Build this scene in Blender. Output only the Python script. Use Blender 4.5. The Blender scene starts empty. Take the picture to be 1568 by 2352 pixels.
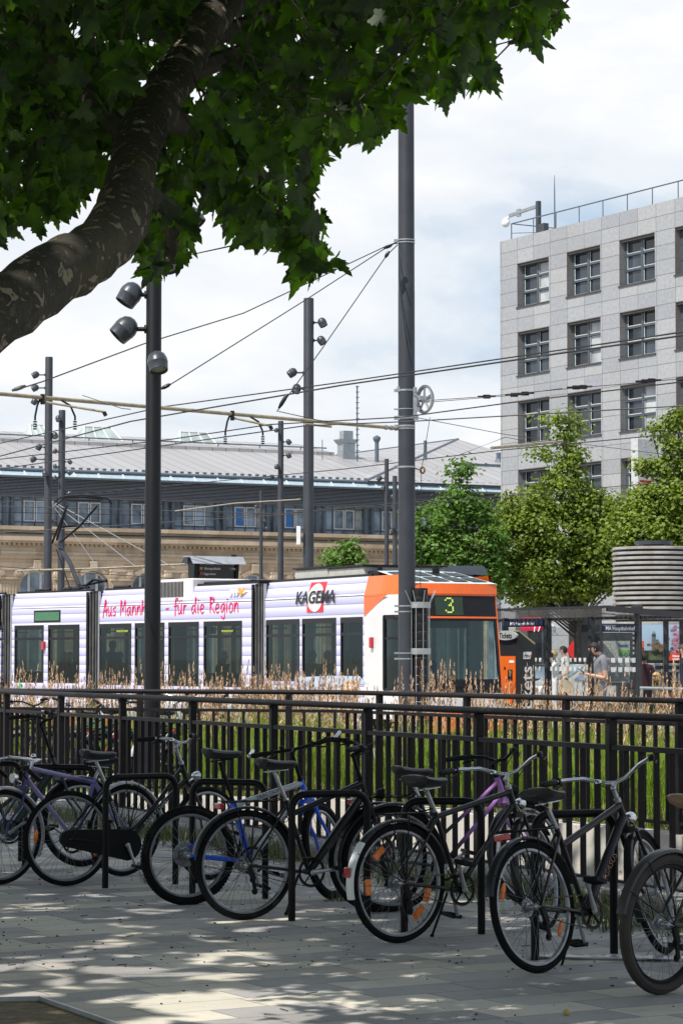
import bpy, bmesh, math, random
from mathutils import Vector, Matrix, Euler, noise
R = math.radians
random.seed(7)
SC = bpy.context.scene
COL = SC.collection
# ---------------------------------------------------------------- camera
FPX, CXP, CYP = 5900.0, 784.0, 1176.0          # focal length and centre in 1568x2352 photo units
EYE = 1.65
PITCH = math.atan(335.0 / FPX)
cd = bpy.data.cameras.new('camera'); cam = bpy.data.objects.new('camera', cd); COL.objects.link(cam)
cam.location = (0, 0, EYE); cam.rotation_euler = (math.pi / 2 + PITCH, 0, 0)
cd.sensor_fit = 'VERTICAL'; cd.sensor_height = 36; cd.lens = FPX / 2352 * 36
cd.clip_start = 0.1; cd.clip_end = 6000
SC.camera = cam
# ---------------------------------------------------------------- world and sun
SUN = Vector((-0.50, -0.50, 1.0)).normalized()
wd = bpy.data.worlds.new('World'); SC.world = wd; wd.use_nodes = True
nt = wd.node_tree; nt.nodes.clear()
def N(t, **k):
    n = nt.nodes.new(t)
    for a, b in k.items(): setattr(n, a, b)
    return n
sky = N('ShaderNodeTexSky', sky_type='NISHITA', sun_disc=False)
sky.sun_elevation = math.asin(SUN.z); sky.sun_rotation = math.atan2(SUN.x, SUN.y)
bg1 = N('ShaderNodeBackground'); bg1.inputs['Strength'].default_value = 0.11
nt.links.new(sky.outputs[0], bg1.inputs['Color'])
tc = N('ShaderNodeTexCoord'); mp = N('ShaderNodeMapping'); mp.inputs['Scale'].default_value = (1.0, 1.0, 2.2)
mp.inputs['Location'].default_value = (0.31, 0.2, 0.12)
nz = N('ShaderNodeTexNoise'); nz.inputs['Scale'].default_value = 6.5; nz.inputs['Detail'].default_value = 7; nz.inputs['Roughness'].default_value = 0.52
nz.inputs['Distortion'].default_value = 0.25
nt.links.new(tc.outputs['Generated'], mp.inputs[0]); nt.links.new(mp.outputs[0], nz.inputs['Vector'])
cr = N('ShaderNodeValToRGB'); cr.color_ramp.elements[0].position = 0.34; cr.color_ramp.elements[0].color = (0.50, 0.63, 0.79, 1)
cr.color_ramp.elements[1].position = 0.60; cr.color_ramp.elements[1].color = (0.96, 0.965, 0.975, 1)
e = cr.color_ramp.elements.new(0.48); e.color = (0.80, 0.85, 0.91, 1)
nt.links.new(nz.outputs['Fac'], cr.inputs['Fac'])
bg2 = N('ShaderNodeBackground'); bg2.inputs['Strength'].default_value = 0.87
nt.links.new(cr.outputs[0], bg2.inputs['Color'])
mr = N('ShaderNodeMapRange'); mr.inputs['From Min'].default_value = 0.28; mr.inputs['From Max'].default_value = 0.48
mr.inputs['To Min'].default_value = 0.70; mr.inputs['To Max'].default_value = 0.98
nt.links.new(nz.outputs['Fac'], mr.inputs['Value'])
# clouds kept ahead; out of view the cover is thinned to lower the ambient light
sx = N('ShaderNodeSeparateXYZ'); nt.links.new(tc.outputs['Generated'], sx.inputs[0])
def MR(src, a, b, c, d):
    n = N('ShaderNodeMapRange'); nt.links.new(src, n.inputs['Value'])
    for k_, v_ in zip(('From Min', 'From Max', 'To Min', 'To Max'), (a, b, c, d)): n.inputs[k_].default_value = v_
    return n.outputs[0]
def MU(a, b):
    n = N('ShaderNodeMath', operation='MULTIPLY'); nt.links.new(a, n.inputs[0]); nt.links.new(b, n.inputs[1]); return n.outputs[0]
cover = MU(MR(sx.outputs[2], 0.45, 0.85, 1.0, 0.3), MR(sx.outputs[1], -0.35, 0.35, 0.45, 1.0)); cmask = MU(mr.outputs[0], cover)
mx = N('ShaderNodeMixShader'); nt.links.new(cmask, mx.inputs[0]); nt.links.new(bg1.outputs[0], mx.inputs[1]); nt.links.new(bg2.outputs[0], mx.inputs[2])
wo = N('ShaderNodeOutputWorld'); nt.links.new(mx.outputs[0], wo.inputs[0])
sd = bpy.data.lights.new('sun', 'SUN'); sd.energy = 4.5; sd.angle = R(0.53); sd.color = (1.0, 0.95, 0.87)
so = bpy.data.objects.new('sun', sd); COL.objects.link(so)
so.rotation_euler = (-SUN).to_track_quat('-Z', 'Y').to_euler(); so.location = (-20, -14, 40)
SC.view_settings.view_transform = 'Standard'; SC.view_settings.look = 'None'; SC.view_settings.gamma = 1
SC.view_settings.exposure = 0.28
# ---------------------------------------------------------------- pixel -> world helpers
CAMP = Vector((0, 0, EYE)); cp, sp = math.cos(PITCH), math.sin(PITCH)
def ray(x, y):
    c = (x - CXP) / FPX; t = (CYP - y) / FPX
    return Vector((c, cp - t * sp, sp + t * cp))
def W(x, y, Y):
    d = ray(x, y); return CAMP + d * (Y / d.y)
def WS(x, y, s): return W(x, y, FPX / s)
def WZ(x, y, z):
    d = ray(x, y); return CAMP + d * ((z - EYE) / d.z)
def G(x, y): return WZ(x, y, 0.0)
def PX(p):
    v = Vector(p) - CAMP; f = v.y * cp + v.z * sp; u = -v.y * sp + v.z * cp
    return (CXP + FPX * v.x / f, CYP - FPX * u / f) if f > 0.1 else (1e6, 1e6)
class Wall:
    """vertical plane through photo column x0 at scale s0, direction dv (2d); local x along, y inward, z up"""
    def __init__(s, p0, dv):
        s.p = Vector((p0[0], p0[1])); s.d = Vector(dv).normalized()
        n = Vector((-s.d.y, s.d.x))
        s.n = n if n.y > 0 else -n
        s.m = Matrix(((s.d.x, s.n.x, 0, s.p.x), (s.d.y, s.n.y, 0, s.p.y), (0, 0, 1, 0), (0, 0, 0, 1)))
    def hit(s, x, y, off=0.0):
        r = ray(x, y); P = s.p + s.n * off
        det = r.x * (-s.d.y) + s.d.x * r.y
        t = (P.x * (-s.d.y) + s.d.x * P.y) / det
        u = (Vector((r.x * t, r.y * t)) - P).dot(s.d)
        return u, EYE + r.z * t
    def u(s, x, y=1500, off=0): return s.hit(x, y, off)[0]
# ---------------------------------------------------------------- object helpers
def tag(o, label=None, cat=None, group=None, kind=None):
    if label: o['label'] = label
    if cat: o['category'] = cat
    if group: o['group'] = group
    if kind: o['kind'] = kind
    return o
def empty(name, label=None, cat=None, group=None, loc=(0, 0, 0), m=None):
    o = bpy.data.objects.new(name, None); COL.objects.link(o); o.empty_display_size = 0.2
    if m is not None: o.matrix_world = m
    else: o.location = loc
    return tag(o, label, cat, group)
class MB:
    def __init__(s): s.v = []; s.f = []; s.mi = []; s.cur = 0; s.M = None
    def _av(s, p):
        p = Vector(p)
        if s.M is not None: p = s.M @ p
        s.v.append(p); return len(s.v) - 1
    def face(s, pts):
        s.f.append([s._av(p) for p in pts]); s.mi.append(s.cur)
    def poly(s, vs, fs):
        b = [s._av(p) for p in vs]
        for f in fs: s.f.append([b[i] for i in f]); s.mi.append(s.cur)
    def box(s, lo, hi, m=None):
        x0, y0, z0 = lo; x1, y1, z1 = hi
        P = [Vector(p) for p in ((x0, y0, z0), (x1, y0, z0), (x1, y1, z0), (x0, y1, z0), (x0, y0, z1), (x1, y0, z1), (x1, y1, z1), (x0, y1, z1))]
        if m is not None: P = [m @ p for p in P]
        s.poly(P, ((3, 2, 1, 0), (4, 5, 6, 7), (0, 1, 5, 4), (1, 2, 6, 5), (2, 3, 7, 6), (3, 0, 4, 7)))
    def cbox(s, lo, hi, c=0.01, m=None):
        """box with chamfered vertical and top edges"""
        x0, y0, z0 = lo; x1, y1, z1 = hi
        def ring(i, z): return [(x0 + i + c, y0 + i, z), (x1 - i - c, y0 + i, z), (x1 - i, y0 + i + c, z), (x1 - i, y1 - i - c, z), (x1 - i - c, y1 - i, z), (x0 + i + c, y1 - i, z), (x0 + i, y1 - i - c, z), (x0 + i, y0 + i + c, z)]
        rs = [ring(c, z0), ring(0, z0 + c), ring(0, z1 - c), ring(c, z1)]
        P = [Vector(p) for r_ in rs for p in r_]
        if m is not None: P = [m @ p for p in P]
        F = [list(range(7, -1, -1)), list(range(24, 32))]
        for k in range(3):
            for i in range(8): F.append((k * 8 + i, k * 8 + (i + 1) % 8, k * 8 + 8 + (i + 1) % 8, k * 8 + 8 + i))
        s.poly(P, F)
    def bar(s, a, b, w, h, up=(0, 0, 1)):
        a = Vector(a); b = Vector(b); d = (b - a); L = d.length
        if L < 1e-6: return
        d /= L; u = Vector(up)
        if abs(d.dot(u)) > 0.98: u = Vector((1, 0, 0))
        sd_ = d.cross(u).normalized(); u = sd_.cross(d)
        P = []
        for q in (a, b):
            for i, j in ((-1, -1), (1, -1), (1, 1), (-1, 1)): P.append(q + sd_ * (i * w / 2) + u * (j * h / 2))
        s.poly(P, ((0, 1, 2, 3), (7, 6, 5, 4), (0, 4, 5, 1), (1, 5, 6, 2), (2, 6, 7, 3), (3, 7, 4, 0)))
    def tube(s, pts, r, n=8, closed=False, cap=True):
        pts = [Vector(p) for p in pts]; m = len(pts)
        rr = r if isinstance(r, (list, tuple)) else [r] * m
        prev = None; rings = []
        for i, p in enumerate(pts):
            if closed: d = pts[(i + 1) % m] - pts[i - 1]
            else: d = pts[min(i + 1, m - 1)] - pts[max(i - 1, 0)]
            d.normalize()
            if prev is None:
                a = Vector((0, 0, 1)) if abs(d.z) < 0.9 else Vector((1, 0, 0))
                u = d.cross(a).normalized()
            else:
                u = prev - d * prev.dot(d)
                if u.length < 1e-5: u = d.orthogonal()
                u.normalize()
            prev = u; w = d.cross(u)
            rings.append([p + u * (math.cos(2 * math.pi * k / n) * rr[i]) + w * (math.sin(2 * math.pi * k / n) * rr[i]) for k in range(n)])
        P = [q for rg in rings for q in rg]; F = []
        for i in range(m if closed else m - 1):
            j = (i + 1) % m
            for k in range(n): F.append((i * n + k, j * n + k, j * n + (k + 1) % n, i * n + (k + 1) % n))
        if cap and not closed:
            F.append(list(range(n))); F.append([(m - 1) * n + k for k in range(n - 1, -1, -1)])
        s.poly(P, F)
    def lathe(s, prof, m=None, n=20, a0=0, a1=2 * math.pi, cap=False):
        """prof: (r,z) pairs; axis local z"""
        full = abs(a1 - a0 - 2 * math.pi) < 1e-6; k = n if full else n + 1
        P = []
        for r_, z in prof:
            for i in range(k):
                a = a0 + (a1 - a0) * i / n
                P.append(Vector((r_ * math.cos(a), r_ * math.sin(a), z)))
        if m is not None: P = [m @ p for p in P]
        F = []
        for j in range(len(prof) - 1):
            for i in range(n):
                i2 = (i + 1) % k if full else i + 1
                F.append((j * k + i, j * k + i2, (j + 1) * k + i2, (j + 1) * k + i))
        if cap and full:
            F.append(list(range(k - 1, -1, -1))); F.append([(len(prof) - 1) * k + i for i in range(k)])
        s.poly(P, F)
    def torus(s, c, r, rt, m=None, n=40, k=8, sy=1.0):
        """ring in local xz plane, axis y"""
        P = []
        for i in range(n):
            a = 2 * math.pi * i / n
            for j in range(k):
                b = 2 * math.pi * j / k
                q = r + rt * math.cos(b)
                P.append(Vector(c) + Vector((q * math.cos(a), sy * rt * math.sin(b), q * math.sin(a))))
        if m is not None: P = [m @ p for p in P]
        F = [(i * k + j, ((i + 1) % n) * k + j, ((i + 1) % n) * k + (j + 1) % k, i * k + (j + 1) % k) for i in range(n) for j in range(k)]
        s.poly(P, F)
    def ell(s, c, rad, n=14, k=9, m=None):
        c = Vector(c); P = [c + Vector((0, 0, rad[2]))]
        for j in range(1, k):
            t = math.pi * j / k
            for i in range(n):
                a = 2 * math.pi * i / n
                P.append(c + Vector((rad[0] * math.sin(t) * math.cos(a), rad[1] * math.sin(t) * math.sin(a), rad[2] * math.cos(t))))
        P.append(c - Vector((0, 0, rad[2])))
        if m is not None: P = [m @ p for p in P]
        F = []
        for i in range(n): F.append((0, 1 + i, 1 + (i + 1) % n))
        for j in range(k - 2):
            for i in range(n): F.append((1 + j * n + i, 1 + (j + 1) * n + i, 1 + (j + 1) * n + (i + 1) % n, 1 + j * n + (i + 1) % n))
        L = len(P) - 1
        for i in range(n): F.append((L, 1 + (k - 2) * n + (i + 1) % n, 1 + (k - 2) * n + i))
        s.poly(P, F)
    def prism(s, pts, off):
        """pts planar 3d polygon, extruded by off"""
        a = [Vector(p) for p in pts]; o = Vector(off); n = len(a)
        P = a + [p + o for p in a]
        F = [list(range(n)), [n + i for i in range(n - 1, -1, -1)]]
        for i in range(n): F.append((i, n + i, n + (i + 1) % n, (i + 1) % n))
        s.poly(P, F)
    def build(s, name, mat, parent=None, smooth=False, label=None, cat=None, group=None, kind=None, fix=True):
        me = bpy.data.meshes.new(name); me.from_pydata([tuple(p) for p in s.v], [], s.f)
        mats = mat if isinstance(mat, (list, tuple)) else [mat]
        for m_ in mats: me.materials.append(m_)
        if len(mats) > 1: me.polygons.foreach_set('material_index', s.mi)
        if fix and len(s.f) < 60000:
            bm = bmesh.new(); bm.from_mesh(me); bmesh.ops.recalc_face_normals(bm, faces=bm.faces); bm.to_mesh(me); bm.free()
        if smooth:
            me.polygons.foreach_set('use_smooth', [True] * len(me.polygons))
            try: me.set_sharp_from_angle(angle=R(38))
            except Exception: pass
        me.update()
        o = bpy.data.objects.new(name, me); COL.objects.link(o)
        if parent is not None: o.parent = parent
        return tag(o, label, cat, group, kind)
# ---------------------------------------------------------------- materials
MATS = {}
def mat(name, col, rough=0.6, metal=0.0, var=0.12, scale=6.0, bump=0.0, bscale=40.0, spec=0.5, coat=0.0, coord='Object', emit=None, es=1.0):
    if name in MATS: return MATS[name]
    m = bpy.data.materials.new(name); m.use_nodes = True; t = m.node_tree; b = t.nodes['Principled BSDF']
    b.inputs['Roughness'].default_value = rough; b.inputs['Metallic'].default_value = metal
    b.inputs['Specular IOR Level'].default_value = spec; b.inputs['Coat Weight'].default_value = coat
    c = t.nodes.new('ShaderNodeTexCoord'); n = t.nodes.new('ShaderNodeTexNoise'); n.inputs['Scale'].default_value = scale; n.inputs['Detail'].default_value = 5
    t.links.new(c.outputs[coord], n.inputs['Vector'])
    r = t.nodes.new('ShaderNodeValToRGB'); r.color_ramp.elements[0].position = 0.3; r.color_ramp.elements[1].position = 0.7
    r.color_ramp.elements[0].color = (*[max(0, x * (1 - var)) for x in col[:3]], 1); r.color_ramp.elements[1].color = (*[min(1, x * (1 + var)) for x in col[:3]], 1)
    t.links.new(n.outputs['Fac'], r.inputs['Fac']); t.links.new(r.outputs[0], b.inputs['Base Color'])
    if bump:
        n2 = t.nodes.new('ShaderNodeTexNoise'); n2.inputs['Scale'].default_value = bscale; n2.inputs['Detail'].default_value = 4
        t.links.new(c.outputs[coord], n2.inputs['Vector'])
        bp = t.nodes.new('ShaderNodeBump'); bp.inputs['Strength'].default_value = bump; bp.inputs['Distance'].default_value = 0.02
        t.links.new(n2.outputs['Fac'], bp.inputs['Height']); t.links.new(bp.outputs[0], b.inputs['Normal'])
    if emit: b.inputs['Emission Color'].default_value = (*emit, 1); b.inputs['Emission Strength'].default_value = es
    MATS[name] = m; return m
class NT:
    """tiny node-graph helper"""
    def __init__(s, name, coord='Object'):
        s.m = bpy.data.materials.new(name); s.m.use_nodes = True; s.t = s.m.node_tree; s.b = s.t.nodes['Principled BSDF']
        s.c = s.t.nodes.new('ShaderNodeTexCoord').outputs[coord]; MATS[name] = s.m
    def new(s, t, **k):
        n = s.t.nodes.new(t)
        for a, b in k.items(): setattr(n, a, b)
        return n
    def put(s, inp, v):
        if hasattr(v, 'is_linked') or hasattr(v, 'links'): s.t.links.new(v, inp)
        else: inp.default_value = v
    def math(s, op, a, b=None, clamp=False):
        n = s.new('ShaderNodeMath', operation=op, use_clamp=clamp); s.put(n.inputs[0], a)
        if b is not None: s.put(n.inputs[1], b)
        return n.outputs[0]
    def sep(s, v):
        n = s.new('ShaderNodeSeparateXYZ'); s.put(n.inputs[0], v); return n.outputs
    def comb(s, x, y, z=0.0):
        n = s.new('ShaderNodeCombineXYZ'); s.put(n.inputs[0], x); s.put(n.inputs[1], y); s.put(n.inputs[2], z); return n.outputs[0]
    def wn(s, v):
        n = s.new('ShaderNodeTexWhiteNoise', noise_dimensions='3D'); s.put(n.inputs['Vector'], v); return n.outputs['Value']
    def noise(s, scale, detail=5, v=None, rough=0.5):
        n = s.new('ShaderNodeTexNoise'); s.put(n.inputs['Vector'], v if v is not None else s.c); n.inputs['Scale'].default_value = scale
        n.inputs['Detail'].default_value = detail; n.inputs['Roughness'].default_value = rough; return n.outputs['Fac']
    def ramp(s, f, els, mode='LINEAR'):
        n = s.new('ShaderNodeValToRGB'); n.color_ramp.interpolation = mode; E = n.color_ramp.elements
        E[0].position, E[0].color = els[0][0], (*els[0][1], 1); E[1].position, E[1].color = els[-1][0], (*els[-1][1], 1)
        for p, c in els[1:-1]: q = E.new(p); q.color = (*c, 1)
        s.put(n.inputs['Fac'], f); return n.outputs[0]
    def mix(s, f, a, b, mode='MIX'):
        n = s.new('ShaderNodeMix', data_type='RGBA', blend_type=mode); s.put(n.inputs[0], f)
        for i, v in ((6, a), (7, b)):
            if isinstance(v, tuple): n.inputs[i].default_value = (*v[:3], 1)
            else: s.put(n.inputs[i], v)
        return n.outputs[2]
    def color(s, v): s.t.links.new(v, s.b.inputs['Base Color'])
    def bump(s, h, st=0.3, d=0.01):
        n = s.new('ShaderNodeBump'); n.inputs['Strength'].default_value = st; n.inputs['Distance'].default_value = d
        s.put(n.inputs['Height'], h); s.t.links.new(n.outputs[0], s.b.inputs['Normal'])
    def rough(s, v): s.put(s.b.inputs['Roughness'], v)
def glass(name, tint, tr=0.6, rough=0.03, gl=(0.9, 0.95, 1.0), base=0.0):
    m = bpy.data.materials.new(name); m.use_nodes = True; t = m.node_tree; t.nodes.clear()
    o = t.nodes.new('ShaderNodeOutputMaterial'); tb = t.nodes.new('ShaderNodeBsdfTransparent'); g = t.nodes.new('ShaderNodeBsdfGlossy')
    d = t.nodes.new('ShaderNodeBsdfDiffuse'); d.inputs[0].default_value = (*[x * 0.1 for x in tint], 1)
    tb.inputs[0].default_value = (*tint, 1); g.inputs[0].default_value = (*gl, 1); g.inputs['Roughness'].default_value = rough
    fr = t.nodes.new('ShaderNodeFresnel'); fr.inputs[0].default_value = 1.5
    nz_ = t.nodes.new('ShaderNodeTexNoise'); nz_.inputs['Scale'].default_value = 0.8
    bp = t.nodes.new('ShaderNodeBump'); bp.inputs['Strength'].default_value = 0.05; bp.inputs['Distance'].default_value = 0.05
    t.links.new(nz_.outputs['Fac'], bp.inputs['Height']); t.links.new(bp.outputs[0], g.inputs['Normal'])
    a = t.nodes.new('ShaderNodeMixShader'); a.inputs[0].default_value = tr; t.links.new(d.outputs[0], a.inputs[1]); t.links.new(tb.outputs[0], a.inputs[2])
    b = t.nodes.new('ShaderNodeMixShader'); ad = t.nodes.new('ShaderNodeMath'); ad.operation = 'ADD'; ad.use_clamp = True; ad.inputs[1].default_value = base; t.links.new(fr.outputs[0], ad.inputs[0]); t.links.new(ad.outputs[0], b.inputs[0]); t.links.new(a.outputs[0], b.inputs[1]); t.links.new(g.outputs[0], b.inputs[2])
    t.links.new(b.outputs[0], o.inputs[0]); MATS[name] = m; return m
def flatmat(name, col, rough=0.5, **k): return mat(name, col, rough, var=0.04, **k)
M_black = mat('black_paint', (0.006, 0.006, 0.007), 0.42, var=0.2, spec=0.16)
M_rubber = mat('tyre_rubber', (0.007, 0.007, 0.008), 0.9, spec=0.2, var=0.25, scale=30)
M_chrome = mat('bright_metal', (0.62, 0.63, 0.65), 0.22, 1.0, var=0.1, scale=25)
M_alu = mat('dull_aluminium', (0.45, 0.46, 0.48), 0.42, 0.9, var=0.12, scale=25)
M_plast = mat('black_plastic', (0.009, 0.009, 0.010), 0.55, var=0.2, spec=0.2)
M_leather = mat('saddle_cover', (0.012, 0.012, 0.016), 0.5, var=0.2, bump=0.1, bscale=200)
M_fence = mat('anthracite_fence_paint', (0.012, 0.010, 0.012), 0.5, var=0.2, spec=0.18, bump=0.06, bscale=150)
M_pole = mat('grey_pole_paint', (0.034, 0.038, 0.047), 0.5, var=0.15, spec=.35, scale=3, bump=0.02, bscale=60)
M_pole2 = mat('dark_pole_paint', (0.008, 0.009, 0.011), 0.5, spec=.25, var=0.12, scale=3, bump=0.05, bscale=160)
M_lamp = mat('lamp_housing_grey', (0.040, 0.047, 0.058), 0.38, var=0.08, coat=0.2)
M_wire = mat('cable_black', (0.02, 0.02, 0.022), 0.5)
M_galv = mat('galvanised_steel', (0.40, 0.42, 0.43), 0.45, 0.75, var=0.15, scale=12)
M_tan = mat('glassfibre_tan', (0.30, 0.26, 0.17), 0.5, var=0.25, scale=8)
M_orange = mat('orange_reflector', (0.85, 0.19, 0.015), 0.2, var=0.1, scale=60, coat=0.6)
M_redl = mat('red_lens', (0.42, 0.008, 0.02), 0.18, var=0.1, coat=0.7)
M_white = mat('white_paint', (0.78, 0.79, 0.79), 0.45, var=0.05)
M_conc = mat('concrete_grey', (0.30, 0.29, 0.27), 0.85, var=0.25, scale=5, bump=0.3, bscale=60)
def text(body, size, m, name, mtx, parent, shear=0.0, extrude=0.004, align='LEFT', bold=0.0, sx=1.0):
    """text baked into a mesh; mtx places its local x,y plane"""
    c = bpy.data.curves.new(name, 'FONT'); c.body = body; c.size = size; c.shear = shear; c.extrude = extrude
    c.align_x = align; c.offset = bold; c.resolution_u = 3
    o = bpy.data.objects.new(name, c); COL.objects.link(o)
    dg = bpy.context.evaluated_depsgraph_get(); me = bpy.data.meshes.new_from_object(o.evaluated_get(dg))
    bpy.data.objects.remove(o); bpy.data.curves.remove(c)
    me.transform(mtx @ Matrix.Diagonal((sx, 1, 1, 1))); me.materials.clear(); me.materials.append(m); me.name = name
    ob = bpy.data.objects.new(name, me); COL.objects.link(ob); ob.parent = parent
    return ob
def axm(o, x, y):
    """matrix with origin o, local x axis, local y axis"""
    x = Vector(x).normalized(); y = Vector(y).normalized(); z = x.cross(y)
    return Matrix(((x.x, y.x, z.x, o[0]), (x.y, y.y, z.y, o[1]), (x.z, y.z, z.z, o[2]), (0, 0, 0, 1)))
def to_z(p, d):
    """matrix taking local z to direction d at p"""
    q = Vector(d).normalized().to_track_quat('Z', 'Y'); return Matrix.Translation(Vector(p)) @ q.to_matrix().to_4x4()
D1 = Vector((-0.505, 0.863)); D2 = Vector((0.872, 0.489))      # the two main directions of the square
D2 = Vector((0.863, 0.505))
# ================================================================ GROUND
# paving material: random-bond slabs 0.6 x 0.3
def paving(name, tones, bw=0.6, bh=0.30, ang=None, dirt=0.3):
    q = NT(name); x, y, z = q.sep(q.c)
    u = q.math('ADD', q.math('MULTIPLY', x, D2.x), q.math('MULTIPLY', y, D2.y))
    v = q.math('ADD', q.math('MULTIPLY', x, D1.x), q.math('MULTIPLY', y, D1.y))
    vr = q.math('DIVIDE', v, bh); row = q.math('FLOOR', vr)
    off = q.wn(q.comb(row, 3.7, 0)); uu = q.math('ADD', q.math('DIVIDE', u, bw), off); col = q.math('FLOOR', uu)
    rnd = q.wn(q.comb(row, col, 1.3)); rnd2 = q.wn(q.comb(col, row, 7.1))
    base = q.ramp(rnd, tones, 'CONSTANT')
    fine = q.noise(230, 2); big = q.noise(0.9, 4); mid = q.noise(9, 6)
    base = q.mix(0.5, base, q.ramp(fine, [(0.35, (0.07, 0.07, 0.075)), (0.65, (0.62, 0.60, 0.58))]), 'OVERLAY')
    base = q.mix(q.math('MULTIPLY', q.math('SUBTRACT', big, 0.42, True), 1.4), base, (0.17, 0.14, 0.10))
    base = q.mix(q.math('MULTIPLY', q.math('SUBTRACT', mid, 0.55, True), dirt * 4), base, (0.11, 0.095, 0.075))
    fu = q.math('FRACT', uu); fv = q.math('FRACT', vr)
    eu = q.math('MULTIPLY', q.math('MINIMUM', fu, q.math('SUBTRACT', 1.0, fu)), bw); ev = q.math('MULTIPLY', q.math('MINIMUM', fv, q.math('SUBTRACT', 1.0, fv)), bh)
    ed = q.math('MINIMUM', eu, ev)
    mort = q.math('SUBTRACT', 1.0, q.math('DIVIDE', ed, 0.0065, True), True)
    base = q.mix(q.math('MULTIPLY', mort, 0.85), base, (0.02, 0.018, 0.015)); q.color(base)
    h = q.math('ADD', q.math('MULTIPLY', q.math('DIVIDE', ed, 0.008, True), 1.0), q.math('MULTIPLY', rnd2, 0.5))
    h = q.math('ADD', h, q.math('MULTIPLY', fine, 0.25)); q.bump(h, 0.5, 0.004); q.rough(q.math('ADD', 0.72, q.math('MULTIPLY', rnd2, 0.15)))
    return q.m
M_pave = paving('square_paving', [(0.0, (0.42, 0.415, 0.41)), (0.34, (0.62, 0.595, 0.53)), (0.62, (0.52, 0.51, 0.48)), (0.8, (0.36, 0.36, 0.365)), (0.9, (0.66, 0.63, 0.56))])
q = NT('far_ground_mix'); big = q.noise(0.05, 4); f2 = q.noise(3.0, 6)
q.color(q.mix(0.35, q.ramp(big, [(0.35, (0.25, 0.245, 0.235)), (0.65, (0.32, 0.31, 0.29))]), q.ramp(f2, [(0.3, (0.18, 0.18, 0.175)), (0.7, (0.36, 0.35, 0.33))]))); q.bump(f2, 0.2); q.rough(0.85)
M_far = q.m
NF0 = Vector((-4.6, 20.13 / 20.13 * 31.3)); NA = WS(0, 1600, 197); NB = WS(1568, 1655, 351)
NA = Vector((NA.x, NA.y)); NB = Vector((NB.x, NB.y)); ND = (NB - NA).normalized()
J = NA - ND * 1.5                                               # where both railings meet at the head of the ramp
K = Vector((0.0, FPX / 200.0)); FE = Vector((784 / 250.0, FPX / 250.0)); KD = (FE - K).normalized()
NE = NB + ND * 24; FEE = FE + KD * 24
NN = Vector((ND.y, -ND.x)); NN = NN if NN.y > 0 else -NN        # from near fence towards the ramp
def sheet(name, pts, z, m, kind='structure', parent=None, **k):
    b = MB(); b.face([(p[0], p[1], z) for p in pts]); o = b.build(name, m, parent, fix=False, kind=kind, **k)
    if o.data.polygons[0].normal.z < 0:
        o.data.flip_normals()
    return o
far_pts = [J, K, FEE, (400, -200), (3000, -200), (3000, 4000), (-3000, 4000), (-3000, 60), (-60, J.y + 2), (J.x - 3, J.y + 1)]
sheet('ground', far_pts, -0.004, M_far)
sheet('plaza_paving', [J, NE, (NE.x, -60), (-120, -60), (-120, J.y + 2), (-60, J.y + 2), (J.x - 3, J.y + 1)], 0.0, M_pave)
# the cycle ramp between the railings: floor and side walls
q = NT('cast_concrete_wall'); x, y, z = q.sep(q.c)
st = q.noise(1.0, 5, q.comb(q.math('MULTIPLY', q.math('ADD', x, y), 5.0), 0.0, q.math('MULTIPLY', z, 0.6)))
fn = q.noise(35, 3); sp_ = q.noise(9, 2)
c = q.ramp(st, [(0.3, (0.43, 0.395, 0.35)), (0.5, (0.56, 0.53, 0.48)), (0.72, (0.62, 0.59, 0.54))])
c = q.mix(q.math('MULTIPLY', q.math('SUBTRACT', sp_, 0.66, True), 6.0, True), c, (0.17, 0.14, 0.11))
jl = q.math('FRACT', q.math('DIVIDE', q.math('ADD', q.math('MULTIPLY', x, 0.46), q.math('MULTIPLY', y, -0.88)), 2.4))
c = q.mix(q.math('LESS_THAN', jl, 0.006), c, (0.1, 0.09, 0.08)); q.color(c); q.bump(fn, 0.15); q.rough(0.8); M_cwall = q.m
def vwall(name, a, b, z0, z1, th, m, inward):
    mb = MB(); a = Vector((a[0], a[1])); b = Vector((b[0], b[1])); n = Vector(inward).normalized() * th
    mb.prism([(a.x, a.y, z0), (b.x, b.y, z0), (b.x, b.y, z1), (a.x, a.y, z1)], (n.x, n.y, 0)); return mb
kn = Vector((-KD.y, KD.x)); kn = kn if kn.y > 0 else -kn
jk = (K - J).normalized(); jn = Vector((-jk.y, jk.x)); jn = jn if jn.y > 0 else -jn
mb = MB()
for a, b, n in ((K, FEE, kn), (J, K, jn)):
    a2 = a - n * 0.12; b2 = b - n * 0.12
    mb.prism([(a2.x, a2.y, -3.6), (b2.x, b2.y, -3.6), (b2.x, b2.y, 0.035), (a2.x, a2.y, 0.035)], (n.x * 0.32, n.y * 0.32, 0))
mb.build('ramp_wall', M_cwall, kind='structure')
mb = MB(); mb.prism([(J.x, J.y, -3.6), (NE.x, NE.y, -3.6), (NE.x, NE.y, -0.004), (J.x, J.y, -0.004)], (NN.x * 0.2, NN.y * 0.2, 0)); mb.build('ramp_side_wall', M_cwall, kind='structure')
sheet('ramp_floor', [J, K, FEE, NE], -3.2, M_far)
# kerb under the near railing
mb = MB(); a = J - NN * 0.42; b = NE - NN * 0.42; pr = [(-0.42, 0), (-0.42, 0.11), (-0.40, 0.13), (0.02, 0.13), (0.02, 0)]
L = (NE - J).length
mb.poly([(J.x + NN.x * o + ND.x * t, J.y + NN.y * o + ND.y * t, z) for t in (0, L) for o, z in pr], [(0, 1, 6, 5), (1, 2, 7, 6), (2, 3, 8, 7), (3, 4, 9, 8), (0, 4, 3, 2, 1), (5, 6, 7, 8, 9)])
tag(mb.build('kerb', M_conc, kind='structure'))
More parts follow.
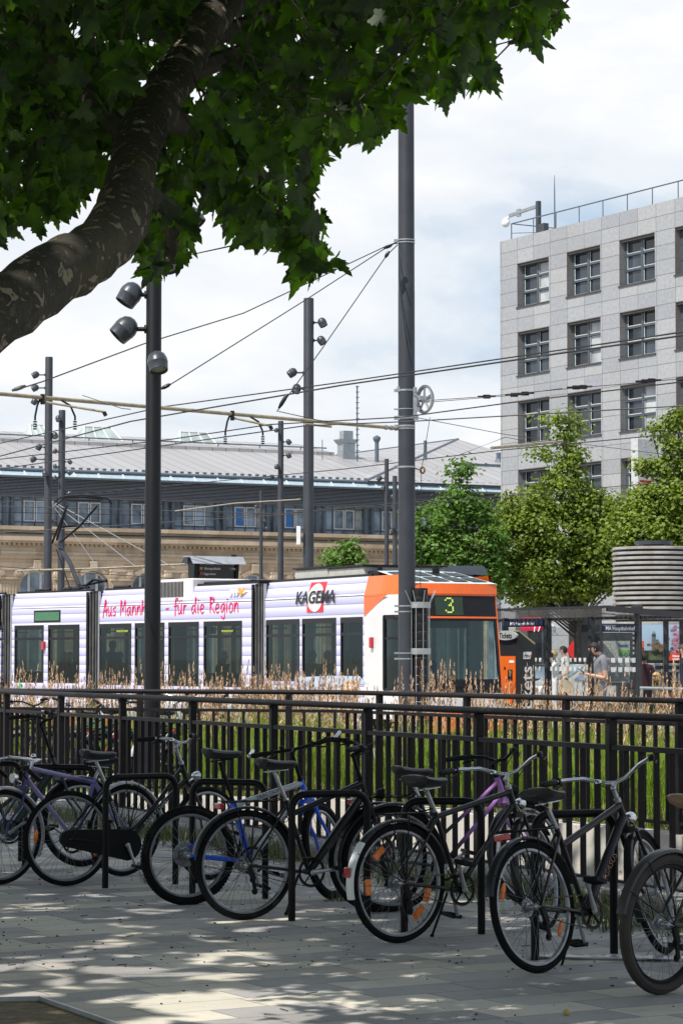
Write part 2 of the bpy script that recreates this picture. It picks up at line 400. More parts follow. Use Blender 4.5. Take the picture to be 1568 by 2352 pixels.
# soil patch in the lower left corner with its steel edging
c0, c1, c2 = G(-60, 2322), G(92, 2301), G(262, 2352 + 8)
q = NT('dry_soil'); f = q.noise(14, 8, rough=0.7); q.color(q.ramp(f, [(0.3, (0.07, 0.055, 0.03)), (0.5, (0.16, 0.125, 0.07)), (0.7, (0.27, 0.22, 0.13))])); q.bump(f, 0.8, 0.02); q.rough(0.95); M_soil = q.m
c3 = c2 + (c2 - c1) * 3
mb = MB(); mb.face([(c0.x - 2, c0.y, .006), (c1.x, c1.y, .006), (c3.x, c3.y, .006), (c3.x - 4, c3.y - 3, .006), (c0.x - 3, c0.y - 3, .006)]); mb.build('planting_bed', M_soil, kind='structure', fix=False)
mb = MB(); mb.bar((c0.x - 2, c0.y, .012), (c1.x, c1.y, .012), .012, .03); mb.bar((c1.x, c1.y, .012), (c3.x, c3.y, .012), .012, .03)
tag(mb.build('edging_strip', M_galv), 'thin steel edging strip around the soil in the bottom left corner', 'edging')
# tram tracks and light paving behind the grass bed
q = NT('track_paving'); f = q.noise(2.2, 6); g = q.noise(40, 3); q.color(q.mix(0.4, q.ramp(f, [(0.3, (0.33, 0.32, 0.30)), (0.7, (0.43, 0.415, 0.39))]), q.ramp(g, [(0.3, (0.24, 0.235, 0.23)), (0.7, (0.5, 0.48, 0.45))]))); q.rough(0.85); M_track = q.m
# tram side line (plan) : four joints of the cars, traced at known scale
TJ = [Vector(((-150 - 784) / 94.0, FPX / 94.0)), Vector(((14 - 784) / 98.0, FPX / 98.0)), Vector(((216 - 784) / 103.0, FPX / 103.0)), Vector(((596 - 784) / 115.0, FPX / 115.0)), Vector(((922 - 784) / 129.5, FPX / 129.5))]
def offl(pts, d):
    out = []
    for i, p in enumerate(pts):
        t = (pts[min(i + 1, len(pts) - 1)] - pts[max(i - 1, 0)]).normalized(); n = Vector((-t.y, t.x)); out.append(p + n * d)
    return out
line = [TJ[0] + (TJ[0] - TJ[1]) * 4] + TJ + [TJ[4] + (TJ[4] - TJ[3]).normalized() * 3, TJ[4] + (TJ[4] - TJ[3]).normalized() * 3 + Vector((.48, -.88)) * 30]
mb = MB(); A = offl(line, -5.4); B = offl(line, 4.2)
for i in range(len(line) - 1): mb.face([(*A[i], 0.004), (*A[i + 1], 0.004), (*B[i + 1], 0.004), (*B[i], 0.004)])
mb.build('track_slab', M_track, kind='structure', fix=True)
for k, dd in enumerate((0.45, 1.9, -3.4, -1.95)):
    mb = MB(); A = offl(line, dd - .04); B = offl(line, dd + .04)
    for i in range(len(line) - 1): mb.face([(*A[i], 0.010), (*A[i + 1], 0.010), (*B[i + 1], 0.010), (*B[i], 0.010)])
    tag(mb.build('tram_rail', M_galv, fix=True), ['steel rail under the near side of the tram', 'steel rail under the far side of the tram', 'outermost steel rail nearest the tall grass', 'inner steel rail of the empty track by the grass'][k], 'rail', 'tram rails set in the paving')
# ================================================================ RAILINGS
def railing(label, segs, ground=0.0, cat='railing'):
    root = empty('railing', label, cat, 'railings along the ramp', loc=(segs[0][0][0], segs[0][0][1], 0)); inv = Matrix.Translation(-Vector((segs[0][0][0], segs[0][0][1], 0)))
    tr = MB(); lr = MB(); tr.M = lr.M = inv
    bal = None; post = None
    for a, b, sp, first, d0, d1 in segs:
        a = Vector(a); b = Vector(b); d = (b - a).normalized(); L = (b - a).length; n = Vector((-d.y, d.x, 0))
        P = lambda t, z: (a.x + d.x * t, a.y + d.y * t, z)
        tr.tube([P(0, 1.255), P(L, 1.255)], 0.027, 12)
        lr.bar(P(0, 1.04), P(L, 1.04), 0.05, 0.035); lr.bar(P(0, 0.13 + ground), P(L, 0.13 + ground), 0.05, 0.03)
        t = first
        rot = Matrix.Rotation(math.atan2(d.y, d.x), 4, 'Z')
        if post is None:
            m_ = MB(); m_.cbox((-.032, -.032, ground), (.032, .032, 1.235), .004); m_.box((-.07, -.07, ground), (.07, .07, ground + .012)); m_.box((-.012, -.04, 1.20), (.012, .04, 1.236))
            post = m_.build('post', M_fence, root); post.matrix_local = Matrix.Translation(Vector(P(t, 0)) - root.location) @ rot; firstp = True
            m_ = MB(); m_.cbox((-.011, -.02, 0.14 + ground), (.011, .02, 1.03), .002); balm = m_.build('baluster', M_fence, root); balm.matrix_local = Matrix.Translation(Vector(P(d0, 0)) - root.location) @ rot
            bal = balm; used = False
        k = 0
        while t < L:
            if not (firstp and k == 0):
                o = post.copy(); COL.objects.link(o); o.parent = root; o.matrix_local = Matrix.Translation(Vector(P(t, 0)) - root.location) @ rot
            k += 1; firstp = False; t += sp
        t = first - sp
        while t < min(L, d1):
            for j in range(1, 10):
                tt = t + sp * j / 10
                if tt < d0 or tt > min(L, d1): continue
                if not used: bal.matrix_local = Matrix.Translation(Vector(P(tt, 0)) - root.location) @ rot; used = True; continue
                o = bal.copy(); COL.objects.link(o); o.parent = root; o.matrix_local = Matrix.Translation(Vector(P(tt, 0)) - root.location) @ rot
            t += sp
    tr.build('top_rail', M_fence, root, smooth=True); lr.build('rail', M_fence, root)
    return root
# near posts at photo columns 282,459,653,872,1125,1402
def tnear(x):
    r = ray(x, 1600); det = r.x * (-ND.y) + ND.x * r.y; t = (J.x * (-ND.y) + ND.x * J.y) / det
    return (Vector((r.x * t, r.y * t)) - J).dot(ND)
tp = [tnear(x) for x in (282, 459, 653, 872, 1125, 1402)]; spn = (tp[-1] - tp[0]) / 5
railing('near black railing with flat bars, running along the kerb behind the parked bicycles', [(J, J + ND * 19.5, spn, tp[0] - spn * int(tp[0] / spn), 0.05, 18.0)], ground=0.0)
railing('far black railing on the pale concrete ramp wall in front of the tall grass', [(J, K, 1.9, 0.5, 0.2, 30), (K, K + KD * 14, 1.9, 0.9, 0, 9.0)], ground=0.0)
# ================================================================ BICYCLE STANDS
def hoop(xl, yl, xr, yr, label, h=0.79):
    a, b = G(xl, yl), G(xr, yr); root = None
    d = (b - a); w = d.length; d.normalize(); r_ = 0.09
    pts = [a + Vector((0, 0, -.01)), a + Vector((0, 0, h - r_))]
    for k in range(1, 7):
        t = math.pi / 2 * k / 6; pts.append(a + d * (r_ - r_ * math.cos(t)) + Vector((0, 0, h - r_ + r_ * math.sin(t))))
    q_ = [b + (p - a - d * (p - a).dot(d)) - d * (p - a).dot(d) for p in pts]
    mb = MB(); mb.tube([p - a for p in pts] + [p - a for p in reversed(q_)], 0.023, 12)
    o = mb.build('bicycle_stand', M_black, smooth=True, label=label, cat='bicycle stand', group='steel hoops for locking bicycles'); o.location = a
    return o
hoop(48 - 172, 1978, 48, 1978, 'black hoop stand cut off by the left edge of the photo')
hoop(57, 1990, 218, 1996, 'black hoop stand with the lavender bicycle in front of it')
hoop(242, 2040, 403, 2031, 'black hoop stand in front of the black bicycle with the big chain case')
hoop(442, 2056, 609, 2064, 'black hoop stand behind the rear wheel of the blue and silver bicycle')
hoop(670, 2115, 843, 2108, 'black hoop stand beside the saddle post of the touring bicycle with rack')
hoop(928, 2143, 1105, 2145, 'black hoop stand crossing the wheel with four orange reflectors')
hoop(1228, 2205, 1409, 2195, 'black hoop stand with plastic film round its foot, nearest the camera')
# ================================================================ LITTER AND WEEDS
M_grassg = mat('weed_green', (0.07, 0.14, 0.02), 0.6, var=0.4, scale=20)
M_weedd = mat('weed_dry', (0.22, 0.18, 0.09), 0.8, var=0.3, scale=20)
def tuft(x, y, r, h, n, label, dry=0.25, s_=1.0):
    c = G(x, y); mb = MB()
    for i in range(n):
        a = random.uniform(0, 6.283); q_ = Vector((math.cos(a), math.sin(a), 0)); p = q_ * (r * random.random() ** .7)
        hh = h * random.uniform(.4, 1.1); l = q_ * hh * random.uniform(.2, .9); w = Vector((-q_.y, q_.x, 0)) * 0.004
        mb.cur = 1 if random.random() < dry else 0
        mb.face([p - w, p + w, p + l * .4 + w * .8 + Vector((0, 0, hh * .6)), p + l * .4 - w * .8 + Vector((0, 0, hh * .6))])
        mb.face([p + l * .4 - w * .8 + Vector((0, 0, hh * .6)), p + l * .4 + w * .8 + Vector((0, 0, hh * .6)), p + l + Vector((0, 0, hh))])
    o = mb.build('weed', [M_grassg, M_weedd], label=label, cat='weed', group='weeds growing in the paving joints', fix=False); o.location = c; return o
tuft(340, 2030, .05, .17, 26, 'small upright green weed left of the knobbly tyre', 0.05)
tuft(790, 2068, .12, .08, 70, 'low grass tuft right of the blue fork wheel', .2)
tuft(545, 1996, .06, .1, 26, 'small weed seen through the knobbly rear wheel', .1)
tuft(1350, 2120, .08, .14, 40, 'green weed beside the pedal crank at the right', .1)
tuft(1400, 2135, .2, .13, 80, 'grass tuft by the drain grate behind the brown tyre', .4)
# weeds and dead grass strip along the kerb foot
mb = MB()
for i in range(5200):
    t = random.uniform(2, 19); o_ = 0.44 + abs(random.gauss(0, .22)); cl = noise.noise(Vector((t * .9, 3.3, 0)))
    if cl < random.uniform(-.5, .35): continue
    p = J + ND * t - NN * o_; hh = random.uniform(.03, .17) * (1.2 - min(1, (o_ - .44))); a = random.uniform(0, 6.28); l = Vector((math.cos(a), math.sin(a), 0)) * hh * random.uniform(.2, 1.1)
    w = Vector((-l.y, l.x, 0)).normalized() * .004; b0 = Vector((p.x, p.y, 0)); mb.cur = 1 if random.random() < .45 else 0
    mb.face([b0 - w, b0 + w, b0 + l * .4 + w + Vector((0, 0, hh * .7)), b0 + l * .4 - w + Vector((0, 0, hh * .7))]); mb.face([b0 + l * .4 - w + Vector((0, 0, hh * .7)), b0 + l * .4 + w + Vector((0, 0, hh * .7)), b0 + l + Vector((0, 0, hh))])
tag(mb.build('verge_weeds', [M_grassg, M_weedd], kind='stuff', fix=False), 'ragged strip of weeds and dead grass along the foot of the kerb', 'weeds')
# loose crumbs of bark, leaves and grit on the slabs
mb = MB()
for i in range(520):
    x = random.uniform(-40, 1600); y = random.uniform(1990, 2230) if random.random() < .8 else random.uniform(2000, 2350); c = G(x, y); r_ = random.uniform(.0025, .007)
    if random.random() < .06:
        a = random.uniform(0, 3.1); mb.bar(c + Vector((0, 0, .005)), c + Vector((math.cos(a), math.sin(a) * .6, 0)) * random.uniform(.03, .12) + Vector((0, 0, .006)), .004, .004)
    else: mb.ell(c + Vector((0, 0, r_ * .5)), (r_ * random.uniform(.8, 1.8), r_, r_ * .6), 6, 4)
tag(mb.build('ground_litter', mat('litter_brown', (0.06, 0.045, 0.03), .9, var=.6, scale=9), kind='stuff'), 'crumbs of bark, twigs and dry leaves scattered on the slabs', 'litter')
M_film = mat('plastic_film', (0.42, 0.42, 0.46), 0.3, var=.2, scale=10, coat=.4)
a, b = G(1218, 2200), G(1600, 2208); mb = MB(); n = 60; w = 7; V = []
for i in range(n):
    for j in range(w):
        t = i / (n - 1); p = a.lerp(b, t); q_ = noise.noise(Vector((t * 9, j * .7, 1))); V.append(p + Vector((0, (j - 3) * .018 * (1 + .9 * noise.noise(Vector((t * 6, 0, 5)))), .018 + .03 * abs(q_) * (1 - abs(j - 3) / 3.2))))
mb.poly(V, [(i * w + j, i * w + j + 1, (i + 1) * w + j + 1, (i + 1) * w + j) for i in range(n - 1) for j in range(w - 1)])
mb.build('plastic_film_strip', M_film, smooth=True, label='crumpled strip of clear plastic film lying on the slabs at the right', cat='litter')
def crumple(x, y, r, col, name, label, up=0.0):
    mb = MB(); mb.ell((0, 0, r * .8), (r, r * .8, r * .85), 12, 8)
    for v in mb.v:
        q_ = noise.noise(v * 22) * .5; v += Vector(v).normalized() * q_ * r
    o = mb.build(name, mat(name + '_stuff', col, .6, var=.15, scale=20), label=label, cat='litter'); o.location = G(x, y) + Vector((0, 0, up)); return o
crumple(1158, 2098, .055, (.6, .6, .58), 'paper_ball', 'crumpled white paper cup among the weeds behind the bicycles')
crumple(1466, 2128, .045, (.45, .55, .45), 'snack_wrapper', 'crumpled white and green wrapper behind the brown tyre')
crumple(976, 1993, .03, (.6, .6, .6), 'bottle_cap', 'tiny white scrap on the slabs near the blue fork wheel')
crumple(1300, 2342 - 10, .018, (.5, .38, .1), 'fallen_fruit', 'small yellow fallen fruit on the slabs at the lower right')
# drain grate
a = G(1370, 2118); mb = MB(); mdr = Matrix.Translation((a.x + .75, a.y, .004)) @ Matrix.Rotation(math.atan2(-ND.y * -1, ND.x) if False else math.atan2(ND.y, ND.x), 4, 'Z')
for i in range(26): mb.box((-.85 + i * .065, -.11, 0), (-.81 + i * .065, .11, .006), mdr)
mb.box((-.87, -.135, 0), (.87, -.11, .007), mdr); mb.box((-.87, .11, 0), (.87, .135, .007), mdr)
mb.build('drain_grate', mat('rusty_iron', (.05, .03, .022), .8, var=.4, scale=20), label='rusty iron drain grate between the bicycles and the kerb', cat='drain grate')
# red and white road sign lying behind the near railing
def at_near(x, y, off):
    P = J + NN * off; r = ray(x, y); det = r.x * (-ND.y) + ND.x * r.y; t = (P.x * (-ND.y) + ND.x * P.y) / det; return Vector((r.x * t, r.y * t, EYE + r.z * t))
root = empty('road_sign', 'red and white triangular road sign propped against the back of the near railing', 'road sign', loc=at_near(500, 1950, .16))
tri = [at_near(362, 1937, .16), at_near(640, 1886, .16), at_near(644, 1992, .16)]; cen = sum(tri, Vector()) / 3
mb = MB(); mb.M = Matrix.Translation(-root.location); th = Vector((NN.x, NN.y, 0)) * .004
mb.prism(tri, th); mb.build('sign_plate', flatmat('sign_red', (.55, .012, .015), .35), root)
mb = MB(); mb.M = Matrix.Translation(-root.location) ; mb.prism([cen + (p - cen) * .58 - th for p in tri], -th * .6); mb.build('sign_face', M_white, root)
# ================================================================ BICYCLES
def fwd(x, y, xf, L=1.08):
    a = G(x, y); k = (xf - CXP) / FPX; lo, hi = a.y, a.y + L
    f = lambda Y: (math.hypot(k * Y - a.x, Y - a.y) - L)
    for _ in range(40):
        m = (lo + hi) / 2
        if f(m) < 0: lo = m
        else: hi = m
    return Vector((k * lo, lo, 0))
_fm = {}
def paint(c, r=.3):
    k = tuple(c) + (r,)
    if k not in _fm: _fm[k] = mat('frame_paint_%d' % len(_fm), c, r, var=.1, spec=.3, coat=.08 if sum(c) < .2 else .3, scale=12)
    return _fm[k]
M_rim = mat('rim_alloy', (.30, .31, .33), .4, .8, var=.15, scale=20); M_spk = mat('spoke_steel', (.16, .165, .17), .35, .8, var=.1)
def wheel(root, m, Rw, tyre_w, rim_col, refl, detail, tyre_mat=None, knob=False, gears=False, name='wheel'):
    rs = MB(); rs.M = m; rr = Rw - tyre_w * 1.05
    prof = [(-.011, 0), (-.012, .012), (-.004, .022), (.004, .022), (.012, .012), (.011, 0)]
    n = 56 if detail else 32; V = []
    for i in range(n):
        a = 2 * math.pi * i / n
        for yy, dr in ((-.011, .004), (-.0105, -.009), (0, -.015), (.0105, -.009), (.011, .004)):
            q_ = rr + dr; V.append((q_ * math.cos(a), yy, Rw + q_ * math.sin(a)))
    rs.poly(V, [(i * 5 + j, ((i + 1) % n) * 5 + j, ((i + 1) % n) * 5 + (j + 1) % 5, i * 5 + (j + 1) % 5) for i in range(n) for j in range(5)])
    rim = rs.build(name, rim_col, root, smooth=True)
    tb = MB(); tb.M = m; tb.torus((0, 0, Rw), Rw - tyre_w * .5, tyre_w * .52, None, n, 8, 0.92)
    if knob:
        for i in range(84):
            a = 2 * math.pi * i / 84
            for yy in (-.014, .0, .014):
                aa = a + (0.035 if yy == 0 else 0); mm = Matrix.Translation((Rw * math.cos(aa), yy, Rw + Rw * math.sin(aa))) @ Matrix.Rotation(-aa, 4, 'Y')
                tb.box((-.008, -.005, -.008), (.0035, .005, .008), mm)
    tb.build('tyre', tyre_mat or M_rubber, rim, smooth=True)
    hb = MB(); hb.M = m; hm = Matrix.Translation((0, 0, Rw)) @ Matrix.Rotation(math.pi / 2, 4, 'X')
    hb.lathe([(.006, -.06), (.006, -.05), (.024, -.034), (.024, -.028), (.014, -.024), (.014, .024), (.024, .028), (.024, .034), (.006, .05), (.006, .06)], hm, 12, cap=True); hb.build('hub', M_alu, rim, smooth=True)
    sb = MB(); sb.M = m; ns = 36 if detail else 20
    for i in range(ns):
        a = 2 * math.pi * i / ns; sgn = 1 if i % 2 else -1; a2 = a + (1.25 if (i // 2) % 2 else -1.25)
        p0 = Vector((.022 * math.cos(a2), sgn * .03, Rw + .022 * math.sin(a2))); p1 = Vector(((rr - .014) * math.cos(a), sgn * .004, Rw + (rr - .014) * math.sin(a)))
        sb.tube([p0, p1], .00135, 4, cap=False)
    sb.build('spokes', M_spk, rim)
    for a, kind in refl:
        rb = MB(); rb.M = m; q_ = Rw * .66 if kind == 'bar' else Rw * .72
        mm = Matrix.Translation((q_ * math.cos(a), 0, Rw + q_ * math.sin(a))) @ Matrix.Rotation(-a, 4, 'Y')
        if kind == 'bar': rb.cbox((-.020, -.008, -.047), (.020, .008, .047), .004, mm)
        else:
            rb.ell((0, 0, 0), (.018, .009, .05), 10, 8, mm)
        rb.build('spoke_reflector', M_orange, rim, smooth=False)
    if gears:
        gb = MB(); gb.M = m
        for k in range(6): gb.lathe([(.018, -.034 - k * .004), (.05 - k * .005, -.034 - k * .004), (.05 - k * .005, -.0355 - k * .004), (.018, -.0355 - k * .004)], hm, 20)
        if gears == 'disc': gb.lathe([(.05, -.055), (.085, -.055), (.085, -.057), (.05, -.057)], hm, 28)
        gb.build('sprockets', M_alu, rim)
    return rim
def fender_mb(m, Rw, cx, r_, a0, a1, w=.026, n=26, flat=False):
    mb = MB(); mb.M = m; V = []; prof = [(-w, -.012), (-w * .75, .001), (0, .006), (w * .75, .001), (w, -.012)]
    for i in range(n + 1):
        a = a0 + (a1 - a0) * i / n
        for yy, dr in prof: V.append((cx + (r_ + dr) * math.cos(a), yy, Rw + (r_ + dr) * math.sin(a)))
    k = 5; F = [(i * k + j, i * k + j + 1, (i + 1) * k + j + 1, (i + 1) * k + j) for i in range(n) for j in range(k - 1)]
    mb.poly(V, F); V2 = [Vector((v[0] + (cx - v[0]) * .006, v[1] * .94, v[2] + (Rw - v[2]) * .006)) for v in V]; mb.poly(V2, [tuple(reversed(f)) for f in F]); return mb
def saddle_mb(mb, p, L=.27, w=.08, lift=0.02, wide=1.0):
    n = 12; k = 10; V = []
    for i in range(n + 1):
        t = i / n; x = L * (t - .42); ww = w * wide * (1 - t) ** .7 * .95 + .021 if t > .0 else w * wide * .8
        if i == 0: ww = w * wide * .75
        zt = lift * (1 - t) ** 2 * 1.6 + .012 * t * t; hh = .03 + .02 * (1 - t)
        if i == 0: hh *= .6
        if i == n: ww *= .45; hh *= .5
        for j in range(k):
            a = 2 * math.pi * j / k; zz = math.sin(a); V.append((x, ww * math.cos(a), zt + (hh * .45 * zz if zz > 0 else hh * 1.1 * zz)))
    V = [Vector(p) + Vector(v) for v in V]
    F = [(i * k + j, i * k + (j + 1) % k, (i + 1) * k + (j + 1) % k, (i + 1) * k + j) for i in range(n) for j in range(k)] + [list(range(k))[::-1], [n * k + j for j in range(k)]]
    mb.poly(V, F)
NAMEFONT = mat('decal_pale', (.45, .45, .45), .5, var=.03)
def bicycle(rear, front, label, frame='diamond', col=(.015, .015, .017), col2=None, Rw=.345, tyre=.038, rim=None, hb='city', hbmat=None, saddle=0.93, sadm=None,
            rack=True, fender=(.02, .02, .022), fend2=None, case=False, steer=0, refl=(), frefl=(), detail=True, knob=False, lean=0.0, tail=True, lamp=True, stand=True,
            tyre_mat=None, crank=0.6, dec=None, hbh=1.02, barw=.29, ends=False, stem=0.0, fmat=None, L=None, sadw=1.0, group='bicycles parked along the near railing', white_tip=False, gears=True):
    a = Vector(rear); b = Vector(front); d = b - a; L0 = d.length; L = L or min(1.14, max(1.0, L0)); yaw = math.atan2(d.y, d.x)
    M = Matrix.Translation(a) @ Matrix.Rotation(yaw, 4, 'Z') @ Matrix.Rotation(lean, 4, 'X')
    root = empty('bicycle', label, 'bicycle', group, m=M); I = Matrix.Identity(4)
    F = fmat or paint(col); F2 = paint(col2) if col2 else F; rim = rim or M_rim
    # geometry points (rear hub at x=0)
    sc = Rw / .345
    bb = Vector((.45, 0, .285)); rh = Vector((0, 0, Rw)); fh = Vector((L, 0, Rw)); ha = R(70)
    hd = Vector((-math.cos(ha), 0, math.sin(ha)))                  # up the steering axis
    crown = fh + hd * (Rw + .035) + Vector((-.045, 0, 0)) * 1.0; ht = crown + hd * .055; hT = crown + hd * (.17 if frame != 'mtb' else .15)
    st = Vector((.45 - .165, 0, .285 + .46)) if frame != 'mtb' else Vector((.45 - .13, 0, .285 + .40))
    sdir = (st - bb).normalized()
    SM = Matrix.Translation(crown) @ Matrix.Rotation(steer, 4, hd) @ Matrix.Translation(-crown)
    fr = MB(); tt = .0155 if detail else .016
    dt_ = .0175 if frame != 'mtb' else .023
    fr.tube([ht - hd * .02, hT], .0195, 10)
    fr.tube([bb, st], tt + (.004 if frame == 'mtb' else 0), 10); fr.tube([bb + Vector((0, -.035, 0)), bb + Vector((0, .035, 0))], .022, 12)
    fr2 = MB(); tgt = fr2 if col2 else fr
    if frame in ('diamond', 'mtb'):
        tgt.tube([st - sdir * .03, hT - hd * .02], tt + .001 + (.004 if frame == 'mtb' else 0), 10); tgt.tube([bb, ht + hd * .02], dt_, 10)
    elif frame == 'slope':
        fr.tube([st - sdir * .10, hT - hd * .02], .019, 10); fr.tube([bb, ht + hd * .03], .027, 10)
    elif frame == 'step':                                          # twin low tubes
        fr.tube([bb + sdir * .16, bb + sdir * .16 + (hT - bb - sdir * .16) * .5 + Vector((0, 0, -.02)), hT - hd * .03], .0125, 8); fr.tube([bb, ht], .0145, 8)
    elif frame == 'dutch':                                         # curved low top tube plus straight down tube
        q0 = bb + sdir * .12; q1 = hT - hd * .02; pts = [q0 + Vector((0, 0, 0)), q0 + Vector((.09, 0, .0))]
        for k in range(1, 8):
            t = k / 7; c1 = q0 + Vector((.17, 0, .0)); e0 = q0 + Vector((.09, 0, 0)); pts.append(e0.lerp(c1, t).lerp(c1.lerp(q1, t), t))
        fr.tube(pts, .015, 9); fr.tube([bb, ht], .017, 9)
    elif frame == 'ebike':
        fr.tube([bb + Vector((.03, 0, .02)), ht + hd * .05], .036, 12); fr.tube([bb + sdir * .2, hT - hd * .05], .018, 8); fr.ell(bb, (.08, .05, .075), 12, 8)
    for sgn in (-1, 1):
        e1 = Vector((0, sgn * .055, Rw)); fr.tube([bb + Vector((-.03, sgn * .025, 0)), Vector((.2, sgn * .045, Rw * .92)), e1], .0095 + (.004 if frame == 'mtb' else 0), 7); fr.tube([st + Vector((.005, sgn * .016, -.03)), e1], .0085 + (.004 if frame == 'mtb' else 0), 7)
    fo = fr.build('frame', F, root, smooth=True)
    if col2: fr2.build('front_tubes', F2, root, smooth=True)
    if dec:
        for txt, where, size, mt in dec:
            if where == 'down': p0, p1 = bb, ht
            elif where == 'top': p0, p1 = st - sdir * .03, hT
            else: p0, p1 = st, bb
            dd = (p1 - p0).normalized(); off = .027 if frame in ('slope', 'mtb') else .02
            o_ = p0 + dd * ((p1 - p0).length * .3) + Vector((0, -off - .003, 0)); up = Vector((0, -1, 0)).cross(dd); o_ = o_ - up * size * .35
            text(txt, size, mt, 'frame_lettering', axm(o_, dd, up), root, extrude=.0006)
    # fork, stem, bars
    fk = MB(); fk.M = SM
    for sgn in (-1, 1): fk.tube([crown + Vector((0, sgn * .045, .0)), crown - hd * .12 + Vector((0, sgn * .05, 0)), fh + Vector((-.02, sgn * .052, .1)), fh + Vector((0, sgn * .052, 0))], [.015, .014, .011, .009] if frame == 'mtb' else [.012, .011, .009, .008], 8)
    fk.bar(crown + Vector((0, -.05, 0)), crown + Vector((0, .05, 0)), .035, .03); fk.tube([crown, ht], .017, 8)
    fk.build('fork', F, root, smooth=True)
    top = hT + hd * max(.02, (hbh - .03 - hT.z) / hd.z if hbh > hT.z + .03 else .02)
    HB = hbmat or M_black; sm = MB(); sm.M = SM; sm.tube([hT, top], .0125, 10); sm.lathe([(.02, 0), (.02, .02), (.014, .024)], to_z(hT, hd), 12)
    clamp = top + Vector((.05 + stem, 0, .03)); sm.tube([top, clamp], .014, 8); sm.ell(top, (.018, .018, .018), 8, 6); sm.build('stem', M_alu if HB is not M_black else M_black, root, smooth=True)
    hbm = MB(); hbm.M = SM; GR = []; LV = []
    for sgn in (-1, 1):
        gr = MB(); gr.M = SM; lv = MB(); lv.M = SM; GR.append(gr); LV.append(lv)
        if hb == 'flat': P = [clamp, clamp + Vector((-.02, sgn * barw * .5, .005)), clamp + Vector((-.05, sgn * barw, .01))]
        elif hb == 'swept': P = [clamp, clamp + Vector((.02, sgn * .06, .015)), clamp + Vector((-.02, sgn * .17, .065)), clamp + Vector((-.12, sgn * .27, .075)), clamp + Vector((-.27, sgn * (barw + .01), .06))]
        elif hb == 'race': P = [clamp, clamp + Vector((0, sgn * .2, 0)), clamp + Vector((.08, sgn * .21, -.01)), clamp + Vector((.1, sgn * .21, -.08)), clamp + Vector((.02, sgn * .21, -.14))]
        else: P = [clamp, clamp + Vector((.02, sgn * .05, .005)), clamp + Vector((.0, sgn * .12, .035)), clamp + Vector((-.06, sgn * .2, .045)), clamp + Vector((-.16, sgn * barw, .04))]
        hbm.tube(P, .011, 10); g0 = P[-1]; g1 = P[-2]; dg = (g0 - g1).normalized(); gl = .12
        gr.tube([g0 - dg * gl, g0 - dg * (gl - .01), g0, g0 + dg * .012], [.0155, .018, .0175, .012], 10)
        if ends:
            eb = MB(); eb.M = SM; eb.tube([g0 + dg * .01, g0 + dg * .03 + Vector((.03, 0, .01)), g0 + dg * .035 + Vector((.10, 0, .045))], .012, 9); eb.ell(g0 + dg * .02, (.018, .018, .018), 8, 6); eb.build('bar_end', M_chrome, root, smooth=True)
        cl = g0 - dg * (gl + .03); lv.box((-.018, -.012, -.02), (.018, .012, .016), Matrix.Translation(cl)); lv.tube([cl + Vector((.02, 0, -.01)), cl + Vector((.055, sgn * .01, -.02)), cl + dg * .09 + Vector((.05, 0, -.035))], [.006, .007, .005], 6)
        lv.tube([cl + Vector((.02, 0, 0)), cl + Vector((.10, -sgn * .07, .02)), clamp + Vector((.06, 0, -.06)), hT + Vector((.035, 0, -.03)), crown + Vector((.03, sgn * .02, -.01))], .0028, 5)
    hbo = hbm.build('handlebar', HB, root, smooth=True); [g_.build('grip', M_plast, hbo, smooth=True) for g_ in GR]; [l_.build('brake_lever', M_plast, hbo, smooth=True) for l_ in LV]
    if detail:
        mb = MB(); mb.M = SM; mb.lathe([(.0, .022), (.014, .018), (.02, .006), (.02, 0)], Matrix.Translation(clamp + Vector((-.01, .09, .02))), 12); mb.build('bell', M_chrome if HB is not M_black else M_plast, hbo, smooth=True)
    # saddle
    sp_ = Vector((bb.x + sdir.x * (saddle - bb.z) / sdir.z, 0, saddle)); mb = MB(); mb.tube([st, sp_ + Vector((0, 0, -.05))], .0135, 8); mb.bar(sp_ + Vector((-.07, .02, -.045)), sp_ + Vector((.09, .02, -.03)), .006, .006); mb.bar(sp_ + Vector((-.07, -.02, -.045)), sp_ + Vector((.09, -.02, -.03)), .006, .006)
    mb.build('seat_post', M_black if saddle > .98 else M_alu, root, smooth=True)
    mb = MB(); saddle_mb(mb, sp_, wide=sadw); so_ = mb.build('saddle', sadm or M_leather, root, smooth=True)
    if sadw > 1.1:
        mb = MB()
        for sgn in (-1, 1): mb.tube([sp_ + Vector((-.06 + .013 * math.cos(i * .9), sgn * .045 + .013 * math.sin(i * .9), -.085 + i * .0021)) for i in range(26)], .0022, 4)
        mb.build('saddle_springs', M_black, so_)
    # wheels
    wheel(root, I, Rw, tyre, rim, refl, detail, tyre_mat, knob, gears=('disc' if frame == 'mtb' else True) if gears and not case else False, name='rear_wheel')
    wheel(root, SM @ Matrix.Translation((L, 0, 0)), Rw, tyre, rim, frefl, detail, tyre_mat, knob, name='front_wheel')
    # crankset
    ca = MB(); cm = Matrix.Translation(bb) @ Matrix.Rotation(math.pi / 2, 4, 'X')
    if not case:
        for k in range(44):
            a_ = 2 * math.pi * k / 44; ca.box((-.004, -.0015, -.004), (.004, .0015, .004), Matrix.Translation(bb + Vector((.094 * math.cos(a_), -.04, .094 * math.sin(a_)))) @ Matrix.Rotation(-a_, 4, 'Y'))
        ca.lathe([(.078, .0385), (.092, .0385), (.092, .0415), (.078, .0415), (.078, .0385)], cm, 36)
        for k in range(5): a_ = 2 * math.pi * k / 5 + .3; ca.bar(bb + Vector((0, -.042, 0)), bb + Vector((.08 * math.cos(a_), -.04, .08 * math.sin(a_))), .004, .014, (0, 1, 0))
    cr_ = ca.build('chainring', M_black, root) if ca.v else None
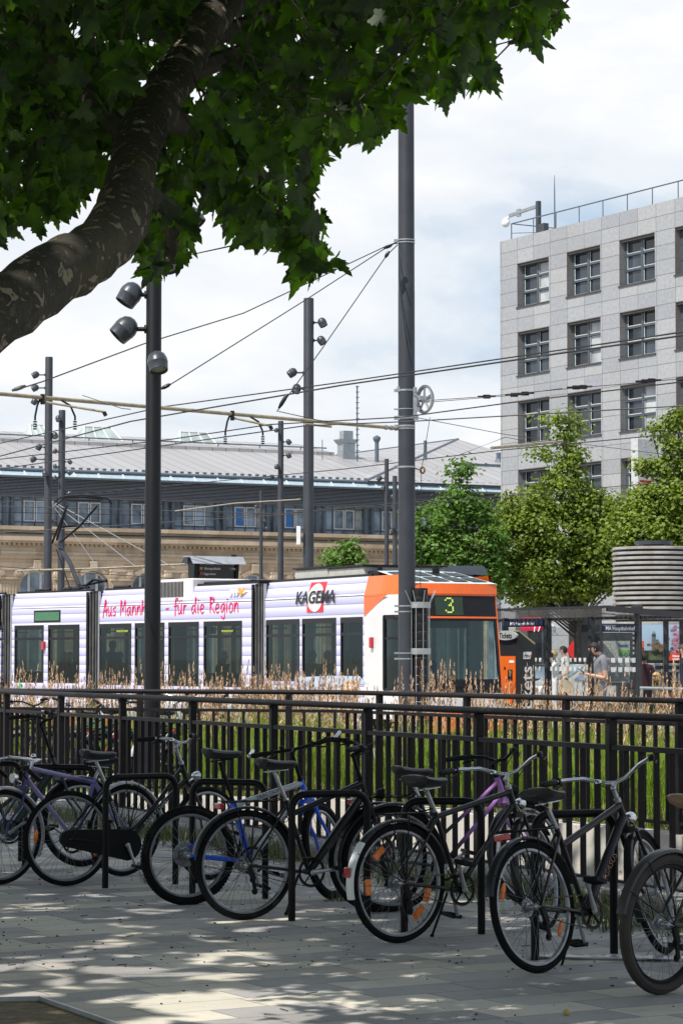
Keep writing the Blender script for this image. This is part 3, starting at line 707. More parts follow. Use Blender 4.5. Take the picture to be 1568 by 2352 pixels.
    for sgn in (-1, 1):
        cx = Vector((math.cos(crank), 0, math.sin(crank))) * (.17 * (1 if sgn < 0 else -1)); e0 = bb + Vector((0, sgn * .06, 0)); e1 = e0 + cx + Vector((0, sgn * .015, 0))
        mb = MB(); mb.tube([e0, e0 + (e1 - e0) * .5, e1], [.016, .011, .012], 8); mb.ell(e0, (.019, .012, .019), 8, 6); co = mb.build('crank', M_alu if dec or detail and not case else M_black, root, smooth=True)
        mb = MB(); pc = e1 + Vector((0, sgn * .055, 0)); pm = Matrix.Translation(pc) @ Matrix.Rotation(.3, 4, 'Y')
        mb.box((-.045, -.042, -.011), (-.035, .042, .011), pm); mb.box((.035, -.042, -.011), (.045, .042, .011), pm); mb.box((-.045, -.046, -.011), (.045, -.038, .011), pm); mb.box((-.045, .038, -.011), (.045, .046, .011), pm); mb.box((-.012, -.046, -.009), (.012, .046, .009), pm); mb.build('pedal', M_plast, co)
    if case:
        mb = MB(); P = []
        n = 14
        for i in range(n + 1): a_ = -math.pi / 2 + math.pi * i / n; P.append(Vector((bb.x + .115 * math.cos(a_), -.05, bb.z + .115 * math.sin(a_))))
        for i in range(n + 1): a_ = math.pi / 2 + math.pi * i / n; P.append(Vector((.0 + .075 * math.cos(a_), -.05, Rw + .065 * math.sin(a_))))
        mb.prism(P, (0, .035, 0)); mb.build('chain_case', M_plast, root)
    else:
        mb = MB()
        for z0, z1 in ((.094, .035), (-.094, -.035)):
            p0 = bb + Vector((0, -.04, z0)); p1 = rh + Vector((0, -.04, z1)); n = 26
            for k in range(n):
                q_ = p0.lerp(p1, (k + .5) / n) + Vector((0, 0, -.012 * math.sin(math.pi * k / n) if z0 < 0 else 0)); mb.bar(q_ - (p1 - p0).normalized() * .006, q_ + (p1 - p0).normalized() * .006, .005, .008 if k % 2 else .005)
        mb.build('chain', mat('chain_steel', (.10, .08, .06), .5, .6, var=.4), root)
        if gears:
            mb = MB(); mb.bar(rh + Vector((0, -.06, -.01)), rh + Vector((.03, -.06, -.09)), .02, .03); mb.bar(rh + Vector((.03, -.055, -.09)), rh + Vector((.045, -.055, -.17)), .012, .022)
            for zz in (-.09, -.165): mb.lathe([(.005, -.004), (.02, -.004), (.02, .004), (.005, .004)], Matrix.Translation(rh + Vector((.03 - (zz + .09) * .2, -.045, zz))) @ Matrix.Rotation(math.pi / 2, 4, 'X'), 10)
            mb.build('derailleur', M_plast, root)
    if fender is not None:
        fm = paint(fender, .35); rf = Rw + .022
        o1 = fender_mb(I, Rw, 0, rf, R(15), R(168 if not white_tip else 140), w=.03 if detail else .026).build('rear_mudguard', fm, root, smooth=True)
        if white_tip:
            fender_mb(I, Rw, 0, rf + .001, R(138), R(192), w=.031).build('mudguard_tip', M_white, o1, smooth=True)
            mb = MB(); mb.cbox((-.018, -.02, -.03), (.006, .02, .03), .006, Matrix.Translation((-(rf + .014) * math.cos(R(12)), 0, Rw + (rf + .014) * math.sin(R(12))))); mb.build('reflector', M_redl, o1, smooth=True)
        ff = fender_mb(SM, Rw, L, rf, R(38), R(205) if detail else R(190), w=.028); ff.build('front_mudguard', paint(fend2 or fender, .3), root, smooth=True)
        mb = MB()
        for sgn in (-1, 1):
            for an in (R(150), R(120)): mb.tube([Vector((0, sgn * .06, Rw)), Vector((rf * math.cos(an), sgn * .028, Rw + rf * math.sin(an)))], .0028, 5)
        mb.build('mudguard_stays', M_black, root)
    if rack:
        zt = 2 * Rw + .055; mb = MB()
        for sgn in (-1, 1):
            mb.tube([Vector((.2, sgn * .05, zt)), Vector((-.13, sgn * .062, zt)), Vector((-.17, sgn * .045, zt + .005)), Vector((-.17, 0, zt + .005))], .005, 6)
            for x in (-.10, .04): mb.tube([Vector((x, sgn * .062, zt)), Vector((.0, sgn * .068, Rw + .02))], .0042, 6)
        mb.tube([Vector((.2, -.05, zt)), Vector((.27, 0, zt + .02)), Vector((.2, .05, zt))], .005, 6)
        for x in (-.12, -.05, .04, .12): mb.tube([Vector((x, -.06, zt)), Vector((x, .06, zt))], .004, 5)
        ro = mb.build('luggage_rack', M_black, root, smooth=True)
        if tail:
            mb = MB(); mb.cbox((-.2, -.048, zt - .045), (-.168, .048, zt - .008), .006); mb.build('tail_light', M_redl, ro, smooth=True)
    if lamp:
        mb = MB(); mb.M = SM; lp = crown + Vector((.085, 0, .07)); lm = to_z(lp, (1, 0, -.05)); mb.lathe([(.0, -.04), (.02, -.035), (.033, -.01), (.037, .012)], lm, 14); mb.bar(crown + Vector((.0, 0, .03)), lp, .008, .01)
        lo_ = mb.build('headlamp', M_chrome if hbmat is M_chrome else M_plast, root, smooth=True); mb = MB(); mb.M = SM; mb.lathe([(.0, .016), (.035, .012)], lm, 14); mb.build('lens', M_white, lo_)
    if stand:
        mb = MB(); mb.tube([bb + Vector((-.06, .03, -.02)), Vector((.36, .14, .012))], .008, 6); mb.ell(Vector((.36, .14, .012)), (.016, .012, .012), 6, 5); mb.build('kickstand', M_black, root, smooth=True)
    return root
B2 = 'bar'; EL = 'ell'
c_lav = mat('lavender_frame', (.30, .26, .48), .3, var=.1, coat=.4)
q = NT('lavender_navy_frame'); x, y, z = q.sep(q.c); q.color(q.ramp(x, [(.28, (.20, .17, .42)), (.40, (.03, .035, .16)), (.55, (.30, .25, .47)), (.86, (.30, .25, .47)), (.95, (.025, .03, .14))])); q.rough(.3); M_lavnavy = q.m
q = NT('lilac_black_frame'); x, y, z = q.sep(q.c); q.color(q.ramp(x, [(.55, (.015, .02, .025)), (.66, (.34, .14, .44)), (.9, (.40, .18, .50))])); q.rough(.3); M_lilac = q.m
bicycle(G(283, 2012), G(2, 2032), 'lavender and navy diamond frame bicycle with chrome mudguards, facing left at the left edge', fmat=M_lavnavy, fender=(.5, .5, .52), rack=True, hb='race', hbmat=M_chrome, saddle=.87, hbh=.90, lean=-.03, tail=False, stand=False, refl=((3.3, EL),), case=False)
bicycle(G(154, 2035), G(478, 2020), 'black low step bicycle with a big black chain case and RIVERTOWN lettering', frame='dutch', case=True, saddle=.94, hbh=1.02, hb='city', hbmat=M_chrome, fender=None, steer=.3, refl=((3.05, EL), (5.9, EL)), rack=False, lean=.03, dec=(('RIVERTOWN', 'down', .045, NAMEFONT), ('RIVERTOWN', 'seat', .034, NAMEFONT)), crank=-1.2, stand=False, lamp=True)
bicycle(G(-112, 1996), G(186, 1990), 'dark grey electric bicycle with lime stickers, behind the lavender one', frame='ebike', col=(.03, .045, .055), saddle=.95, hbh=1.16, hb='city', barw=.32, rack=True, steer=.35, tyre=.05, lean=.03, stand=False)
bicycle(G(430, 2078), G(745, 2064), 'blue mountain bicycle with silver front tubes, knobbly tyres and silver bar ends', frame='mtb', col=(.015, .11, .78), col2=(.50, .52, .56), Rw=.33, tyre=.052, hb='flat', barw=.30, ends=True, fender=None, rack=False, saddle=1.0, hbh=1.03, steer=.75, knob=True, lean=.04, lamp=False, stand=False, dec=(('TRACTION', 'top', .038, M_black), ('AUTHOR', 'down', .06, M_black)), crank=-1.35, L=1.04)
bicycle(G(563, 2113), fwd(563, 2113, 900, 1.06), 'black touring bicycle with luggage rack, high saddle and light coloured decal, beside the blue one', frame='slope', saddle=.97, hbh=1.05, hb='city', barw=.30, fender=(.02, .02, .022), rack=True, lean=.0, case=False, dec=(('REXXUS', 'down', .04, mat('decal_dark', (.09, .09, .1), .4)),), steer=-.25, tyre=.042, crank=.1)
bicycle(G(868, 2095), fwd(868, 2095, 1212, 1.08), 'old ladies bicycle with slim lilac frame tubes, mostly hidden behind other bicycles', frame='step', fmat=M_lilac, saddle=.90, hbh=.97, hb='city', hbmat=M_black, barw=.31, rack=True, lean=.0, steer=.4, stand=False)
bicycle(G(918, 2166), fwd(918, 2166, 1238, 1.1), 'black city bicycle with four orange reflectors and a white tipped rear mudguard', frame='diamond', saddle=.92, hbh=.95, hb='swept', hbmat=M_chrome, barw=.31, rack=True, white_tip=True, tail=False, refl=((2.25, B2), (3.2, B2), (5.4, B2), (5.95, B2)), lean=-.03, crank=1.9, sadw=1.5, steer=.5, L=1.1, tyre=.04)
bicycle(G(1241, 2235), fwd(1241, 2235, 1515, 1.1), 'black trekking bicycle with a silver stem and two long amber reflectors', frame='slope', col=(.016, .013, .015), saddle=.92, hbh=.97, hb='swept', hbmat=M_chrome, barw=.31, rack=True, refl=((2.75, EL), (5.75, EL)), lean=-.15, crank=1.9, dec=(('PEGASUS', 'down', .055, mat('decal_copper', (.22, .10, .07), .4)),), L=1.1, sadw=1.3, steer=.35, gears=True, tyre=.04)
bicycle(G(1520, 2284), fwd(1520, 2284, 1800, 1.08), 'bicycle with cream brown tyres and matt grey mudguards at the right edge', frame='dutch', col=(.03, .028, .03), saddle=.93, hbh=1.0, sadm=mat('tan_saddle', (.22, .14, .08), .5, var=.2), fender=(.055, .05, .052), rack=False, tyre=.055, tyre_mat=mat('brown_tyre', (.040, .032, .027), .85, var=.3), lean=.05, sadw=1.3, L=1.08, rim=M_black, gears=True)
# black lock coils and a bag hung on the bicycles
# second row behind the far railing
bgcol = [(.02, .02, .022), (.35, .37, .40), (.02, .12, .14), (.02, .02, .03), (.30, .02, .03), (.015, .02, .04), (.25, .26, .28), (.02, .02, .02), (.03, .18, .2)]
bgl = ['dark bicycle nearest the left edge behind the far railing', 'silver bicycle with white mudguards behind the far railing', 'teal bicycle behind the far railing', 'black bicycle with a tall handlebar behind the far railing', 'dark red bicycle behind the far railing', 'navy bicycle behind the far railing, left of the lamp pole foot', 'pale grey bicycle behind the far railing, by the lamp pole foot', 'black bicycle with crossed tubes behind the far railing', 'turquoise bicycle at the right end of the row behind the far railing']
for i, c in enumerate(bgcol):
    x = -20 + i * 62; p = WS(x, 1700, 182 - (i % 3) * 3); p.z = 0; th = R(random.uniform(30, 62)); p2 = p + Vector((math.cos(th), math.sin(th), 0)) * 1.05
    bicycle(p, p2, bgl[i], frame=['diamond', 'step', 'slope', 'diamond', 'dutch', 'mtb', 'step', 'diamond', 'slope'][i], col=c, detail=False, saddle=random.uniform(.88, .98), hbh=random.uniform(1.02, 1.14), hb=random.choice(['city', 'swept', 'flat']), fender=None if i in (5,) else ((.5, .5, .5) if i in (1, 6) else (.03, .03, .03)), rack=i != 5, lean=random.uniform(-.05, .08), steer=random.uniform(-.5, .5), stand=False, group='bicycles parked behind the far railing', L=1.05, hbmat=M_chrome if i % 2 else None)
# ================================================================ PEOPLE
def person(label, loc, yaw, H, top, bottom, hair, skin=(.48, .29, .21), seated=False, handL=None, handR=None, elL=None, elR=None, headtilt=0.0, hairlen=0, sleeves='long', group=None, hi=True, legs=None, female=False, bulk=1.0):
    """faces +x locally; one continuous skinned body; hair, eyes as children"""
    M = Matrix.Translation(Vector(loc)) @ Matrix.Rotation(yaw, 4, 'Z'); root = empty('person', label, 'person', group, m=M)
    k = H / 1.75; hip = .92 * k if not seated else .50 * k
    z0 = hip - .92 * k; S = lambda x, y, z: Vector((x * k, y * k, z * k + z0))
    vs = []; es = []; rs = []; reg = []
    def add(p, r, par, g):
        b_ = bulk if g == 't' else 1.0; vs.append(Vector(p)); rs.append((r[0] * b_, r[1] * b_) if isinstance(r, tuple) else (r * k * b_, r * k * b_)); reg.append(g)
        if par is not None: es.append((par, len(vs) - 1))
        return len(vs) - 1
    sw = .185 if not female else .16
    pel = add(S(0, 0, .95), (.115 * k, .155 * k), None, 'b'); wa = add(S(.0, 0, 1.10), (.10 * k, .135 * k), pel, 't'); ch = add(S(-.01, 0, 1.30), (.115 * k, .165 * k), wa, 't')
    ub = add(S(-.01, 0, 1.42), (.085 * k, .12 * k), ch, 't'); nk = add(S(.0, 0, 1.52), .052, ub, 's'); 
    ht = Vector((.03 + .10 * headtilt, 0, 1.62 - .03 * headtilt)); hb_ = add(S(ht.x - .012, 0, ht.z - .035), (.07 * k, .064 * k), nk, 's'); hd_ = add(S(ht.x + .005, 0, ht.z + .04), (.088 * k, .074 * k), hb_, 's'); add(S(ht.x - .0, 0, ht.z + .10), (.062 * k, .055 * k), hd_, 's')
    cs = 't' if sleeves == 'long' else 's'
    for sg, hand, el in ((1, handL, elL), (-1, handR, elR)):
        sh = add(S(-.01, sg * sw, 1.43), .062, ub, 't'); hand = hand or (.04, sg * .27, .82); el = el or (-.04, sg * (.25), 1.13)
        e0 = Vector(el); m0 = Vector((-.01, sg * sw, 1.43)).lerp(e0, .45); ua = add(S(*m0), .05 if sleeves != 'none' else .044, sh, 't' if sleeves != 'none' else 's'); ee = add(S(*e0), .041, ua, cs)
        h0 = Vector(hand); fa = add(S(*(e0.lerp(h0, .5))), .037, ee, cs); wr = add(S(*h0), .025, fa, 's'); dr = (h0 - e0).normalized(); pm_ = h0 + dr * .06; add(S(*pm_), (.036 * k, .022 * k), wr, 's')
    for sg in (1, -1):
        if seated: pts = [((.10, sg * .10, .93), .085), ((.42, sg * .11, .95), .062), ((.45, sg * .11, .72), .052), ((.44, sg * .11, .53), .036), ((.56, sg * .12, .50), .035)]
        else:
            lg = legs or 0.0; o_ = lg * sg
            pts = [((.0, sg * .09, .84), .085), ((.02 + o_ * .5, sg * .10, .49), .058), ((-.02 + o_ * .9, sg * .10, .28), .053), ((-.01 + o_, sg * .10, .08), .036), ((.14 + o_, sg * .11, .035), .035)]
        pr = pel
        for i, (p, r_) in enumerate(pts): pr = add(S(*p), r_, pr, 'b' if i < 3 else 'f')
    me = bpy.data.meshes.new('tmp'); me.from_pydata([tuple(v) for v in vs], es, []); o = bpy.data.objects.new('tmp', me); COL.objects.link(o)
    bm = bmesh.new(); bm.from_mesh(me); sl = bm.verts.layers.skin.verify()
    for i, v in enumerate(bm.verts): v[sl].radius = rs[i]; v[sl].use_root = (i == 0)
    bm.to_mesh(me); bm.free()
    o.modifiers.new('skin', 'SKIN'); ss = o.modifiers.new('sub', 'SUBSURF'); ss.levels = 2 if hi else 1; ss.render_levels = 2 if hi else 1
    dg = bpy.context.evaluated_depsgraph_get(); bme = bpy.data.meshes.new_from_object(o.evaluated_get(dg)); bpy.data.objects.remove(o); bpy.data.meshes.remove(me)
    bme.name = 'body'
    # add finger chains to the same surface mesh
    bm = bmesh.new(); bm.from_mesh(bme); base_faces = len(bm.faces)
    mb = MB()
    for sg, hand, el in ((1, handL, elL), (-1, handR, elR)):
        hand = Vector(hand or (.04, sg * .27, .82)); el_ = Vector(el or (-.04, sg * .25, 1.13)); dr = (hand - el_).normalized(); side = dr.cross(Vector((0, 0, 1)));
        if side.length < .1: side = Vector((1, 0, 0))
        side.normalize(); up_ = side.cross(dr)
        for f in range(4):
            b_ = hand + dr * .085 + side * ((f - 1.5) * .019); l = (.036, .042, .040, .03)[f]; mb.tube([S(*b_), S(*(b_ + dr * l)), S(*(b_ + dr * (l * 1.6) - up_ * .018)), S(*(b_ + dr * (l * 1.7) - up_ * .036))], [.0095 * k, .009 * k, .0085 * k, .007 * k], 6)
        b_ = hand + dr * .03 + side * .03; mb.tube([S(*b_), S(*(b_ + side * .02 + dr * .03)), S(*(b_ + side * .018 + dr * .06))], [.011 * k, .010 * k, .008 * k], 6)
    # nose and ears
    hc = S(ht.x + .005, 0, ht.z + .035); mb.ell(hc + Vector((.088, 0, -.012)) * k, (.018 * k, .012 * k, .024 * k), 8, 6)
    for sg in (1, -1): mb.ell(hc + Vector((-.005, sg * .074, -.01)) * k, (.018 * k, .009 * k, .03 * k), 8, 6)
    vv = [bm.verts.new(p) for p in mb.v]
    for f in mb.f:
        try: bm.faces.new([vv[i] for i in f])
        except ValueError: pass
    bm.to_mesh(bme); bm.free()
    skm = mat('skin_%d' % int(skin[0] * 1000), skin, .5, var=.08); tpm = mat('cloth_' + '_'.join('%d' % int(c * 999) for c in top), top, .85, var=.15, bump=.2, bscale=60); btm = mat('cloth_' + '_'.join('%d' % int(c * 999) for c in bottom), bottom, .85, var=.15)
    shm = mat('shoe_dark', (.03, .03, .03), .6)
    for m_ in (skm, tpm, btm, shm): bme.materials.append(m_)
    segs = [(vs[a], vs[b], reg[b], min(rs[a][0], rs[b][0])) for a, b in es]
    mi = []
    for p in bme.polygons:
        if p.index >= base_faces: mi.append(0); continue
        c = p.center; best = None; bd = 1e9
        for a, b, g, r_ in segs:
            ab = b - a; t = max(0, min(1, (c - a).dot(ab) / ab.length_squared)); d_ = (c - (a + ab * t)).length - r_
            if d_ < bd: bd = d_; best = g
        mi.append({'s': 0, 't': 1, 'b': 2, 'f': 3}[best])
    bme.polygons.foreach_set('material_index', mi); bme.polygons.foreach_set('use_smooth', [True] * len(bme.polygons))
    body = bpy.data.objects.new('body', bme); COL.objects.link(body); body.parent = root
    hm = mat('hair_' + '_'.join('%d' % int(c * 999) for c in hair), hair, .6, var=.4, scale=30, bump=.5, bscale=90)
    mb = MB(); n, kk = 18, 10; V = []
    hcn = S(ht.x + .005, 0, ht.z + .04)
    for j in range(kk + 1):
        t = math.pi * .78 * j / kk
        for i in range(n):
            a = 2 * math.pi * i / n; fr_ = math.cos(a); tt = min(t, math.pi * (.40 + (.0 if fr_ > .35 else .36))) if fr_ > -.2 else t
            rr_ = Vector((.104 * math.sin(tt) * math.cos(a), .09 * math.sin(tt) * math.sin(a), .108 * math.cos(tt))); w_ = 1 + .05 * noise.noise(rr_ * 40)
            V.append(hcn + rr_ * (k * w_) + Vector((-.012, 0, .005)) * k)
    mb.poly(V, [(j * n + i, (j + 1) * n + i, (j + 1) * n + (i + 1) % n, j * n + (i + 1) % n) for j in range(kk) for i in range(n)] + [list(range(n))])
    if hairlen:
        for i in range(46):
            a = random.uniform(1.0, 5.28); p0 = hcn + Vector((.085 * math.cos(a) - .012, .088 * math.sin(a), .02)) * k; mb.tube([p0, p0 + Vector((-.01 + .012 * math.cos(a), .012 * math.sin(a), -hairlen * .5)) * k, p0 + Vector((-.02, .004 * math.sin(a), -hairlen * random.uniform(.8, 1.05))) * k], [.017 * k, .018 * k, .006 * k], 5)
    mb.build('hair', hm, root, smooth=True)
    if hi:
        mb = MB()
        for sg in (1, -1):
            mb.ell(hc + Vector((.078, sg * .03, .012)) * k, (.008 * k, .012 * k, .006 * k), 8, 5); mb.bar(hc + Vector((.082, sg * .017, .033)) * k, hc + Vector((.075, sg * .047, .031)) * k, .006, .006)
        mb.build('eyes_and_brows', mat('eye_dark', (.02, .015, .012), .3), root); mb = MB(); mb.ell(hc + Vector((.082, 0, -.048)) * k, (.008 * k, .024 * k, .006 * k), 8, 5); mb.build('mouth', mat('lip', (.32, .10, .09), .5), root)
    root['hc'] = 0; del root['hc']
    return root, M, S, ht
# ================================================================ TRAM
q = NT('tram_wrap'); x, y, z = q.sep(q.c)
f = q.math('FRACT', q.math('DIVIDE', q.math('ADD', z, 0.02), 0.19))
tone = q.ramp(f, [(0.0, (.33, .32, .54)), (0.09, (.39, .38, .61)), (0.50, (.55, .54, .71)), (0.80, (.68, .68, .75)), (0.96, (.70, .70, .75)), (1.0, (.30, .29, .46))])
ds = q.math('LESS_THAN', q.math('FRACT', q.math('DIVIDE', x, .09)), .62); ln = q.math('LESS_THAN', f, .055)
tone = q.mix(q.math('MULTIPLY', q.math('MULTIPLY', ds, ln), .8), tone, (.10, .09, .2))
dirt = q.noise(1.5, 6); tone = q.mix(q.math('MULTIPLY', q.math('SUBTRACT', dirt, .5, True), .8), tone, (.45, .42, .40)); q.color(tone); q.rough(.28); q.b.inputs['Coat Weight'].default_value = .4
M_wrap = q.m
M_tw = mat('tram_white', (.66, .65, .65), .3, var=.05, scale=2, coat=.4); M_to = mat('tram_orange', (.80, .135, .012), .3, var=.05, coat=.4); M_tr = mat('tram_red_skirt', (.62, .015, .035), .4, var=.1)
M_dk = mat('tram_dark_trim', (.012, .012, .015), .4, var=.15, spec=.25); M_in = mat('tram_interior', (.04, .04, .038), .8); M_rg = mat('roof_unit_grey', (.42, .42, .38), .55, var=.1)
M_bel = mat('bellows_rubber', (.06, .06, .06), .55, var=.3, scale=4); M_glass = glass('tram_glass', (.16, .22, .19), .95, gl=(.42, .5, .48), base=.05); M_wsh = glass('windscreen_glass', (.60, .76, .73), .97, base=.03, gl=(.7, .85, .85))
M_mag = mat('magenta_lettering', (.68, .005, .11), .4, var=.03); M_blk = mat('black_lettering', (.012, .012, .014), .4, var=.03); M_yel = mat('amber_lettering', (.85, .36, .02), .4, var=.03)
M_seat = mat('seat_blue_grey', (.10, .16, .18), .8); M_seatw = mat('seat_shell', (.35, .52, .45), .5)
tram = empty('tram', 'lavender striped advertising tram with an orange cab showing line 3', 'tram', m=Matrix.Translation((TJ[2].x, TJ[2].y, 0)))
TI = tram.matrix_world.inverted() if False else Matrix.Translation((-TJ[2].x, -TJ[2].y, 0))
TW = 2.2
GL = {'A': (.5, [[(0, -.12), (.28, 1.1), (.40, .0)], [(.05, .33), (.46, .42)]]), 'u': (.46, [[(0, .6), (.02, .1), (.14, 0), (.28, .2), (.33, .6), (.33, .08), (.42, 0)]]), 's': (.34, [[(.3, .58), (.1, .52), (.06, .38), (.26, .22), (.2, .02), (0, .04)]]),
      'M': (.64, [[(0, 0), (.06, 1.02), (.26, .3), (.48, 1.05), (.56, -.03)]]), 'a': (.48, [[(.32, .55), (.1, .5), (0, .2), (.12, 0), (.3, .3), (.34, .56), (.34, .1), (.44, 0)]]), 'n': (.44, [[(0, 0), (.04, .6), (.03, .25), (.18, .58), (.3, .5), (.34, .0)]]),
      'h': (.44, [[(0, 0), (.04, 1.0), (.03, .25), (.18, .55), (.3, .45), (.34, 0)]]), 'e': (.42, [[(.02, .26), (.3, .36), (.24, .56), (.08, .5), (0, .2), (.14, 0), (.34, .08)]]), 'i': (.2, [[(.04, .58), (.06, 0)], [(.06, .86), (.09, .82)]]),
      'm': (.66, [[(0, 0), (.04, .6), (.03, .25), (.16, .56), (.27, .5), (.28, .05), (.29, .3), (.42, .57), (.53, .48), (.56, 0)]]), '-': (.4, [[(.04, .34), (.32, .38)]]), 'f': (.34, [[(.34, .98), (.18, 1.0), (.13, .5), (.12, -.12)], [(0, .5), (.3, .55)]]),
      'U': (.46, [[(0, .6), (.02, .1), (.14, 0), (.28, .2), (.33, .6), (.33, .08), (.42, 0)], [(.08, .86), (.1, .82)], [(.28, .9), (.3, .86)]]), 'r': (.34, [[(.02, 0), (.05, .58), (.04, .25), (.16, .55), (.28, .5)]]), 'd': (.5, [[(.3, .5), (.1, .5), (0, .2), (.12, 0), (.32, .3)], [(.38, 1.05), (.33, .3), (.42, 0)]]),
      'R': (.5, [[(.05, 0), (.07, 1.0)], [(0, .98), (.3, .98), (.36, .72), (.08, .5), (.46, 0)]]), 'g': (.44, [[(.32, .56), (.1, .5), (.02, .2), (.14, .04), (.3, .3), (.34, .54), (.34, -.25), (.18, -.4), (.02, -.22)]]), 'o': (.42, [[(.2, .58), (.04, .45), (.02, .12), (.16, 0), (.32, .15), (.33, .45), (.2, .58)]]), ' ': (.34, [])}
def panel(mb, u0, u1, z0, z1, v0=0.0, th=.04): mb.box((u0, v0, z0), (u1, v0 + th, z1))
def tcar(i, wins, part, upper=2.46, wtop=2.40, wbot=1.08, tp=3.14, end=None):
    w = Wall(TJ[i], TJ[i + 1] - TJ[i]); L = (TJ[i + 1] - TJ[i]).length; g = .26; u0, u1 = g, (L - g if end is None else end)
    c = bpy.data.objects.new(part, None); COL.objects.link(c); c.parent = tram; c.matrix_local = TI @ w.m
    ws = [(w.u(a), w.u(b)) for a, b in wins]
    mb = MB()
    panel(mb, u0, u1, .34, wbot); e = u0
    for a, b in ws: panel(mb, e, a, wbot, wtop); e = b
    panel(mb, e, u1, wbot, wtop); panel(mb, u0, u1, wtop, 2.78)
    mb.box((u0, .0, 2.795), (u1, .03, 2.80)); mb.prism([(u0, .004, 2.795), (u0, .10, tp), (u0, .16, tp), (u0, .06, 2.795)], (u1 - u0, 0, 0))
    mb.build('side_panel', M_wrap, c)
    mb = MB()                                                       # far side, floor, roof, ends
    mb.box((u0, TW - .04, .34), (u1, TW, 1.15)); mb.box((u0, TW - .04, 2.42), (u1, TW, tp)); e = u0; k = 0
    while e < u1 - .15: mb.box((e, TW - .04, 1.15), (e + .13, TW, 2.42)); e += 1.55
    mb.box((u1 - .1, TW - .04, 1.15), (u1, TW, 2.42)); mb.build('far_side_panel', M_wrap, c)
    mb = MB(); mb.box((u0, .05, .30), (u1, TW - .05, .36)); mb.box((u0, .06, 2.45), (u1, TW - .06, 2.50)); mb.box((u0 + .02, .045, .36), (u1 - .02, .06, 1.06)); mb.box((u0 + .02, TW - .06, .36), (u1 - .02, TW - .045, 1.14)); e = u0 - .005; k_ = 0
    while e < u1 - .15: mb.box((e, TW - .062, 1.14), (e + .14, TW - .042, 2.43)); e += 1.55
    e = u0
    for a, b in ws: mb.box((e, .042, 1.06), (a + .01, .06, 2.44)); e = b - .01
    mb.box((e, .042, 1.06), (u1, .06, 2.44))
    mb.build('saloon_lining', M_in, c)
    mb = MB(); mb.box((u0, .14, tp - .05), (u1, TW - .1, tp + .01)); mb.box((u0, .15, tp + .01), (u1, .19, tp + .05)); mb.build('roof', M_dk, c)
    mb = MB(); mb.box((u0, .02, .10), (u1, .06, .335)); mb.box((u0, TW - .06, .10), (u1, TW - .02, .335)); mb.build('skirt', M_tr, c)
    for a, b in ws:
        fm = MB(); t = .045
        for lo, hi in (((a, -.006, wtop - .10), (b, .03, wtop)), ((a, -.006, wbot), (b, .03, wbot + t)), ((a, -.006, wbot + t), (a + t, .03, wtop - .10)), ((b - t, -.006, wbot + t), (b, .03, wtop - .10))): fm.box(lo, hi)
        fm.box((a + t, -.004, 2.06), (b - t, .028, 2.115)); fo = fm.build('window_frame', M_dk, c)
        gm = MB(); gm.face([(a + t, .012, wbot + t), (b - t, .012, wbot + t), (b - t, .012, 2.06), (a + t, .012, 2.06)]); gm.face([(a + t, .012, 2.115), (b - t, .012, 2.115), (b - t, .012, wtop - .10), (a + t, .012, wtop - .10)]); gm.build('pane', M_glass, fo, fix=False)
    # seats, hand rails
    mb = MB(); mb2 = MB(); k = 0
    for a, b in ws:
        m_ = (a + b) / 2
        for uu, v in ((m_ - .28, .12), (m_ + .30, .12), (m_ - .1, 1.3)):
            mb.cbox((uu, v, .62), (uu + .42, v + .75, .72), .02); mb.cbox((uu - .02, v, .72), (uu + .05, v + .75, 1.32), .02)
        mb2.tube([(a + .1, .9, .4), (a + .1, .9, 2.44)], .018, 6)
    mb2.tube([(u0, .8, 2.25), (u1, .8, 2.25)], .015, 6)
    mb.build('seats', M_seat, c); mb2.build('grab_rails', M_alu, c)
    return w, c, u0, u1, L
w0, c0_, a0, b0, L0 = tcar(0, [(-130, -90), (-80, -30), (-20, 6)], 'rear_section')
w1, c1_, a1, b1, L1 = tcar(1, [(34, 101), (111, 183)], 'second_section')
w2, c2_, a2, b2, L2 = tcar(2, [(225, 302), (310, 378), (387, 457), (468, 556)], 'middle_section', wbot=1.06)
w3_ = Wall(TJ[3], TJ[4] - TJ[3]); cabu = w3_.u(836, 1400)
w3, c3_, a3, b3, L3 = tcar(3, [(611, 688), (694, 772), (782, 833)], 'front_section', wbot=1.20, end=cabu)
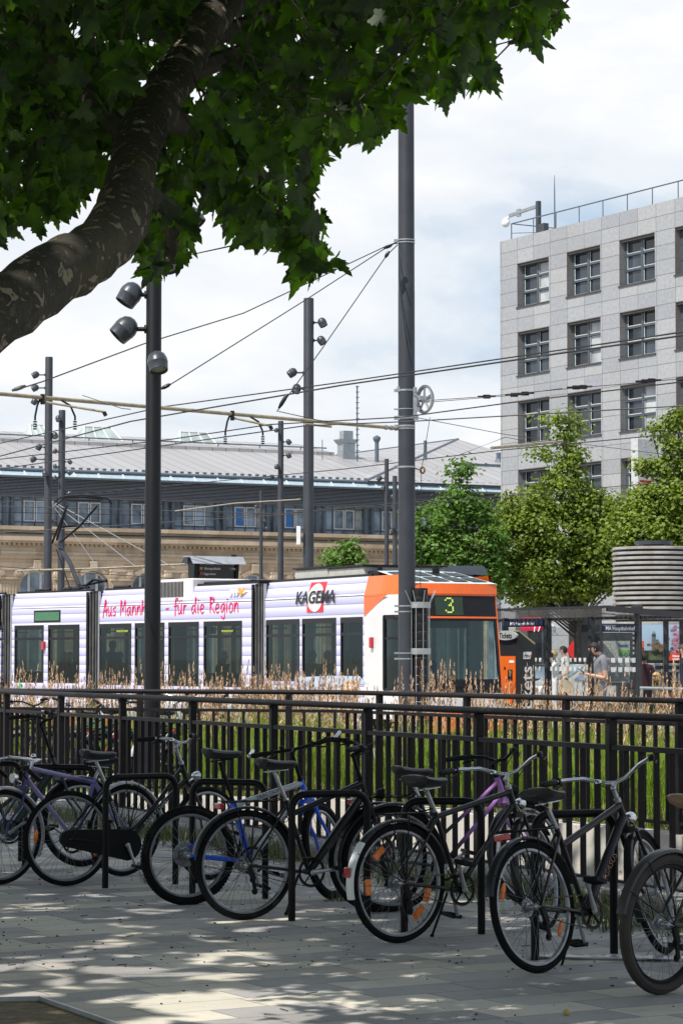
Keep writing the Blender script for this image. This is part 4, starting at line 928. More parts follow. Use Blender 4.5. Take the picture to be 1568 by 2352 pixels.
# bellows between sections
for k, (wa_, La, wb_) in enumerate(((w0, L0, w1), (w1, L1, w2), (w2, L2, w3))):
    mb = MB(); n = 9; mw = [wa_.m, wb_.m]
    for s_ in range(n):
        t0 = s_ / (n - 1); A = wa_.m @ Vector((La - .26, 0, 0)); B = wb_.m @ Vector((.26, 0, 0)); P = A.lerp(B, t0); nn = Vector((*(wa_.n.lerp(wb_.n, t0)), 0)).normalized(); uu = Vector((*(wa_.d.lerp(wb_.d, t0)), 0)).normalized(); o_ = .035 if s_ % 2 else .085
        q0 = P + nn * o_; q1 = P + nn * (TW - o_)
        for a_, b_ in ((q0, q0 + nn * .05), (q1 - nn * .05, q1)): mb.prism([a_ - uu * .03 + Vector((0, 0, .3)), a_ + uu * .03 + Vector((0, 0, .3)), a_ + uu * .03 + Vector((0, 0, 3.12)), a_ - uu * .03 + Vector((0, 0, 3.12))], (b_ - a_) * 1.6)
        mb.prism([q0 - uu * .03 + Vector((0, 0, 3.08)), q0 + uu * .03 + Vector((0, 0, 3.08)), q1 + uu * .03 + Vector((0, 0, 3.08)), q1 - uu * .03 + Vector((0, 0, 3.08))], (0, 0, .05))
    A = wa_.m @ Vector((La - .27, .10, 0)); B = wb_.m @ Vector((.27, .10, 0)); mb.prism([A + Vector((0, 0, .3)), B + Vector((0, 0, .3)), B + Vector((0, 0, 3.1)), A + Vector((0, 0, 3.1))], Vector((*wa_.n, 0)) * .03)
    mb.M = None; mb.v = [TI @ v for v in mb.v]; mb.build('bellows', M_bel, tram, smooth=False)
    for sd_, ww, uu in ((0, wa_, La - .26), (1, wb_, .26)):
        m2 = MB(); m2.box((uu - .03, -.012, .3), (uu + .03, .03, 3.12)); o_ = m2.build('edge_frame', M_alu if sd_ else M_dk, tram); o_.matrix_local = TI @ ww.m
# ---- cab
u_a = cabu; u_e = L3; nose = .95                                      # side runs to u_e, tapered over nose
Z1, Z2, Z3, Z4 = 1.05, 2.36, 2.78, 2.98
def cabv(u, far=False):
    t = max(0, min(1, (u - (u_e - nose)) / nose)); o_ = .20 * t * t
    return TW - (o_ + .10 * t) if far else o_
def nosez(z):                                                        # forward offset of the front face at height z
    return .26 if z < .9 else (.26 - .30 * (z - .9) / (Z4 - .9))
us = [u_a + (u_e - u_a) * i / 10 for i in range(11)]
dw0 = w3.u(879); 
def cabstrip(mb, z0, z1, ua, ub, far=False, lean0=0, lean1=0):
    n = 8; P = []
    for i in range(n + 1):
        u = ua + (ub - ua) * i / n; e = (u - u_a) / (u_e - u_a)
        for z, ln_ in ((z0, lean0), (z1, lean1)):
            v = cabv(u, far); uu = u + nosez(z) * max(0, (e - .6) / .4) if e > .6 else u
            P.append(Vector((uu, v + (-ln_ if far else ln_), z)))
    s_ = -.04 if far else .04
    P2 = [p + Vector((0, s_, 0)) for p in P]
    mb.poly(P + P2, [(2 * i, 2 * i + 2, 2 * i + 3, 2 * i + 1) for i in range(n)] + [(2 * n + 2 + 2 * i, 2 * n + 2 + 2 * i + 1, 2 * n + 2 + 2 * i + 3, 2 * n + 2 + 2 * i + 2) for i in range(n)] + [(2 * i + 1, 2 * i + 3, 2 * n + 2 + 2 * i + 3, 2 * n + 2 + 2 * i + 1) for i in range(n)])
ca = bpy.data.objects.new('cab', None); COL.objects.link(ca); ca.parent = tram; ca.matrix_local = TI @ w3.m
wm = MB(); cabstrip(wm, .55, 1.06, u_a, u_e); cabstrip(wm, 1.06, 2.42, u_a, dw0); cabstrip(wm, 2.42, 2.785, u_a, u_e); 
du1 = u_e - .12; cabstrip(wm, 1.06, 2.42, du1, u_e); 
fm_ = MB(); cabstrip(fm_, .55, 1.1, u_a, u_e, True); cabstrip(fm_, 2.42, 2.785, u_a, u_e, True); cabstrip(fm_, 1.06, 2.42, u_a, u_a + .5, True); cabstrip(fm_, 1.06, 2.42, du1, u_e, True); fm_.build('far_cab_side', M_tw, ca)
wm.build('cab_side', M_tw, ca, smooth=False)
om = MB(); cabstrip(om, 2.79, 3.14, u_a, u_e - .25, True, 0, .09); om.build('far_orange_trim', M_to, ca); om = MB(); cabstrip(om, 2.79, 3.14, u_a, u_e - .25, lean0=0, lean1=.09)
A = (u_a, -.005, 2.785); om.poly([A, (w3.u(889, 1372), -.005, 2.785), (u_a, -.005, 2.40)], [(0, 1, 2)]) ; om.poly([(u_a, -.012, 2.77), (u_e - .9, -.012, 2.77), (u_e - .9, -.012, 2.80), (u_a, -.012, 2.80)], [(0, 1, 2, 3)])
om.build('orange_side_trim', M_to, ca)
mb = MB(); mb.box((dw0, -.008, 1.08), (dw0 + .05, .03, 2.40)); 
def cv(u): return cabv(u)
n = 8
for z0, z1 in ((1.06, 1.11), (2.34, 2.42), (1.98, 2.02)):
    for i in range(n):
        ua = dw0 + (du1 - dw0) * i / n; ub = dw0 + (du1 - dw0) * (i + 1) / n
        mb.prism([(ua, cv(ua) - .006, z0), (ub, cv(ub) - .006, z0), (ub, cv(ub) - .006, z1), (ua, cv(ua) - .006, z1)], (0, .03, 0))
wf = mb.build('cab_window_frame', M_dk, ca); mb = MB()
for i in range(n):
    ua = dw0 + (du1 - dw0) * i / n; ub = dw0 + (du1 - dw0) * (i + 1) / n; mb.face([(ua, cv(ua) + .012, 1.1), (ub, cv(ub) + .012, 1.1), (ub, cv(ub) + .012, 2.36), (ua, cv(ua) + .012, 2.36)])
mb.build('pane', M_wsh, wf, fix=False)
mb = MB(); mb.box((u_a, .1, .3), (u_e + .1, TW - .1, .36)); mb.box((u_a, .1, 2.5), (u_e - .2, TW - .1, 2.54)); mb.cbox((u_e - .35, .35, .4), (u_e + .02, TW - .45, 1.10), .05); mb.box((u_a + .05, .08, .36), (u_a + .10, 1.05, 2.5)); mb.box((u_a + .05, 1.05, 2.2), (u_a + .10, TW - .1, 2.5)); mb.box((u_a + .05, 1.05, .36), (u_a + .10, TW - .1, 1.25)); mb.build('cab_interior', M_in, ca); mb = MB(); mb.face([(u_a + .07, 1.05, 1.25), (u_a + .07, TW - .1, 1.25), (u_a + .07, TW - .1, 2.2), (u_a + .07, 1.05, 2.2)]); mb.build('bulkhead_window', M_glass, ca, fix=False)
mb = MB(); mb.cbox((u_e - 1.35, .9, .5), (u_e - .9, 1.4, .95), .04); mb.cbox((u_e - 1.45, .9, .95), (u_e - 1.33, 1.4, 1.6), .04); mb.build('driver_seat', M_dk, ca)
# front face pieces in v from vL to vR
vL, vR = .20, TW - .30
def fpt(v, z):
    t = (v - (vL + vR) / 2) / ((vR - vL) / 2); return Vector((u_e + nosez(z) + .10 * (1 - t * t), v, z))
def front(mb, v0, v1, z0, z1, push=0.0, nv=10, nz_=3, th=.04):
    V = []
    for j in range(nz_ + 1):
        for i in range(nv + 1): V.append(fpt(v0 + (v1 - v0) * i / nv, z0 + (z1 - z0) * j / nz_) + Vector((push, 0, 0)))
    k = nv + 1; m0 = len(V); V2 = [p - Vector((th, 0, 0)) for p in V]
    F = [(j * k + i, j * k + i + 1, (j + 1) * k + i + 1, (j + 1) * k + i) for j in range(nz_) for i in range(nv)]; F2 = [tuple(m0 + a_ for a_ in reversed(f_)) for f_ in F]
    F3 = [(i, m0 + i, m0 + i + 1, i + 1) for i in range(nv)] + [(nz_ * k + i, nz_ * k + i + 1, m0 + nz_ * k + i + 1, m0 + nz_ * k + i) for i in range(nv)] + [(j * k, (j + 1) * k, m0 + (j + 1) * k, m0 + j * k) for j in range(nz_)] + [(j * k + nv, m0 + j * k + nv, m0 + (j + 1) * k + nv, (j + 1) * k + nv) for j in range(nz_)]
    mb.poly(V + V2, F + F2 + F3)
mb = MB(); front(mb, vL, vR, .34, .74); front(mb, vL, vL + .03, 1.0, Z3, .004); front(mb, vR - .02, vR, 1.0, Z3, .006); front(mb, vL, vR, Z2 - .005, Z2 + .028, .012); front(mb, vL, vR, Z3 - .02, Z3 + .01, .012); front(mb, vL - .01, vR + .01, Z3 + .012, Z4, .03); mb.build('orange_front', M_to, ca)
mb = MB(); front(mb, vL, vR, .74, 1.02, .01); mb.build('bumper', M_tw, ca)
mb = MB(); front(mb, vL + .03, vR - .035, 1.02, 1.27); front(mb, vL + .03, vR - .035, Z2 + .028, Z3 - .02); front(mb, vL + .03, vL + .06, 1.27, Z2); front(mb, vR - .075, vR - .035, 1.27, Z2); front(mb, vL + .03, vR - .04, Z2 - .05, Z2 - .005); mb.box((u_e - .1, .2, .15), (u_e + .2, TW - .3, .34)); mb.build('windscreen_surround', M_dk, ca)
mb = MB(); V = []
for j in range(5):
    for i in range(11): V.append(fpt(vL + .06 + (vR - vL - .135) * i / 10, 1.27 + (Z2 - .05 - 1.27) * j / 4) - Vector((.01, 0, 0)))
mb.poly(V, [(j * 11 + i, j * 11 + i + 1, (j + 1) * 11 + i + 1, (j + 1) * 11 + i) for j in range(4) for i in range(10)]); mb.build('windscreen', M_wsh, ca, fix=False, smooth=True)
for vv in (vL + .16, vR - .16):
    mb = MB(); p = fpt(vv, .88) + Vector((.012, 0, 0)); mb.ell(p, (.02, .11, .06), 14, 8); mb.build('headlight', M_chrome, ca, smooth=True)
mb = MB(); mb.tube([fpt(vL + .5, 1.18) + Vector((.04, 0, 0)), fpt(vL + .9, 1.25) + Vector((.05, 0, 0)), fpt(vL + 1.35, 1.22) + Vector((.05, 0, 0))], .012, 6); mb.build('wiper', M_dk, ca)
# sloping cab roof with slots
mb = MB(); zr = 3.24; r0 = [(u_e - .02 + .04, vL, Z4), (u_e + .08, (vL + vR) / 2, Z4), (u_e + .02, vR, Z4)]; r1 = [(u_e - 1.5, .25, zr), (u_e - 1.5, (vL + vR) / 2, zr + .02), (u_e - 1.5, TW - .35, zr)]
mb.poly(r0 + r1, [(0, 1, 4, 3), (1, 2, 5, 4)]); rp = mb.build('cab_roof', mat('cab_roof_pale', (.55, .72, .72), .4, var=.05), ca)
mb = MB()
for i in range(2):
    for j in range(4):
        for k in range(1):
            t0, t1 = .12 + i * .42, .12 + i * .42 + .34; s0, s1 = .06 + j * .235, .06 + j * .235 + .19
            def rp_(s_, t): a_ = Vector(r0[0]).lerp(Vector(r0[2]), s_); b_ = Vector(r1[0]).lerp(Vector(r1[2]), s_); return a_.lerp(b_, t) + Vector((.08 * (1 - t) * (1 - (2 * s_ - 1) ** 2), 0, .012 + .02 * t * (1 - abs(2 * s_ - 1))))
            mb.face([rp_(s0, t0), rp_(s1, t0), rp_(s1, t1), rp_(s0, t1)])
mb.build('roof_slots', M_dk, rp, fix=False)
mb = MB(); mb.cbox((u_e - 2.6, .3, 3.12), (u_e - 1.55, 1.9, 3.26), .03); mb.tube([(u_e - 1.9, .5, 3.25), (u_e - 1.9, .5, 3.36)], .05, 8); mb.tube([(u_e - 1.2, 1.3, 3.2), (u_e - 1.2, 1.3, 3.32)], .07, 10); mb.build('roof_horns', M_dk, ca)
# display, numbers, lamps
dp = fpt((vL + vR) / 2 - .12, 2.43) + Vector((.006, 0, 0)); mb = MB(); front(mb, .62, 1.16, 2.41, 2.74, .008, 4, 1, .01); mb.build('destination_display', mat('led_board', (.012, .022, .012), .4, var=.3, emit=(.05, .12, .06), es=.12), ca)
g3 = ["01110", "10001", "00001", "00010", "00110", "00001", "00001", "10001", "01110"]; mb = MB()
for r_, row in enumerate(g3):
    for c_, ch_ in enumerate(row):
        if ch_ == '1':
            p = fpt(.80 + c_ * .034, 2.71 - r_ * .031) + Vector((.016, 0, 0)); mb.cbox((p.x, p.y, p.z - .0135), (p.x + .004, p.y + .026, p.z + .0135), .002)
mb.build('line_number', mat('led_green', (.35, .42, .08), .4, var=.05, emit=(.55, .72, .12), es=.75), ca)
mb = MB(); u_ = w3.u(855, 1476); z_ = w3.hit(855, 1476)[1]; mb.cbox((u_ - .04, -.06, z_ - .10), (u_ + .05, .01, z_ + .10), .012); mb.build('marker_light', M_redl, ca, smooth=True)
u_, z_ = w1.hit(103, 1483); mb = MB(); mb.cbox((u_ - .05, -.07, z_ - .10), (u_ + .05, .0, z_ + .10), .012); mb.build('marker_light', M_redl, c1_, smooth=True)
u0_, z0_ = w1.hit(79, 1430); u1_, z1_ = w1.hit(140, 1403); mb = MB(); mb.box((u0_, -.008, z0_), (u1_, .03, z1_ + .02)); d_ = mb.build('side_display', M_dk, c1_); mb = MB(); mb.box((u0_ + .05, -.012, z0_ + .04), (u1_ - .05, -.006, z1_ - .02)); mb.build('led_panel', mat('led_panel_dim', (.05, .16, .08), .3, var=.3, scale=40), d_)
# roof equipment
def rbox(c, w, x0, x1, yt, z0, m, name, v0=.15, v1=1.9, cc=.03):
    u0_, u1_ = w.u(x0, 1350, v0), w.u(x1, 1350, v0); zt = w.hit((x0 + x1) / 2, yt, v0)[1]; mb = MB(); mb.cbox((u0_, v0, z0), (u1_, v1, zt), cc); return mb.build(name, m, c), u0_, u1_, zt
lb, ua, ub, zt = rbox(c2_, w2, 360, 441, 1330, 2.83, M_tw, 'air_conditioning_unit', v0=-.012 + .03, v1=1.9)
mb = MB(); k = 0; x = w2.u(364, 1350); xe = w2.u(421, 1350)
while x < xe: mb.box((x, .006, 2.93), (x + .028, .02, zt - .06)); x += .06
mb.build('louvres', M_dk, lb)
rbox(c2_, w2, 442, 575, 1334, 3.1, M_dk, 'roof_locker', v0=.3)
b_, ua, ub, zt = rbox(c3_, w3, 676, 752, 1306, 3.1, M_rg, 'roof_unit', v0=.22); mb = MB(); mb.box((ua - .03, .18, zt), (ub + .03, 1.95, zt + .03)); mb.build('unit_lid', M_dk, b_)
b_, ua, ub, zt = rbox(c3_, w3, 754, 835, 1303, 3.1, M_rg, 'roof_unit', v0=.22); mb = MB(); mb.box((ua - .03, .18, zt), (ub + .03, 1.95, zt + .03)); mb.build('unit_lid', M_dk, b_)
for (w, c, x0, x1, y_) in ((w1, c1_, 50, 82, 1354), (w1, c1_, 110, 130, 1353), (w2, c2_, 226, 262, 1347), (w3, c3_, 636, 668, 1330), (w1, c1_, 132, 150, 1350)):
    u0_, u1_ = w.u(x0, 1350), w.u(x1, 1350); mb = MB(); mb.tube([(u0_, .4, 3.22), (u1_, .4, 3.22)], .035, 8); mb.box((u0_ + .1, .36, 3.12), (u0_ + .14, .44, 3.22)); mb.box((u1_ - .14, .36, 3.12), (u1_ - .1, .44, 3.22)); mb.build('roof_insulator', M_dk, c)
# pantograph
pg = bpy.data.objects.new('pantograph', None); COL.objects.link(pg); pg.parent = tram
def PP(x, y, v): 
    u_, z_ = w1.hit(x, y, v); return w1.m @ Vector((u_, v, z_))
def pt_(name, lst, r, mm=M_dk):
    mb = MB()
    for a_ in lst: mb.tube(a_, r, 8)
    mb.v = [TI @ v for v in mb.v]; return mb.build(name, mm, pg, smooth=True)
base = PP(178, 1350, 1.1)
pt_('lower_arm', [[PP(182, 1345, 1.1), PP(160, 1290, 1.1), PP(133, 1250, 1.1)]], .055, M_pole)
pt_('tension_rod', [[PP(160, 1347, 1.2), PP(130, 1262, 1.2)]], .015)
pt_('upper_arm', [[PP(120, 1247, .9), PP(154, 1163, .7)], [PP(137, 1247, 1.3), PP(182, 1210, 1.4), PP(224, 1162, 1.6)], [PP(131, 1240, 1.0), PP(152, 1170, .8)], [PP(140, 1210, 1.0), PP(172, 1208, 1.4)]], .028)
pt_('collector_head', [[PP(124, 1156, .35), PP(134, 1146, .45), PP(152, 1140, .6), PP(190, 1138, 1.1), PP(232, 1142, 1.6), PP(248, 1146, 1.75), PP(258, 1158, 1.85)], [PP(130, 1160, .6), PP(150, 1143, .8), PP(192, 1142, 1.3), PP(236, 1146, 1.8)], [PP(150, 1148, .7), PP(228, 1150, 1.65)]], .02)
pt_('base_frame', [[PP(150, 1352, .7), PP(205, 1349, .7)], [PP(178, 1348, .8), PP(245, 1333, .8)], [PP(198, 1345, .6), PP(215, 1331, .6), PP(245, 1335, .6)], [PP(160, 1350, .5), PP(190, 1350, 1.5)]], .03)
# ---- lettering on the wrap
def wtext(w, c, body, x0, y0, x1, size, m, shear=0, bold=0, v=-.006, name='lettering'):
    ua, za = w.hit(x0, y0, v); ub, _ = w.hit(x1, y0, v); o = text(body, size, m, name, axm((0, 0, 0), (1, 0, 0), (0, 0, 1)), c, shear=shear, bold=bold, extrude=.002)
    xs = [vv.co.x for vv in o.data.vertices]; wd = max(xs) - min(xs); k = (ub - ua) / wd; mn = min(xs)
    for vv in o.data.vertices: vv.co.x = (vv.co.x - mn) * k + ua; vv.co.y += v; vv.co.z += za
    return o
mb = MB(); ua, za = w2.hit(237, 1419, -.006); ub, _ = w2.hit(551, 1412, -.006); TXT = 'Aus Mannheim - fUr die Region'; tot = sum(GL[c][0] + .07 for c in TXT); k = (ub - ua) / tot; x = 0
for ch_ in TXT:
    wd, st = GL[ch_]
    for s_ in st:
        P = [Vector((ua + (x + px_) * k, -.007, za + .04 + py_ * .32)) for px_, py_ in s_]; PP_ = [P[0]]
        for i in range(len(P) - 1):                                   # smooth the strokes
            p0, p1, p2, p3 = P[max(0, i - 1)], P[i], P[i + 1], P[min(len(P) - 1, i + 2)]
            for t in ((.25, .5, .75, 1) if len(P) > 2 and ch_ not in 'MA' else (1,)): PP_.append(.5 * ((2 * p1) + (p2 - p0) * t + (2 * p0 - 5 * p1 + 4 * p2 - p3) * t * t + (3 * p1 - p0 - 3 * p2 + p3) * t ** 3))
        mb.tube([Vector((p.x, -.004, p.z)) for p in PP_], [.0145 + .004 * math.sin(i * 1.3) for i in range(len(PP_))], 6)
    x += wd + .07
mb.build('handwritten_lettering', M_mag, c2_, smooth=True)
wtext(w2, c2_, 'rn', 526, 1367, 546, .26, M_tw, shear=.25, bold=.012); wtext(w2, c2_, 'v', 547, 1367, 565, .30, M_yel, shear=.25, bold=.012)
# logo: red square with white disc, black slanted name across
ua, za = w3.hit(705, 1407, -.006); ub, zb = w3.hit(742, 1338, -.006)
mb = MB(); mb.prism([(ua, -.012, za), (ub, -.012, za), (ub, -.012, 2.785), (ua, -.012, 2.785)], (0, .006, 0)); mb.prism([(ua + .0, -.012, 2.80), (ub, -.012, 2.80), (ub, .085, zb + .02), (ua, .085, zb + .02)], (0, .006, .0))
mb.build('logo_square', flatmat('logo_red', (.72, .012, .02), .35), c3_)
mb = MB(); cu, cz = (ua + ub) / 2, (za + zb) / 2; n = 40; ru, rz = (ub - ua) / 2 * .97, (zb - za) / 2 * .97
zj = 2.79; a_j = math.asin(max(-1, min(1, (zj - cz) / rz)))
def dpt(a): zz = cz + rz * math.sin(a); return (cu + ru * math.cos(a), -.018 if zz <= zj + 1e-6 else -.022 + (zz - 2.80) * (.097 / (zb + .02 - 2.80)), zz)
mb.face([dpt(a_j - (math.pi + 2 * a_j) * i / n) for i in range(n + 1)]); mb.face([dpt(a_j + (math.pi - 2 * a_j) * i / n) for i in range(n + 1)]); mb.build('logo_disc', M_tw, c3_, fix=False)
wtext(w3, c3_, 'KAGEMA', 678, 1387, 768, .33, M_blk, shear=.28, bold=.008, v=-.026)
wtext(w3, c3_, 'VRN', 906, 1418, 924, .055, M_blk, bold=.002); wtext(w3, c3_, '56', 906, 1584, 917, .13, M_blk, v=-.01)
mb = MB(); ua, za = w3.hit(792, 1588, -.008); ub, zb = w3.hit(823, 1566, -.008); mb.box((ua, -.012, za), (ub, -.006, zb)); mb.build('roma_panel', flatmat('panel_orange', (.82, .33, .01), .35), c3_); wtext(w3, c3_, 'roma', 794, 1581, 821, .17, M_tw, bold=.008, v=-.016)
mb = MB(); P = [w3.hit(x, y, -.008) for x, y in ((676, 1556), (760, 1552), (826, 1553), (840, 1570), (770, 1578), (700, 1586))]; mb.face([(u_, -.008, z_) for u_, z_ in P]); mb.build('house_graphic', mat('pale_blue_graphic', (.42, .50, .62), .35), c3_, fix=False)
ua, za = w1.hit(42, 1588, -.008); ub, zb = w1.hit(53, 1566, -.008); wtext(w1, c1_, 'R', 42, 1588, 53, .26, flatmat('logo_green', (.01, .42, .2), .4), bold=.02); wtext(w1, c1_, 'rolladen', 55, 1588, 86, .12, flatmat('logo_blue', (.02, .28, .62), .4), bold=.003)
for x0, t_ in ((232, 'WIR BETEN IHNEN'), (473, 'WIR SUCHEN DICH')):
    wdt = 44 if x0 == 232 else 46; ua, za = w2.hit(x0, 1456, .03); ub, zb = w2.hit(x0 + 23, 1440, .03); mb = MB(); mb.box((ua, .03, za), (ub, .035, zb)); o_ = mb.build('window_poster', flatmat('poster_white', (.6, .6, .58), .5), c2_); mb = MB(); mb.box((ua, .024, za), (ua + (ub - ua) * .27, .029, zb)); mb.ell(((ua + ub) / 2 + .05, .026, (za + zb) / 2), (.04, .003, .09), 8, 6); mb.build('poster_red', flatmat('poster_redm', (.6, .03, .04), .5), o_)
    wtext(w2, c2_, t_, x0 + 36, 1452, x0 + 62, .06, flatmat('poster_yellow', (.5, .6, .08), .5), v=.0)
# passengers behind the glass
pas = [(148, 1.02, 0, 'white haired passenger in a pink top behind the second tram window', (.45, .05, .18), (.6, .6, .58), 1), (160, 1.35, 0, 'passenger in a teal top beside the white haired one', (.03, .2, .25), (.05, .04, .03), 1),
       (258, .5, 1, 'standing passenger in dark clothes behind the third tram window', (.02, .02, .02), (.03, .02, .02), 2), (275, 1.3, 0, 'passenger with grey hair in the tram left of the dark lamp pole', (.2, .22, .22), (.2, .2, .2), 2), (372, .9, 1, 'standing passenger in a yellow top right of the dark lamp pole', (.65, .5, .02), (.03, .02, .02), 2),
       (512, .7, 0, 'brown haired passenger leaning on the window sill before the second bellows', (.12, .08, .08), (.14, .09, .05), 2), (716, .6, 0, 'dark haired passenger below the black advertising lettering', (.03, .05, .05), (.02, .015, .01), 3), (752, 1.2, 0, 'fair haired passenger in the back row below the advertising lettering', (.05, .05, .06), (.35, .3, .2), 3), (800, .5, 0, 'passenger with tied hair and a pale scarf next to the white cab side', (.3, .45, .42), (.10, .06, .03), 3),
       (985, 1.1, 0, 'passenger in a blue jacket seen through the tram windscreen', (.03, .13, .24), (.03, .03, .04), 4)]
for x, v, stnd, lab, top_, hair_, ci in pas:
    w = {1: w1, 2: w2, 3: w3, 4: w3}[ci]
    if ci == 4: p = w.m @ Vector((L3 - 2.2, 1.2, .34))
    else: p = w.m @ Vector((w.u(x, 1520, v), v, .34 if stnd else .50))
    ang = math.atan2(w.d.y, w.d.x) + (0 if x != 512 else .5)
    person(lab, p, ang, 1.68, top_, (.03, .03, .04), hair_, seated=not stnd, handL=(.35, .15, 1.0), handR=(.3, -.12, 1.0), group='passengers inside the tram', hi=False, hairlen=.12 if x in (512, 800, 148) else 0)
# ================================================================ POLES WITH SPOTLIGHTS
def spot(p, d, size, parent=None):
    """bell shaped spotlight, d = direction of light; p = centre"""
    mb = MB(); k = size; m = to_z(p, d)
    mb.lathe([(.0, -.56 * k), (.22 * k, -.50 * k), (.38 * k, -.36 * k), (.46 * k, -.14 * k), (.47 * k, .04 * k), (.455 * k, .06 * k), (.42 * k, .44 * k), (.385 * k, .45 * k), (.36 * k, .25 * k), (.0, .2 * k)], m, 22)
    o = mb.build('lamp_head', M_lamp, parent, smooth=True)
    mb = MB(); mb.lathe([(.0, .30 * k), (.36 * k, .32 * k)], m, 16); mb.build('lens', mat('lamp_lens', (.30, .29, .24), .25, var=.2, scale=40), o, fix=False)
    return o
def pole(x, ytop, s, wpx, label, heads, m=None, band=True, xb=None):
    b = WS(x, 1511 + 1.65 * s, s); b.z = 0; zt = WS(x, ytop, s).z; root = empty('lamp_post', label, 'lamp post', 'grey lamp posts with clusters of spotlights', loc=(b.x, b.y, 0)); r_ = wpx / s / 2; mb = MB()
    mb.tube([(0, 0, 0), (0, 0, zt * .5), (0, 0, zt * .5 + .01), (0, 0, zt - .02), (0, 0, zt)], [r_ * 1.06, r_ * 1.03, r_, r_ * .98, r_ * .9], 20); mb.build('post', m or M_pole, root, smooth=True)
    for hx, hy, dx, dz, sz in heads:
        p = WS(hx, hy, s) - Vector((b.x, b.y, 0)); k = sz / s; dy = -.35 if abs(dx) < .3 else -.15; p.y -= .0 if abs(hx - x) > wpx * .7 else (r_ + k * .6)
        o = spot(p, (dx, dy, dz), k, root); mb = MB(); q_ = Vector((0, 0, p.z + (.0 if abs(hx - x) < wpx * .7 else .0))); mb.tube([q_, p.lerp(q_, .15) + Vector((0, 0, -.0))], k * .09, 8)
        e = (p - q_).normalized(); mb.tube([q_ + e * r_ * .9, q_ + e * (r_ * 1.0 + .02)], k * .17, 8); mb.build('arm', m or M_pole, root, smooth=True)
    return root
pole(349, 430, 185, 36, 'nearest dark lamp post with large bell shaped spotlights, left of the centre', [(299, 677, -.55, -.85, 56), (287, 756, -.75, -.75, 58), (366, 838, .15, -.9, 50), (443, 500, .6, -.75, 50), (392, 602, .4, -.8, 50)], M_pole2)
pole(708, 685, 98, 24, 'grey lamp post behind the front section of the tram, tallest in the middle', [(740, 741, .4, -.85, 22), (738, 782, .5, -.75, 21), (671, 856, -.8, -.6, 22), (681, 893, -.2, -.95, 22)])
pole(108, 820, 76, 18, 'grey lamp post furthest left, taller of the left pair', [(82, 861, -.85, -.5, 17), (81, 891, -.85, -.45, 17), (80, 922, -.5, -.8, 16), (127, 1000, .1, -1, 15), (90, 1027, -.4, -.9, 15), (77, 1055, -.85, -.5, 15), (106, 1089, .05, -1, 14)])
pole(139, 942, 70, 16, 'grey lamp post right of the taller one at the left', [(136, 963, .2, -.9, 14), (127, 1036, -.5, -.9, 11), (161, 1061, .7, -.7, 11), (160, 1086, .7, -.7, 11), (128, 1072, -.1, -1, 10), (160, 1133, -.6, -.8, 10), (119, 1197, -.5, -.8, 10), (128, 1098, .1, -1, 10)])
pole(644, 967, 62, 13, 'slim grey lamp post left of the tallest middle post', [(663, 1015, .6, -.75, 13), (663, 1046, .4, -.85, 13), (636, 1073, -.3, -.95, 12), (623, 1097, -.8, -.6, 14), (635, 989, -.2, -1, 10)])
pole(599, 1127, 55, 8, 'thin short grey lamp post above the second tram bellows', [(590, 1181, -.4, -.9, 8), (607, 1197, .3, -.9, 8), (612, 1214, .7, -.7, 8), (588, 1164, -.4, -.9, 8)])
pole(888, 1054, 62, 10, 'thin grey lamp post just left of the big mast', [(871, 1099, -.8, -.6, 13), (880, 1121, -.2, -.95, 12), (901, 1141, .1, -1, 10), (903, 1164, .7, -.7, 10)])
pole(907, 1093, 70, 11, 'grey lamp post half hidden behind the big mast', [(897, 1225, -.3, -.9, 9), (901, 1213, .5, -.9, 8)])
# ---- main catenary mast
sM = 138.0; mx_ = WS(934, 1511, sM).x; my = FPX / sM; mr_ = 38 / sM / 2
root = empty('catenary_mast', 'thick grey steel mast in front of the tram cab, carrying the overhead wires', 'mast', loc=(mx_, my, 0))
zM = lambda y: WS(934, y, sM).z
mb = MB(); mb.tube([(0, 0, 0), (0, 0, zM(670)), (0, 0, zM(669)), (0, 0, zM(150)), (0, 0, zM(140))], [mr_ * 1.04, mr_ * 1.01, mr_, mr_ * .96, mr_ * .9], 28); mb.build('post', M_pole, root, smooth=True)
def band(y, h=.03, m=M_galv, r_=1.05):
    mb = MB(); mb.lathe([(mr_ * r_, -h / 2), (mr_ * r_, h / 2)], Matrix.Translation((0, 0, zM(y))), 28); mb.lathe([(mr_ * r_, h / 2), (mr_, h / 2)], Matrix.Translation((0, 0, zM(y))), 28); mb.box((-mr_ - .07, -.03, zM(y) - h * .8), (-mr_ + .02, .03, zM(y) + h * .8)); return mb.build('clamp_band', m, root, smooth=True)
for y, h in ((552, .02), (558, .02), (897, .03), (940, .015), (960, .04), (979, .03), (985, .02), (1073, .03), (1392, .02), (1405, .02), (1500, .02), (1513, .02)): band(y, h)
